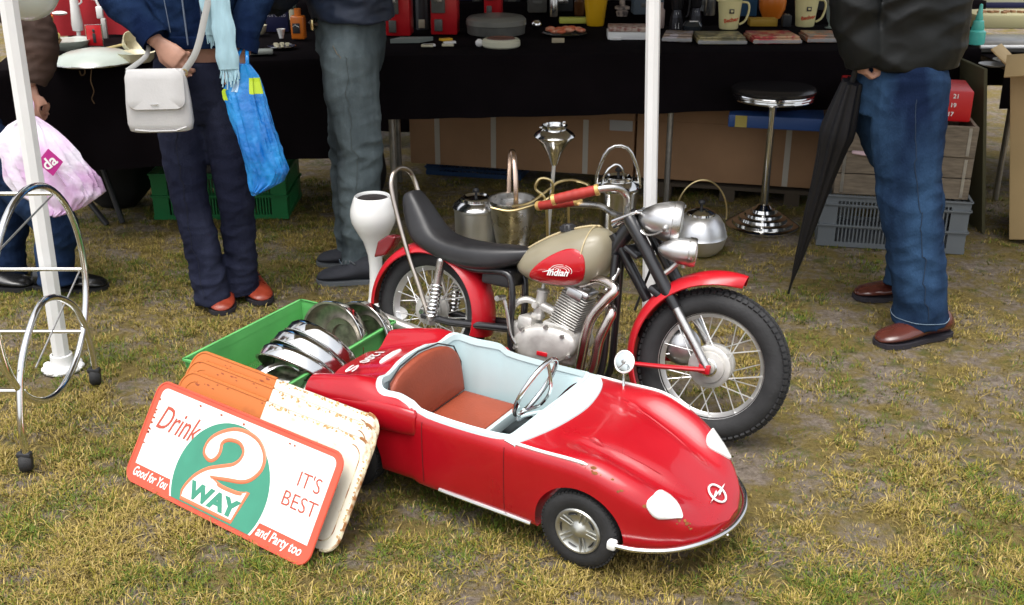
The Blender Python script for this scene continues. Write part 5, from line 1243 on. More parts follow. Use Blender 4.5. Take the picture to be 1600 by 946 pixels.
loft(m, [((-1.085, 3.79, .935), .150, .115, yw), ((-1.085, 3.79, 1.0), .152, .118, yw), ((-1.085, 3.79, 1.12), .165, .125, yw), ((-1.085, 3.79, 1.24), .180, .130, yw), ((-1.085, 3.79, 1.34), .178, .105, yw), ((-1.085, 3.79, 1.40), .095, .075, yw)])
cR = wR + Vector((-.010, .004, .012)); limb(m, [(-1.235, 3.80, 1.33), elR, elR.lerp(wR, .5), cR], [.074, .062, .056, .046]); cL = wL + Vector((.004, .0, .022)); limb(m, [(-.935, 3.80, 1.33), elL, elL.lerp(wL, .5), cL], [.074, .062, .054, .045])
jk = garment(wom, m, 'denim_jacket', DEN_J, .0065, fold(.0065, (12, 12, 14)))
STITCH = mat('stitching', (.16, .20, .27), .8)
def cuff(c, d, r, par, mt):
    m = MB(); m.lathe([(r * .96, -.020), (r * 1.03, -.020), (r * 1.03, .020), (r * .96, .020)], c, d, n=28); m.build('cuff', mt, par)
cuff(cR - (wR - elR).normalized() * .008, wR - elR, .050, jk, DEN_J); cuff(cL - (wL - elL).normalized() * .008, wL - elL, .049, jk, DEN_J)
m = MB(); m.tube([(-1.075 + .165 * 0, 3.667, .94), (-1.075, 3.656, 1.1), (-1.075, 3.655, 1.25)], .003, n=6)
for dx in (-.055, .05): m.tube([(-1.075 + dx, 3.672, .98), (-1.075 + dx * 1.15, 3.662, 1.12), (-1.075 + dx * 1.3, 3.66, 1.24)], .0016, n=5)
m.build('front_seams', STITCH, jk)
m = MB(); loft(m, [((-1.085, 3.785, .925), .153, .117, yw), ((-1.085, 3.785, .930), .156, .120, yw), ((-1.085, 3.785, .962), .156, .120, yw), ((-1.085, 3.785, .966), .152, .116, yw)]); m.build('waistband', DEN_J, jk)
hr = MB(); hr.ball((-1.085, 3.80, 1.585), (.092, .095, .105), 20, 14); hr.ball((-1.085, 3.84, 1.50), (.085, .06, .11), 18, 12); hr.build('hair', mat('brown_hair', (.06, .035, .02), .6, bump=.3, bscale=90, stretch=(1, 1, .1)), wom)
RB = mat('red_brown_leather', (.28, .040, .018), .35, var=.2, vscale=25, rvar=.1); DK = mat('dark_sole', (.02, .018, .025), .7)
for tx, ty, yaw in ((-1.035, 3.590, R(-76)), (-.905, 3.690, R(-62))):
    s_ = shoe(wom, (tx, ty, 0), yaw, .245, .095, .085, RB, DK)
# scarf
SC = mat('pale_blue_knit', (.38, .58, .66), .9, var=.14, vscale=40, bump=.5, bscale=55, stretch=(1, 1, .25))
m = MB()
for (pts, w) in (((D(333, -60, 3.62), D(338, -10, 3.62), D(347, 30, 3.61), D(353, 75, 3.60), D(358, 108, 3.60)), .036), ((D(318, -60, 3.65), D(320, -5, 3.64), D(328, 30, 3.63), D(330, 55, 3.63)), .020)):
    q = spline(pts, 6); m.tube(q, [w * (1 + .08 * math.sin(i)) for i in range(len(q))], n=12, flat=.28, up=(0, -1, 0))
m.tube(spline([(-1.00, 3.62, 1.30), (-1.03, 3.68, 1.42), (-1.085, 3.83, 1.46), (-1.15, 3.68, 1.42), (-1.06, 3.62, 1.30)], 6), .03, n=10, flat=.6)
sc = m.build('scarf', SC, wom)
m = MB(); rn = random.Random(8)
for i in range(26):
    a = D(lerp(343, 372, i / 25), 102 + rn.random() * 8, 3.60); b_ = a + Vector((rn.uniform(-.008, .008), rn.uniform(-.01, .0), -rn.uniform(.035, .065))); m.tube([a, a.lerp(b_, .5) + Vector((.003, 0, 0)), b_], .0022, n=5)
for i in range(12):
    a = D(lerp(322, 335, i / 11), 50, 3.63); m.tube([a, a + Vector((rn.uniform(-.005, .005), 0, -rn.uniform(.03, .055)))], .002, n=5)
m.build('fringe', SC, sc)['kind'] = 'stuff'
# white handbag
HB = mat('white_leather', (.60, .59, .58), .5, var=.04, vscale=18, bump=.08, bscale=150)
hbc = D(253, 200, 3.56); t = thing('handbag', 'small white leather handbag with a flap, hanging in front of the woman\'s hip', 'handbag', (hbc.x, 3.56, D(253, 205, 3.56).z), R(7))
def bag_ring(w, z, dd): return [Vector((w * math.copysign(abs(math.cos(a)) ** .55, math.cos(a)), dd * math.copysign(abs(math.sin(a)) ** .7, math.sin(a)), z)) for a in [2 * PI * i / 32 for i in range(32)]]
m = MB(); m.rings([bag_ring(.085, .0, .022), bag_ring(.100, .006, .032), bag_ring(.106, .03, .036), bag_ring(.104, .10, .032), bag_ring(.098, .17, .024), bag_ring(.092, .200, .014), bag_ring(.088, .204, .008)]); m.build('bag_body', HB, t, smooth=60)
m = MB(); fl = rrect(.186, .128, .030, 8); rg = []
for k, dz in ((1, 0), (1, .006), (.97, .009), (.5, .0095), (.02, .0095)):
    rg.append([Vector((((p[0] - .093) * k), -.0 - dz - lerp(.038, .018, min(1, max(0, ((p[1] - .064) * k + .064) / .128))), .080 + (p[1] - .064) * k + .064)) for p in fl])
m.rings(rg); f_ = m.build('flap', HB, t, smooth=50)
MB().bbox((-.005, -.049, .098), (.026, .003, .004), .001).build('clasp', CHROME, f_)
MB().tube([(-.080, -.030, .012), (-.03, -.036, .008), (.05, -.036, .008), (.085, -.028, .018)], .0028, n=6).build('piping', HB, t)
m = MB()
s0 = Vector((.092, 0, .195)); s1 = Vector((-.088, 0, .200))
M_ = Matrix.Translation((hbc.x, 3.56, D(253, 205, 3.56).z)) @ Matrix.Rotation(R(7), 4, 'Z'); Mi = M_.inverted()
pr = spline([s0, Mi @ D(306, 82, 3.57), Mi @ D(318, 35, 3.59), Mi @ D(326, -20, 3.62), Mi @ Vector((-1.0, 3.66, 1.30)), Mi @ Vector((-.96, 3.80, 1.43)), Mi @ Vector((-1.03, 3.93, 1.30))], 5)
m.tube(pr, .0105, n=8, flat=.25, up=(0, -1, 0)); m.tube(spline([s1, Mi @ D(228, 88, 3.60), Mi @ D(232, 66, 3.66), Mi @ Vector((-1.22, 3.72, .98))], 5), .008, n=8, flat=.3, up=(0, -1, 0)); m.build('strap', mat('grey_strap', (.42, .42, .40), .6), t)
m = MB(); m.tube([s0 + Vector((.010 * math.cos(a), -.004, .010 * math.sin(a) - .004)) for a in [2 * PI * i / 16 for i in range(16)]], .0025, n=6, loop=True); m.build('strap_ring', BRASS, t)
# carrier bags
def carrier(name, label, top, pts_w, depth, mt, handle_to, prints=(), seed=0, n=84, lean=0.0):
    """pts_w: list of (z below top, left x, right x) relative to the gathered top"""
    t = thing(name, label, 'carrier bag', top); m = MB(); rings = []
    zs = [p[0] for p in pts_w]
    for i in range(61):
        z = zs[-1] * i / 60; l_ = interp(-z, [-q for q in zs], [p[1] for p in pts_w]) if False else interp(abs(z), [abs(q) for q in zs], [p[1] for p in pts_w]); r_ = interp(abs(z), [abs(q) for q in zs], [p[2] for p in pts_w])
        c = (l_ + r_) / 2; w = (r_ - l_) / 2; q = abs(z) / abs(zs[-1]); dd = max(.012, depth * math.sin(min(1, q * 1.15) * PI * .62)) * (1 if q < .97 else .55)
        ring = []
        for j in range(n):
            a = 2 * PI * j / n; f = 1 + .16 * noise.noise(Vector((math.cos(a) * 3.0 + seed, math.sin(a) * 3.0, q * 2.2))) + .07 * noise.noise(Vector((a * 5, seed, q * 5)))
            f += .20 * (.3 - abs(noise.noise(Vector((math.cos(a) * 4.5 + seed * 2, math.sin(a) * 4.5, q * 1.6 + seed)))) * 1.6) + .09 * (.3 - abs(noise.noise(Vector((math.cos(a) * 9, math.sin(a) * 9 + seed, q * 5 + math.cos(a) * 3)))) * 1.7)
            pl = .14 * (1 - q) * math.cos(a * 11)
            ring.append(Vector((c + w * (f * .9 + .1 + pl * .3) * math.copysign(abs(math.cos(a)) ** .8, math.cos(a)), dd * (f + pl) * math.sin(a), z)))
        rings.append(ring)
    m.rings(rings); b_ = m.build('bag_body', mt, t, smooth=70)
    m = MB()
    for s_ in (-1, 1): m.tube(spline([(s_ * .012, 0, -.02), (s_ * .016, -.006, .02), Vector(handle_to) + Vector((s_ * .008, 0, .0)), Vector(handle_to) + Vector((0, 0, .015))], 5), .006, n=8, flat=.5)
    m.build('handle', mt, t); return t, b_, rings
def bag_print(mt, bx, name, par, rings, cells, mt2, off=.0016):
    m = MB(); nr = len(rings); n_ = len(rings[0])
    for (i0, i1, j0, j1) in cells:
        g = []
        for i in range(i0, i1 + 1):
            row = []
            for j in range(j0, j1 + 1):
                p = rings[i][j % n_]; c = sum(rings[i], Vector()) / n_; d = (p - c); d.z = 0; row.append(p + d.normalized() * off)
            g.append(row)
        m.rings(g, closed=False)
    return m.build(name, mt2, par, smooth=70)
BLU = mat('blue_film', (.008, .17, .55), .25, col2=(.02, .33, .78), mix=(.4, .65), vscale=9, bump=.6, bscale=30, spec=.7, coat=.2)
def setfilm(mt, t_=.0): pass
top = D(380, 100, 3.62); sx = 1 / (FPX / 3.85)
t, b_, rg = carrier('carrier_bag', 'blue plastic carrier bag with yellow-green patches held in the woman\'s left hand', top,
                    [(-.0, -.015, .020), (-.04, -.045, .050), (-.09, -.072, .062), (-.18, -.055, .078), (-.28, -.036, .100), (-.36, -.022, .122), (-.40, -.018, .100), (-.445, -.012, .012)], .045, BLU, (0, .03, .045), seed=2)
YG = mat('lime_film', (.50, .68, .03), .3, coat=.2)
bag_print(None, None, 'lime_patch', b_, rg, [(6, 13, 66, 80)], YG); bag_print(None, None, 'lime_patch', b_, rg, [(11, 16, 42, 50)], YG); bag_print(None, None, 'white_print', b_, rg, [(7, 12, 56, 61)], mat('pale_film', (.45, .65, .85), .3))

# --- the man in grey-green jeans, centre
guy = thing('person', 'man in faded grey-green jeans and navy jacket facing the stall, seen from the side', 'person', (0, 0, 0))
gx = -.605; yg = R(75)
g1k, g1a = D(562, 235, 4.00), D(562, 405, 3.99); g2k, g2a = D(548, 225, 4.17), D(549, 385, 4.15)
m = MB()
loft(m, [((gx, 4.10, .88), .09, .12, R(15)), ((gx, 4.10, .95), .10, .13, R(15)), ((gx - .01, 4.10, 1.05), .115, .145, R(15)), ((gx - .03, 4.12, 1.25), .125, .175, R(15)), ((gx - .05, 4.14, 1.42), .11, .19, R(15)), ((gx - .06, 4.15, 1.50), .06, .08, R(15)), ((gx - .065, 4.15, 1.60), .056, .056, 0)])
head(m, (gx - .085, 4.15, 1.67), R(175))
for (k_, a_, hy) in ((g1k, g1a, 4.02), (g2k, g2a, 4.18)): limb(m, [(gx, hy, .84), k_, a_, a_ + Vector((0, 0, -.06))], [.07, .046, .032, .03])
eg = Vector((-.80, 3.98, 1.12)); wg = Vector((-.93, 4.20, 1.02)); eg2 = Vector((-.78, 4.40, 1.14)); wg2 = Vector((-.95, 4.38, .98))
limb(m, [(gx - .05, 3.94, 1.42), eg, wg], [.055, .045, .027]); limb(m, [(gx - .05, 4.34, 1.42), eg2, wg2], [.055, .045, .027])
hand(m, wg, (-.8, .4, -.3), (0, -.3, -.9), 1); hand(m, wg2, (-.8, -.1, -.4), (0, .3, -.9), -1)
remesh(m.build('body', SKIN, guy), .0055, 2, .4, UNDER)
m = MB()
loft(m, [((-.590, 4.10, .78), .10, .15, R(15)), ((-.600, 4.10, .86), .128, .168, R(15)), ((-.598, 4.10, .95), .130, .165, R(15)), ((-.60, 4.10, 1.0), .125, .155, R(15))])
limb(m, [(-.592, 4.02, .86), Vector((-.590, 4.02, .70)), g1k, g1k.lerp(g1a, .5), g1a + Vector((.0, 0, .02)), g1a + Vector((0, 0, -.035))], [.108, .104, .088, .076, .068, .075])
limb(m, [(-.605, 4.18, .86), Vector((-.612, 4.18, .70)), g2k, g2k.lerp(g2a, .5), g2a + Vector((0, 0, .02)), g2a + Vector((0, 0, -.035))], [.108, .102, .086, .072, .062, .066])
gj = garment(guy, m, 'jeans', DEN_G, .0065, fold(.007, (9, 9, 13), (22, 22, 26), zk=lambda z: .6 + (.9 if z < .55 else .2), seed=5))
m = MB(); m.tube(spline([(-.700, 4.02, .960), (-.735, 4.10, .955), (-.735, 4.2, .955)], 4), .016, n=8, flat=.4); m.build('belt', mat('brown_belt', (.05, .03, .02), .5), guy)
m = MB(); m.bbox((-.722, 4.035, .958), (.012, .05, .038), .004); m.build('belt_buckle', BRASS, guy)
NAVY = mat('navy_jacket', (.010, .018, .040), .6, var=.3, vscale=8, bump=.08, bscale=60)
m = MB()
loft(m, [((gx + .02, 4.10, .975), .155, .19, R(15)), ((gx + .01, 4.10, 1.05), .155, .19, R(15)), ((gx - .03, 4.12, 1.25), .155, .205, R(15)), ((gx - .05, 4.14, 1.44), .135, .215, R(15)), ((gx - .06, 4.15, 1.52), .08, .10, R(15))])
limb(m, [(gx - .05, 3.94, 1.42), eg, wg], [.078, .070, .052]); limb(m, [(gx - .05, 4.34, 1.42), eg2, wg2], [.078, .070, .052])
garment(guy, m, 'jacket', NAVY, .0075, fold(.010, (8, 8, 12), seed=2))
MB().ball((gx - .07, 4.15, 1.70), (.10, .085, .10), 20, 14).build('hair', mat('dark_hair', (.03, .02, .015), .6, bump=.3, bscale=90), guy)
THR = mat('pale_thread', (.20, .17, .12), .8); THB = mat('faded_hem', (.16, .22, .28), .8)
def ringpts(c, r, k=40): return [Vector(c) + Vector((r * math.cos(2 * PI * i / k), r * math.sin(2 * PI * i / k), 0)) for i in range(k + 1)]
on_cloth(gj, [Vector((gx, 3.80, .93)), Vector((gx + .01, 3.80, .75)), g1k + Vector((.02, -.3, 0)), g1k.lerp(g1a, .5) + Vector((.02, -.3, 0)), g1a + Vector((.015, -.3, 0))] and [Vector((lerp(gx + .02, g1a.x + .02, t), 3.7, lerp(.93, .15, t))) for t in [i / 40 for i in range(41)]], .0014, mat('grey_seam', (.07, .08, .075), .9), 'side_seam', gj)
on_cloth(gj, ringpts(g1a + Vector((0, 0, -.015)), .2), .0016, THB, 'hem_stitch', gj)
on_cloth(gj, [Vector((gx - .10 + .09 * t, 3.7, .955 - .075 * t * t)) for t in [i / 12 for i in range(13)]], .0020, THR, 'pocket_edge', gj)
SH1 = mat('dark_grey_suede', (.022, .024, .032), .8, var=.2, vscale=30); SO1 = mat('grey_sole', (.10, .11, .12), .7)
shoe(guy, (-.752, 3.925, 0), R(183), .262, .105, .100, SH1, SO1); shoe(guy, (-.785, 4.13, 0), R(180), .262, .105, .100, SH1, SO1)

# --- the man in the black jacket, right
man = thing('person', 'man in black jacket and blue jeans with brown shoes walking past at the right', 'person', (0, 0, 0))
k1, a1 = D(1422, 300, 3.45), D(1438, 470, 3.42); k2, a2 = D(1432, 300, 3.66), D(1418, 425, 3.72)
ym = R(-20)
m = MB()
loft(m, [((1.265, 3.55, .84), .130, .10, ym), ((1.265, 3.55, .95), .130, .10, ym), ((1.255, 3.55, 1.1), .15, .115, ym), ((1.245, 3.55, 1.3), .185, .13, ym), ((1.24, 3.56, 1.42), .19, .11, ym), ((1.24, 3.57, 1.49), .08, .07, ym), ((1.235, 3.58, 1.58), .056, .056, 0)])
head(m, (1.225, 3.60, 1.67), R(150))
limb(m, [(1.275, 3.49, .88), k1, a1, a1 + Vector((0, 0, -.05))], [.075, .05, .034, .034]); limb(m, [(1.24, 3.62, .88), k2, a2, a2 + Vector((0, 0, -.05))], [.075, .05, .034, .034])
em = Vector((1.065, 3.50, 1.14)); wm = Vector((1.115, 3.50, .965)); em2 = Vector((1.39, 3.70, 1.14)); wm2 = Vector((1.24, 3.86, 1.08))
limb(m, [(1.07, 3.60, 1.42), em, wm], [.055, .046, .028]); limb(m, [(1.40, 3.50, 1.42), em2, wm2], [.055, .046, .028])
hand(m, wm, (.05, -.05, -1), (.9, 0, 0), 1, (1.0, 1.1, 1.1, 1.1), .8); hand(m, wm2, (-.8, .3, 0), (0, 0, -1), 1)
remesh(m.build('body', SKIN, man), .0055, 2, .4, UNDER)
m = MB()
loft(m, [((1.255, 3.55, .74), .125, .11, ym), ((1.252, 3.55, .84), .142, .128, ym), ((1.250, 3.55, .93), .145, .125, ym), ((1.25, 3.55, 1.0), .145, .12, ym)])
limb(m, [(1.275, 3.49, .86), Vector((1.282, 3.47, .70)), k1 + Vector((.0, 0, 0)), k1.lerp(a1, .5), a1, a1 + Vector((.010, .006, -.062))], [.118, .116, .102, .092, .090, .098])
limb(m, [(1.245, 3.62, .86), Vector((1.26, 3.64, .70)), k2, k2.lerp(a2, .5), a2, a2 + Vector((0, 0, -.05))], [.108, .104, .092, .080, .076, .082])
mj = garment(man, m, 'jeans', DEN_M, .0065, fold(.0065, (8, 8, 11), (20, 20, 22), zk=lambda z: .6 + (.8 if z < .55 else .3), seed=9))
on_cloth(mj, [Vector((lerp(1.235, a1.x - .02, t), lerp(3.2, 3.15, t), lerp(.86, .09, t))) for t in [i / 40 for i in range(41)]], .0014, mat('dark_blue_seam', (.010, .022, .045), .9), 'side_seam', mj)
on_cloth(mj, ringpts(a1 + Vector((.01, .006, -.050)), .11), .0016, THB, 'hem_stitch', mj)
LEA = mat('black_leather', (.005, .006, .006), .5, var=.3, vscale=8, bump=.12, bscale=28, rvar=.08, spec=.3)
m = MB()
loft(m, [((1.255, 3.55, .895), .192, .150, ym), ((1.255, 3.55, .93), .198, .155, ym), ((1.252, 3.55, 1.1), .195, .153, ym), ((1.245, 3.55, 1.3), .205, .158, ym), ((1.24, 3.56, 1.44), .20, .13, ym), ((1.24, 3.57, 1.51), .10, .09, ym)])
limb(m, [(1.06, 3.60, 1.42), em, wm + Vector((.006, 0, -.062))], [.085, .080, .073]); limb(m, [(1.42, 3.52, 1.42), em2, wm2], [.085, .078, .058])
garment(man, m, 'jacket', LEA, .0075, fold(.013, (6, 6, 9), (15, 15, 20), seed=4))
MB().ball((1.24, 3.585, 1.70), (.10, .095, .10), 20, 14).build('hair', mat('grey_hair', (.12, .10, .09), .6, bump=.3, bscale=90), man)
BRL = mat('brown_polished_leather', (.085, .022, .015), .22, coat=.4, var=.25, vscale=16)
shoe(man, G(1370, 541).to_tuple(), R(202), .30, .108, .100, BRL, DK, lift=0.0); shoe(man, G(1334, 466).to_tuple(), R(185), .30, .105, .098, BRL, DK)
# umbrella
tip, grp = Vector((1.034, 3.79, .004)), Vector((1.105, 3.50, .92)); d = (grp - tip); Lu = d.length
t = thing('umbrella', 'closed black umbrella held point down beside the man in the black jacket', 'umbrella', tip, 0)
UM = mat('black_umbrella_cloth', (.010, .010, .013), .55, bump=.1, bscale=40)
x, y, z = frame_z(d); m = MB(); rings = []
for i in range(32):
    q = i / 31; rr_ = interp(q, [0, .07, .12, .35, .55, .66, .74, .78, .82, 1.0], [.004, .005, .009, .022, .031, .038, .046, .052, .050, .030])
    rings.append([d * (q * .92) + (x * math.cos(a) + y * math.sin(a)) * rr_ * (1 + .16 * math.cos(a * 8 + q * 5) * (1 if q > .1 else 0)) for a in [2 * PI * k / 48 for k in range(48)]])
m.rings(rings); m.build('canopy', UM, t, smooth=70)
MB().cyl((0, 0, 0), d * .10, .004, n=8).build('ferrule', BLACKP, t)
MB().tube(spline([d * .9, d * 1.0, d * 1.06 + x * .012, d * 1.05 + x * .04], 5), .010, n=10).build('handle', BLACKP, t)

# --- the person in brown at the left edge
lp = thing('person', 'person in brown coat and dark jeans holding a pink carrier bag behind the trolley', 'person', (0, 0, 0))
lx = -2.02
l1k, l1a = D(80, 340, 3.82), D(88, 425, 3.80); l2k, l2a = D(8, 330, 3.98), D(14, 415, 3.97)
m = MB()
loft(m, [((lx, 3.90, .84), .09, .12, 0), ((lx, 3.90, 1.0), .12, .14, 0), ((lx, 3.90, 1.25), .125, .17, 0), ((lx, 3.90, 1.38), .10, .175, 0), ((lx, 3.90, 1.45), .06, .07, 0), ((lx, 3.90, 1.54), .05, .05, 0)])
head(m, (lx + .02, 3.90, 1.60), R(5))
for (k_, a_, hy) in ((l1k, l1a, 3.83), (l2k, l2a, 3.98)): limb(m, [(lx, hy, .84), k_, a_, a_ + Vector((0, 0, -.05))], [.07, .044, .032, .03])
wl = D(50, 140, 3.66); el = D(44, 30, 3.70); limb(m, [(lx + .02, 3.74, 1.38), el, wl], [.055, .046, .028]); limb(m, [(lx, 4.06, 1.38), (lx + .05, 4.12, 1.1), (lx + .22, 4.05, 1.0)], [.055, .046, .028])
hand(m, wl, (-.08, -.02, -1), (0, .9, 0), 1, (.9, 1.1, 1.2, 1.2), .9); hand(m, (lx + .22, 4.05, 1.0), (.9, 0, -.1), (0, 0, -1), -1)
remesh(m.build('body', SKIN, lp), .0055, 2, .4, UNDER)
m = MB(); loft(m, [((lx, 3.90, .76), .11, .14, 0), ((lx, 3.90, .86), .13, .165, 0), ((lx, 3.90, .98), .12, .15, 0)])
limb(m, [(lx, 3.83, .86), (lx + .03, 3.82, .72), l1k, l1k.lerp(l1a, .5), l1a, l1a + Vector((0, 0, -.04))], [.105, .100, .080, .070, .068, .072])
limb(m, [(lx, 3.98, .86), (lx + .01, 3.98, .70), l2k, l2k.lerp(l2a, .5), l2a, l2a + Vector((0, 0, -.04))], [.105, .100, .080, .070, .066, .070])
garment(lp, m, 'jeans', DEN_L, .0065, fold(.007, seed=12))
BRC = mat('brown_coat', (.050, .026, .018), .8, var=.25, vscale=10, bump=.1, bscale=40)
m = MB(); loft(m, [((lx, 3.90, .86), .16, .19, 0), ((lx, 3.90, 1.05), .15, .18, 0), ((lx, 3.90, 1.28), .155, .20, 0), ((lx, 3.90, 1.42), .12, .19, 0), ((lx, 3.90, 1.48), .07, .09, 0)])
limb(m, [(lx + .02, 3.74, 1.38), el, wl + Vector((0, 0, .02))], [.082, .070, .050]); limb(m, [(lx, 4.06, 1.38), (lx + .05, 4.12, 1.1), (lx + .22, 4.05, 1.0)], [.08, .068, .05])
garment(lp, m, 'coat', BRC, .0075, fold(.010, (8, 8, 12), seed=7))
MB().ball((lx - .01, 3.90, 1.635), (.10, .09, .10), 20, 14).build('hair', MATS['dark_hair'], lp)
BSH = mat('black_leather_shoe', (.010, .010, .010), .25, coat=.3)
shoe(lp, G(168, 452).to_tuple(), R(-4), .285, .105, .095, BSH, BLACKP); shoe(lp, G(52, 452).to_tuple(), R(-10), .285, .105, .095, BSH, BLACKP)
PK = mat('pink_film', (.66, .42, .66), .3, col2=(.80, .74, .84), mix=(.42, .58), vscale=6, bump=.5, bscale=26, coat=.15)
top = D(46, 182, 3.62)
t, b_, rg = carrier('carrier_bag', 'pink and white plastic carrier bag with a magenta logo, beside the tent pole', top,
                    [(-.0, -.020, .022), (-.03, -.075, .060), (-.08, -.125, .105), (-.16, -.12, .160), (-.22, -.10, .200), (-.27, -.07, .205), (-.31, .0, .150), (-.345, .03, .055)], .060, PK, (0, .02, .04), seed=6)
MG = mat('magenta_print', (.42, .012, .20), .4)
p0 = D(80, 253, 3.54); Ml = basis(p0 - top + Vector((.0, -.012, 0)), (.96, .10, .12), (-.25, .1, .95))
m = MB(); q = [(0, -.045), (.043, -.004), (.006, .046), (-.040, .006)]; m.prism(q, -.001, .001, M=Ml); m.build('logo_patch', MG, b_, smooth=0)
text('da', .052, WHITEG, b_, Ml @ Matrix.Translation((.0, .0, .002)) @ Matrix.Rotation(R(28), 4, 'Z'), name='logo_letters', bold=.001)
# ------------------------------------------------------------------ goods on the stall tables
TZ = .754
def T(u, v, z=TZ): return G(u, v, z)
def M2(u0, u1, v, z=TZ): return abs(G(u1, v, z).x - G(u0, v, z).x)       # width on the table between two picture columns
def L1(name, label, cat, base, prof, mt, group=None, n=32, sx=1, part='body', smooth=40):
    t = thing(name, label, cat, base, 0, group); m = MB(); m.lathe(prof, n=n, sx=sx); m.build(part, mt, t, smooth=smooth); return t
ENAMEL = mat('pale_enamel', (.50, .56, .50), .25, coat=.3, var=.06, vscale=12)
REDC = mat('red_drape', (.36, .010, .018), .8, var=.2, vscale=6)
IVORY = mat('ivory_plastic', (.66, .62, .44), .35, coat=.2)
ORG = mat('orange_enamel', (.62, .16, .015), .3, coat=.3); YEL = mat('yellow_glaze', (.68, .38, .01), .3, coat=.3)
SGREY = mat('smoky_grey', (.10, .10, .09), .4, var=.2, vscale=20); DGREY = mat('dark_grey_case', (.025, .027, .03), .5)
NAVYB = mat('navy_card', (.012, .014, .060), .5); TURQ = mat('turquoise_glass', (.10, .55, .47), .2, coat=.3)
# left table
t = thing('dish', 'large pale enamel dish lying on the left table behind the brown sleeve', 'dish', T(150, 97), 0)
m = MB(); m.lathe([(.165, 0), (.168, .004), (.150, .022), (.11, .040), (.05, .052), (0, .055)], n=44, sx=1); m.build('bowl', ENAMEL, t); MB().tube([(.166 * math.cos(a), .166 * math.sin(a), .004) for a in [2 * PI * i / 40 for i in range(40)]], .004, n=6, loop=True).build('rim', CHROMED, t)
t = thing('dish', 'oval cream pan on the left table beside the woman\'s right hand', 'dish', T(214, 97), 0)
m = MB(); m.lathe([(.05, 0), (.062, .012), (.068, .038), (.070, .040), (.064, .036), (.05, .01), (0, .008)], n=32, sx=1.1); m.build('bowl', CREAM, t)
t = thing('ladle', 'cream funnel-shaped ladle with long wooden handle leaning on the pale dish', 'ladle', T(208, 88), 0)
m = MB(); m.lathe([(.026, -.03), (.040, .0), (.046, .012), (.043, .013), (.036, 0), (.02, -.025), (0, -.028)], (0, 0, .055), (.8, -.5, .5), n=28); m.build('cup', CREAM, t); MB().cyl((-.02, .0, .05), (-.21, -.03, .012), .0055, n=8).build('handle', mat('boxwood', (.42, .33, .14), .6), t)
t = thing('brush', 'yellow wooden scrubbing block standing on edge at the left of the table', 'brush', T(82, 90), R(30))
MB().bbox((0, 0, .05), (.025, .035, .12), .010, rot=Matrix.Rotation(R(38), 4, 'Y')).build('block', mat('pale_yellow_wood', (.62, .50, .16), .5), t)
MB().bbox((.012, 0, .035), (.012, .030, .10), .004, rot=Matrix.Rotation(R(38), 4, 'Y')).build('bristles', mat('brown_bristle', (.16, .09, .04), .9), t)
t = thing('bowl', 'pale green glass bowl behind the yellow scrubbing block', 'bowl', T(112, 80), 0); m = MB(); m.lathe([(.03, 0), (.06, .012), (.082, .042), (.084, .048), (.07, .046), (.0, .05)], n=32); m.build('body', ENAMEL, t)
t = thing('display_cloth', 'red cloth hung as a backdrop behind the goods on the left table', 'cloth', T(150, 60) + Vector((0, .10, 0)), R(8)); m = MB(); g = []
for i in range(41):
    x = lerp(-.30, .24, i / 40); w = .012 * math.sin(x * 42) + .01 * noise.noise(Vector((x * 9, 0, 0))); g.append([Vector((x, w, 0)), Vector((x, w * .8, .2)), Vector((x, w * .6, .42)), Vector((x, w * .5 + .012, .42)), Vector((x, w * .8 + .012, .0))])
m.rings(g, closed=False); m.build('cloth_panel', REDC, t, smooth=70)
for x in (-.29, .23): MB().cyl((x, .02, 0), (x, .02, .45), .008, n=8).build('post', STEEL, t)
MB().cyl((-.30, .02, .43), (.24, .02, .43), .008, n=8).build('rail', STEEL, t)
t = L1('lamp', 'white tapering lamp body standing before the red cloth', 'lamp', T(124, 60), [(.035, 0), (.035, .006), (.010, .012), (.009, .03), (.024, .036), (.026, .06), (.020, .14), (.017, .22), (.012, .225), (0, .226)], WHITEG); MB().tube([(.016, 0, .19), (.034, 0, .185), (.034, 0, .16), (.02, 0, .15)], .004, n=6).build('lever', WHITEG, t)
t = thing('table_sign', 'small red plate in a chrome frame standing before the red cloth', 'sign', T(151, 80), R(-6))
MB().bbox((0, 0, .065), (.066, .006, .085), .001).build('plate', REDB, t); m = MB(); m.tube([(-.036, 0, 0), (-.036, 0, .108), (.036, 0, .112), (.036, 0, 0)], .0028, n=6); m.build('frame', CHROME, t); m = MB(); m.bbox((0, -.004, .055), (.014, .002, .04), .001); m.ball((0, -.004, .085), (.006, .002, .008), 8, 6); m.build('bottle_picture', DGREY, t)
t = thing('wall_phone', 'small white hook-shaped enamel bracket above the red framed plate', 'bracket', T(162, 64), 0)
m = MB(); m.bbox((0, 0, .125), (.030, .02, .055), .006, seg=2); m.tube([(0, 0, .15), (-.01, 0, .18), (-.028, 0, .185)], .006, n=8); m.build('body', WHITEG, t); MB().bbox((.012, 0, .055), (.022, .02, .09), .004).build('stand', CAST, t)
t = thing('ornament', 'cluttered brass and orange trinkets at the far left of the table', 'trinkets', T(72, 66), 0)
m = MB(); m.lathe([(.03, 0), (.01, .02), (.018, .05), (.008, .09), (.02, .11), (0, .13)], n=16); m.lathe([(.02, 0), (.02, .05), (.01, .08), (0, .09)], (-.04, .02, 0), n=14); m.build('candlestick', BRASS, t); MB().bbox((.012, .03, .10), (.05, .02, .03), .006).build('orange_block', ORG, t); MB().ball((.06, .05, .12), (.035, .02, .010), 12, 8).build('white_knob', WHITEG, t)
t = thing('chain', 'thin bronze wire hooks hanging over the front edge of the black cloth', 'wire hooks', T(135, 104) + Vector((0, -.01, 0)), 0)
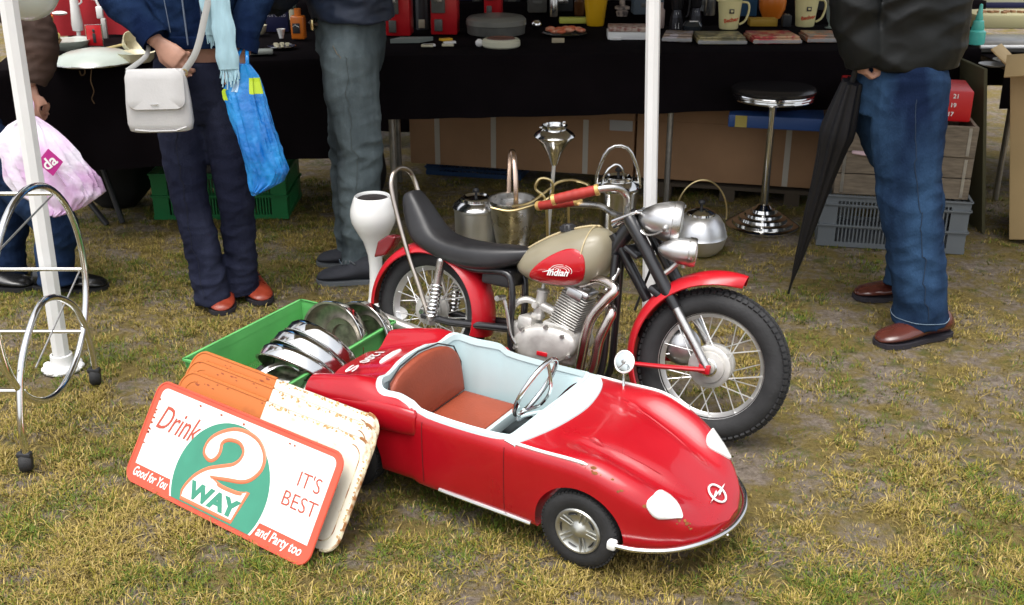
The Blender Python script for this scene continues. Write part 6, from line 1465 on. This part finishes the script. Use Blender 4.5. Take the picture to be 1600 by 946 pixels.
MB().tube(spline([(-.05, 0, .012), (-.03, -.015, .01), (.0, -.02, .014), (.03, -.02, .004), (.022, -.024, -.05), (.03, -.028, -.09), (.018, -.028, -.12), (.026, -.03, -.14)], 6), .0022, n=5).build('wire', mat('bronze', (.16, .10, .05), .5, .8), t)
MB().tube(spline([(.0, -.018, .012), (.002, -.02, -.02), (-.012, -.022, -.03), (-.018, -.02, -.012)], 6), .0028, n=5).build('hook', MATS['bronze'], t)
# between the woman and the man
t = thing('box', 'navy box printed ICE COLD on the table beside the blue carrier bag', 'box', T(434, 50), R(4)); MB().bbox((0, .03, .115), (.105, .06, .23), .003).build('carton', NAVYB, t); text('ICE COLD', .016, mat('pale_print', (.5, .5, .55), .5), t, basis((0, -.0012, .075), (1, 0, 0), (0, 0, 1)), name='printed_words', space=1.25)
t = thing('bottle_pack', 'tall blue and yellow packet left of the navy box', 'packet', T(404, 40), R(10)); MB().bbox((0, .02, .11), (.035, .04, .22), .003).build('carton', mat('mid_blue', (.04, .11, .38), .5), t); MB().bbox((.012, -.001, .12), (.008, .002, .16), .0005).build('yellow_strip', YEL, t)
L1('bowl', 'small cream bowl in front of the tall blue packet', 'bowl', T(404, 54), [(.02, 0), (.034, .012), (.042, .042), (.039, .042), (.03, .012), (0, .010)], IVORY)
L1('cup', 'small white cup standing beside the navy box', 'cup', T(440, 60), [(.010, 0), (.012, .012), (.020, .042), (.018, .042), (.010, .014), (0, .012)], WHITEG)
t = thing('tray', 'round chrome tray of tiny white cups at the table edge', 'tray', T(440, 74), 0); m = MB(); m.lathe([(.055, 0), (.062, .006), (.060, .007), (.052, .003), (0, .003)], n=36); m.build('plate', CHROME, t)
for k, (x, y) in enumerate(((-.025, .0), (.0, .012), (.025, .004), (.008, -.02), (-.012, -.022))): MB().lathe([(.007, .004), (.010, .018), (.008, .018), (0, .012)], (x, y, 0), n=14).build('tiny_cup', IVORY, t)
t = thing('lantern', 'orange toy lantern with black wording panel near the man\'s belt', 'lantern', T(466, 62), R(-4)); MB().bbox((0, .02, .052), (.062, .05, .105), .008, seg=3).build('body', ORG, t); MB().bbox((-.004, -.0065, .05), (.034, .002, .045), .001).build('label', DGREY, t); MB().cyl((0, .02, .105), (0, .02, .135), .015, n=14).build('neck', ORG, t)
MB().tube([(-.02, -.0085, .058), (-.008, -.0085, .066), (.01, -.0085, .056)], .0012, n=5).build('print_mark', WHITEG, t)
t = thing('plate', 'pale grey folded cloth on the table edge behind the blue bag', 'cloth', T(408, 84), R(12)); MB().bbox((0, 0, .008), (.10, .07, .016), .006).build('folded_cloth', mat('grey_linen', (.33, .36, .33), .9), t)
t = thing('dark_figure', 'dark glass bottle between the navy box and the orange lantern', 'bottle', T(459, 40), 0); m = MB(); m.lathe([(.022, 0), (.024, .01), (.024, .10), (.010, .14), (.010, .17), (0, .171)], n=20); m.build('glass', mat('dark_glass', (.02, .03, .02), .1), t); MB().lathe([(.0245, .03), (.0248, .08)], n=20).build('label', IVORY, t)
# behind the man and to his right
def machine(u, v, w, label, seed=0):
    t = thing('dispenser', label, 'dispenser', T(u, v), R(-3)); MB().bbox((0, .06, .16), (w, .12, .32), .008).build('cabinet', REDB, t)
    m = MB(); m.bbox((-.2 * w, -.004, .19), (w * .52, .012, .18), .004); m.bbox((-.2 * w, -.006, .045), (w * .30, .014, .055), .004); m.build('grey_panel', SGREY, t)
    m = MB(); m.bbox((-.2 * w, -.011, .16), (w * .3, .004, .02), .001); m.cyl((.22 * w, 0, .22), (.22 * w, -.02, .22), .012, n=12); m.build('slot_and_knob', CHROMED, t)
    MB().bbox((-.2 * w, -.012, .26), (w * .4, .004, .03), .001).build('orange_strip', ORG, t); return t
machine(622, 57, .115, 'red dispenser with grey panel directly beside the man in grey-green jeans'); machine(694, 55, .125, 'red dispenser with grey panel behind the big grey tin'); machine(770, 32, .09, 'small red dispenser half hidden behind the big grey tin')
t = thing('flask', 'dark ribbed flask between the two red dispensers', 'flask', T(660, 46), 0); m = MB(); m.lathe([(.03, 0), (.03, .22), (.02, .24), (0, .25)] , n=20); m.build('body', DGREY, t); MB().bbox((0, -.032, .03), (.03, .004, .04), .001).build('label', IVORY, t)
t = thing('slate', 'flat grey slab with a pointed corner at the front of the table', 'slab', T(640, 66), R(4)); m = MB(); m.prism([(-.085, -.03), (.045, -.03), (.105, .035), (-.04, .035)], 0, .018); m.build('slab', mat('grey_slab', (.20, .23, .21), .6), t, smooth=0)
for (u, v, lab, n_) in ((668, 73, 'two pale matchboxes lying flat at the table edge', 2), (700, 72, 'cream and yellow matchbox pile near the cream round ashtray', 3)):
    t = thing('matchboxes', lab, 'matchboxes', T(u, v), 0)
    for k in range(n_): MB().bbox((.012 * (k % 2) - .005 * k, .012 * k - .01, .006 + .010 * k * (n_ > 2)), (.052, .032, .009), .001, rz=R(15 * k)).build('matchbox', (IVORY, WHITE, YEL)[k % 3], t)
t = thing('tin', 'big low grey tin with rounded lid in front of the red dispensers', 'tin', T(775, 56) + Vector((0, .05, 0)), 0)
m = MB(); m.lathe([(.125, 0), (.135, .006), (.138, .045), (.140, .047), (.138, .05)], n=48); m.build('drum', SGREY, t); m = MB(); m.lathe([(.141, .048), (.140, .070), (.128, .082), (.09, .088), (0, .09)], n=48); m.build('lid', mat('grey_lid', (.17, .17, .15), .3, var=.1), t)
t = thing('ashtray', 'round cream ashtray with dark inner ring and white ball foot', 'ashtray', T(783, 73), 0); m = MB(); m.lathe([(.078, 0), (.084, .006), (.084, .026), (.076, .034), (.066, .036), (.060, .030)], n=44); m.build('base', mat('greenish_cream', (.60, .60, .46), .35), t); m = MB(); m.lathe([(.062, .032), (.060, .038), (.052, .034), (0, .028)], n=40); m.build('dark_ring', mat('brown_ring', (.16, .08, .06), .3), t); MB().ball((-.095, -.01, .017), .018, 16, 12).build('ball_foot', WHITEG, t)
L1('chrome_ball', 'small chrome ball standing beside the big grey tin', 'ball', T(838, 48), [(0, 0), (.012, .002), (.022, .014), (.025, .026), (.022, .038), (.012, .049), (0, .051)], CHROME)
t = thing('fruit_dish', 'orange-red snack display on a wide black tray', 'tray', T(882, 55), 0); m = MB(); m.lathe([(.085, 0), (.105, .010), (.103, .012), (.08, .006), (0, .006)], n=36); m.build('tray_plate', mat('black_tray', (.02, .02, .02), .25), t)
m = MB(); rn = random.Random(3)
for i in range(16): a = rn.uniform(0, 2 * PI); q = rn.uniform(0, .07); m.ball((q * math.cos(a) * 1.3, q * math.sin(a) * .8, .018 + .012 * rn.random()), (.024, .020, .011), 10, 7)
m.build('snacks', mat('salmon_orange', (.62, .14, .06), .5, col2=(.70, .35, .22), vscale=30), t)['kind'] = 'stuff'
t = thing('paper_packet', 'yellow-green packet behind the orange-red snack tray', 'packet', T(890, 40), 0); MB().bbox((.02, .04, .020), (.14, .05, .028), .004).build('carton', mat('lime_card', (.50, .52, .08), .5), t)
t = thing('price_card', 'small beige price card at the edge below the snack tray', 'card', T(872, 67), 0); MB().bbox((0, 0, .010), (.056, .012, .020), .001).build('card', mat('beige_card', (.42, .36, .24), .6), t)
L1('vase', 'tall bright yellow vase left of the white pole', 'vase', T(930, 40), [(.040, 0), (.043, .006), (.048, .05), (.058, .13), (.068, .24), (.064, .24), (.04, .05), (0, .04)], YEL)
t = thing('box', 'white flat boxes stacked behind the white pole with patterned lids', 'boxes', T(982, 62), R(-2)); MB().bbox((0, .05, .017), (.19, .12, .034), .002).build('carton', WHITE, t); MB().bbox((.01, .05, .046), (.20, .13, .020), .002).build('carton', mat('patterned_lid', (.50, .40, .34), .5, col2=(.25, .10, .08), vscale=40), t); MB().bbox((-.06, -.018, .005), (.05, .02, .008), .001).build('leaflet', WHITE, t)
t = thing('pot', 'small dark and cream ceramic warmer on top of the white boxes', 'pot', T(972, 45) + Vector((0, .03, .056)), 0); m = MB(); m.lathe([(.025, 0), (.03, .02), (.022, .03), (.036, .034), (.036, .045), (.014, .05), (.012, .11), (0, .112)], n=28); m.build('body', mat('mottled_ceramic', (.30, .24, .20), .4, col2=(.06, .05, .05), vscale=40), t)
# right of the pole
for (u, v, lab) in ((1056, 47, 'black and chrome coffee maker right of the white pole'), (1085, 44, 'second dark coffee maker with a chrome band beside the cream jug')):
    t = thing('coffee_maker', lab, 'coffee maker', T(u, v), 0); m = MB(); m.lathe([(.034, 0), (.036, .006), (.030, .06), (.021, .095), (.027, .10), (.034, .17), (.020, .18), (0, .19)], n=8); m.build('body', mat('dark_metal', (.03, .03, .035), .3, .7), t, smooth=0); m = MB(); m.prism([(-.009, .01), (.009, .01), (.006, .085), (-.006, .085)], -.001, .001, M=basis((0, -.034, 0), (1, 0, 0), (0, .15, 1))); m.build('chrome_face', CHROMED, t, smooth=0)
    MB().tube(spline([(.024, 0, .165), (.055, 0, .155), (.055, 0, .08), (.045, 0, .06)], 4), .007, n=8, flat=.6).build('handle', BLACKP, t)
t = thing('teapot', 'dark glass teapot with a white lid line behind the clear-wrapped cards', 'teapot', T(1084, 56) + Vector((0, .05, 0)), 0); m = MB(); m.lathe([(.03, 0), (.045, .02), (.048, .04), (.034, .06), (0, .064)], n=24); m.build('body', mat('dark_glass2', (.03, .035, .04), .1, coat=.4), t); MB().bbox((.0, -.03, .062), (.04, .006, .005), .001).build('lid_line', WHITE, t)
def jug(u, v, lab, k=1.0):
    t = thing('jug', lab, 'jug', T(u, v, TZ + .032), 0, 'cream jugs with a red word'); m = MB(); m.lathe([(.036 * k, 0), (.039 * k, .005), (.043 * k, .05 * k), (.049 * k, .105 * k), (.050 * k, .115 * k), (.047 * k, .115 * k), (.040 * k, .05 * k), (0, .02)], n=36); m.build('body', mat('jug_cream', (.72, .66, .34), .3, coat=.3), t)
    MB().tube(spline([(.044 * k, -.01, .108 * k), (.072 * k, -.01, .104 * k), (.078 * k, -.01, .075 * k), (.066 * k, -.01, .035 * k), (.042 * k, -.01, .018 * k)], 6), .0065 * k, n=10, flat=.7).build('handle', MATS['jug_cream'], t)
    MB().tube([(-.045 * k, -.01, .112 * k), (-.062 * k, -.01, .120 * k)], [.014 * k, .006 * k], n=10, flat=.5).build('lip', MATS['jug_cream'], t)
    text('Becher', .021 * k, mat('print_red', (.55, .06, .02), .5), t, basis((.0, -.0455 * k, .040 * k), (1, 0, .16), (0, -.1, 1)), name='printed_word', bold=.0006)
    m = MB(); m.bbox((0, -.0485 * k, .075 * k), (.020 * k, .002, .018 * k), .0005); m.build('printed_emblem', DGREY, t); MB().bbox((0.001, -.0500 * k, .076 * k), (.010 * k, .001, .008 * k), .0002).build('emblem_centre', MATS['jug_cream'], t)
jug(1138, 45, 'cream jug with red word and large handle, standing on the clear-wrapped cards', 1.12); jug(1257, 41, 'cream jug with red word right of the orange pot', 1.12)
L1('pot', 'rounded orange pot standing between the two cream jugs', 'pot', T(1205, 30), [(.03, 0), (.045, .006), (.066, .05), (.070, .09), (.062, .14), (.05, .16), (0, .17)], ORG)
t = thing('tray', 'mustard yellow tray lying in front of the orange pot', 'tray', T(1192, 41), R(-3)); MB().bbox((0, .02, .018), (.135, .08, .036), .004).build('carton', mat('mustard', (.50, .30, .03), .5), t)
t = thing('box', 'blue box standing behind the first cream jug', 'box', T(1172, 26), 0); MB().bbox((-.01, .04, .10), (.09, .06, .20), .003).build('carton', mat('petrol_blue', (.03, .10, .20), .5), t)
t = thing('tin', 'small black tin between the mustard tray and the right jug', 'tin', T(1228, 42), 0); MB().bbox((0, 0, .028), (.042, .04, .056), .004).build('carton', DGREY, t); MB().lathe([(.012, .056), (.012, .062), (0, .063)], n=12).build('lid', CHROMED, t)
t = thing('beer_glass', 'tall flared glass with green and red crest at the right of the cream jug', 'glass', T(1297, 44), 0); m = MB(); m.lathe([(.026, 0), (.026, .004), (.010, .008), (.009, .02), (.022, .045), (.030, .12), (.032, .17)], n=28); m.build('glass_wall', mat('drinking_glass', (.40, .48, .42), .08, alpha=.55), t); m = MB(); m.lathe([(.028, .115), (.0305, .165), (0, .166)], n=24); m.build('yellow_filling', YEL, t); MB().ball((0, -.028, .075), (.013, .003, .018), 12, 8).build('crest', mat('crest_red', (.40, .05, .06), .5), t)
CARDS = [mat('card_print_' + str(i), a, .35, col2=b_, mix=(.46, .54), vscale=26, coat=.3) for i, (a, b_) in enumerate((((.45, .40, .42), (.30, .22, .16)), ((.38, .32, .16), (.16, .15, .09)), ((.50, .07, .07), (.62, .38, .22)), ((.50, .24, .14), (.30, .25, .20))))]
for k, (u, v, w, d_, rz, lab) in enumerate(((1063, 66, .13, .15, -12, 'pale clear-wrapped cards lying at a slant right of the white pole'), (1129, 70, .210, .20, -1, 'olive printed boards in clear wrap under the first cream jug'), (1213, 69, .210, .20, 2, 'red and orange printed cards in clear wrap in the middle of the right table'), (1288, 67, .150, .17, 0, 'orange-brown printed cards beside the sleeve of the black jacket'))):
    t = thing('card_pack', lab, 'cards', T(u, v) + Vector((0, d_ / 2, 0)), R(rz), 'packs of printed cards in clear wrap'); MB().bbox((0, 0, .011), (w, d_, .022), .002).build('card', CARDS[k], t); MB().bbox((.002, .004, .0275), (w * .96, d_ * .92, .008), .002).build('card', CARDS[k], t)
    m = MB(); m.bbox((0, -d_ / 2 - .004, .010), (w * 1.04, .006, .014), .002); m.build('wrap_fold', mat('clear_wrap', (.55, .55, .55), .15, alpha=.45), t)
L1('pagoda_glass', 'turquoise stepped glass at the corner of the black table, right of the jacket', 'glass', T(1524, 69), [(.036, 0), (.038, .01), (.037, .055), (.026, .062), (.028, .066), (.022, .10), (.015, .105), (.017, .11), (.010, .14), (.007, .17), (0, .175)], TURQ)
for (u, v, r_, h, mt, lab) in ((905, 24, .028, .10, mat('brown_glass', (.10, .04, .015), .15), 'small brown jar behind the snack tray'), (1030, 44, .024, .12, mat('pink_white', (.55, .42, .38), .5), 'pale pink bottle just right of the white pole'), (1108, 24, .030, .14, ALU, 'aluminium canister behind the first cream jug'), (865, 26, .022, .13, CHROMED, 'slim chrome shaker behind the orange snack tray')):
    L1('jar', lab, 'jar', T(u, v), [(r_ * .9, 0), (r_, .005), (r_, h * .7), (r_ * .6, h * .8), (r_ * .62, h), (0, h)], mt)
# dark cases standing at the back
for k, (u, v, w, h, lab) in enumerate(((840, 22, .10, .24, 'dark grey case behind the chrome ball'), (800, 18, .09, .25, 'black upright case behind the big grey tin'), (880, 20, .11, .24, 'tall black case with a thin chrome strip behind the snack tray'), (745, 18, .05, .26, 'narrow black case between the red dispensers'), (1015, 25, .16, .22, 'blue-grey case behind the white pole'), (1100, 20, .10, .20, 'silver-grey case behind the coffee makers'), (1300, 18, .16, .24, 'black case behind the flared glass'), (520, 30, .22, .22, 'black case hidden behind the man in grey-green jeans'), (480, 12, .12, .26, 'black case behind the orange lantern'))):
    t = thing('equipment_case', lab, 'case', G(u, v, TZ) + Vector((0, .05, 0)), R((-1) ** k * 3), 'dark cases along the back of the table'); MB().bbox((0, .05, h / 2), (w, .10, h), .005).build('case_body', (SGREY, DGREY, DGREY, DGREY, mat('blue_grey', (.10, .13, .16), .5), mat('silver_grey', (.22, .23, .24), .4), DGREY, DGREY, DGREY)[k], t)
    m = MB(); m.cyl((0, 0, h * .55), (0, -.006, h * .55), w * .28, n=24); m.bbox((0, -.003, h * .22), (w * .5, .005, .02), .001); m.build('front_fittings', CHROMED if k == 2 else SGREY, t)
t = thing('price_tag', 'pale yellow card standing between glass and jacket sleeve', 'card', T(1318, 42), R(10)); MB().bbox((0, 0, .07), (.05, .004, .14), .001).build('card', mat('pale_yellow_card', (.55, .55, .22), .6), t)
# the neighbouring stall at the right edge
t = table('side_table', 'plain neighbouring table at the right edge, covered in pale trays', (2.22, 4.95, 0), (3.6, 4.95, 0), .8, .66, .2, .2, 3.0)
t = thing('storage_tray', 'cream plastic storage tray stacked at the right edge', 'tray', G(1568, 44, .72), 0); MB().bbox((.02, .08, .035), (.36, .24, .07), .01).build('tray_body', mat('dull_cream', (.46, .42, .22), .5), t); m = MB(); rn = random.Random(1)
for i in range(9): m.bbox((-.12 + .03 * i, .02 + rn.random() * .05, .075), (.022, .03, .012), .003, rz=rn.random())
m.build('small_pieces', mat('brown_bits', (.30, .16, .08), .7), t)['kind'] = 'stuff'
t = thing('metal_tray', 'dull steel tray with a bright front edge below the cream storage tray', 'tray', G(1572, 82, .665), 0); MB().bbox((.03, .08, .03), (.34, .22, .055), .008).build('tray_body', mat('tarnished_steel', (.28, .27, .25), .35, .8, var=.3, vscale=9), t); MB().cyl((-.14, -.03, .03), (.2, -.03, .03), .009, n=10).build('front_bar', WHITE, t)
t = thing('box', 'blue and white striped box behind the cream storage tray', 'box', G(1570, 14, .75), 0); MB().bbox((.05, .1, .06), (.40, .2, .12), .004).build('carton', mat('dull_cream2', (.50, .50, .34), .5), t); MB().bbox((.05, -.002, .02), (.40, .006, .03), .001).build('dark_band', NAVYB, t)
t = thing('plates', 'white saucers and papers on top of the tall open cardboard box', 'saucers', G(1568, 108, .70), 0)
for k, (x, y, r_) in enumerate(((-.02, .06, .06), (.05, .10, .055), (.03, .03, .045))): MB().lathe([(r_ * .5, 0), (r_ * .6, .002), (r_, .010), (r_ * .98, .012), (0, .004)], (x, y, .012 * k), n=28).build('saucer', WHITE if k else mat('grey_saucer', (.4, .4, .4), .4), t)
# hanging globe at top left, hung by its cord from the tent roof
gp = D(40, -22, 3.30); t = thing('globe_lamp', 'white glass globe hanging by a cord at the top left corner', 'lamp', gp, 0)
m = MB(); m.ball((0, 0, 0), (.095, .095, .100), 32, 20); m.build('globe', mat('opal_glass', (.66, .70, .64), .25, coat=.3), t); MB().cyl((0, 0, .095), (0, 0, 2.40 - gp.z), .003, n=6).build('cord', BLACKP, t); MB().lathe([(.03, .085), (.03, .11), (.01, .12), (0, .12)], n=16).build('cap', CHROMED, t)
# boxed stock and dark cloth wall at the very back
t = thing('back_drape', 'black cloth wall hung across the back of the stall', 'cloth', (.1, 6.42, 0), R(1)); m = MB(); g = []
for i in range(81):
    x = lerp(-2.35, 2.5, i / 80); w = .03 * math.sin(x * 17) + .02 * noise.noise(Vector((x * 3, 0, 0))); g.append([Vector((x, w, .25)), Vector((x, w * .6, 1.1)), Vector((x, w * .2, 2.25)), Vector((x, w * .2 + .01, 2.25)), Vector((x, w + .01, .25))])
m.rings(g, closed=False); m.build('cloth_panel', CLOTH, t, smooth=70)
for k, (u, w, h, mt, lab) in enumerate(((560, .3, .16, DGREY, 'dark carton on the back table left of the red dispensers'), (700, .22, .13, NAVYB, 'navy carton on the back table above the red dispensers'), (960, .34, .14, SGREY, 'grey carton on the back table near the white pole'), (1210, .30, .15, DGREY, 'black carton on the back table above the orange pot'))):
    t = thing('carton', lab, 'carton', (G(u, 20, .8).x * 1.0, 6.25, .80), R(k * 3 - 4), 'dark cartons on the back table'); MB().bbox((0, 0, h / 2), (w, .2, h), .004).build('carton_body', mt, t); MB().bbox((0, 0, h + .002), (.04, .2, .003), .0005).build('tape_strip', TAPE, t)
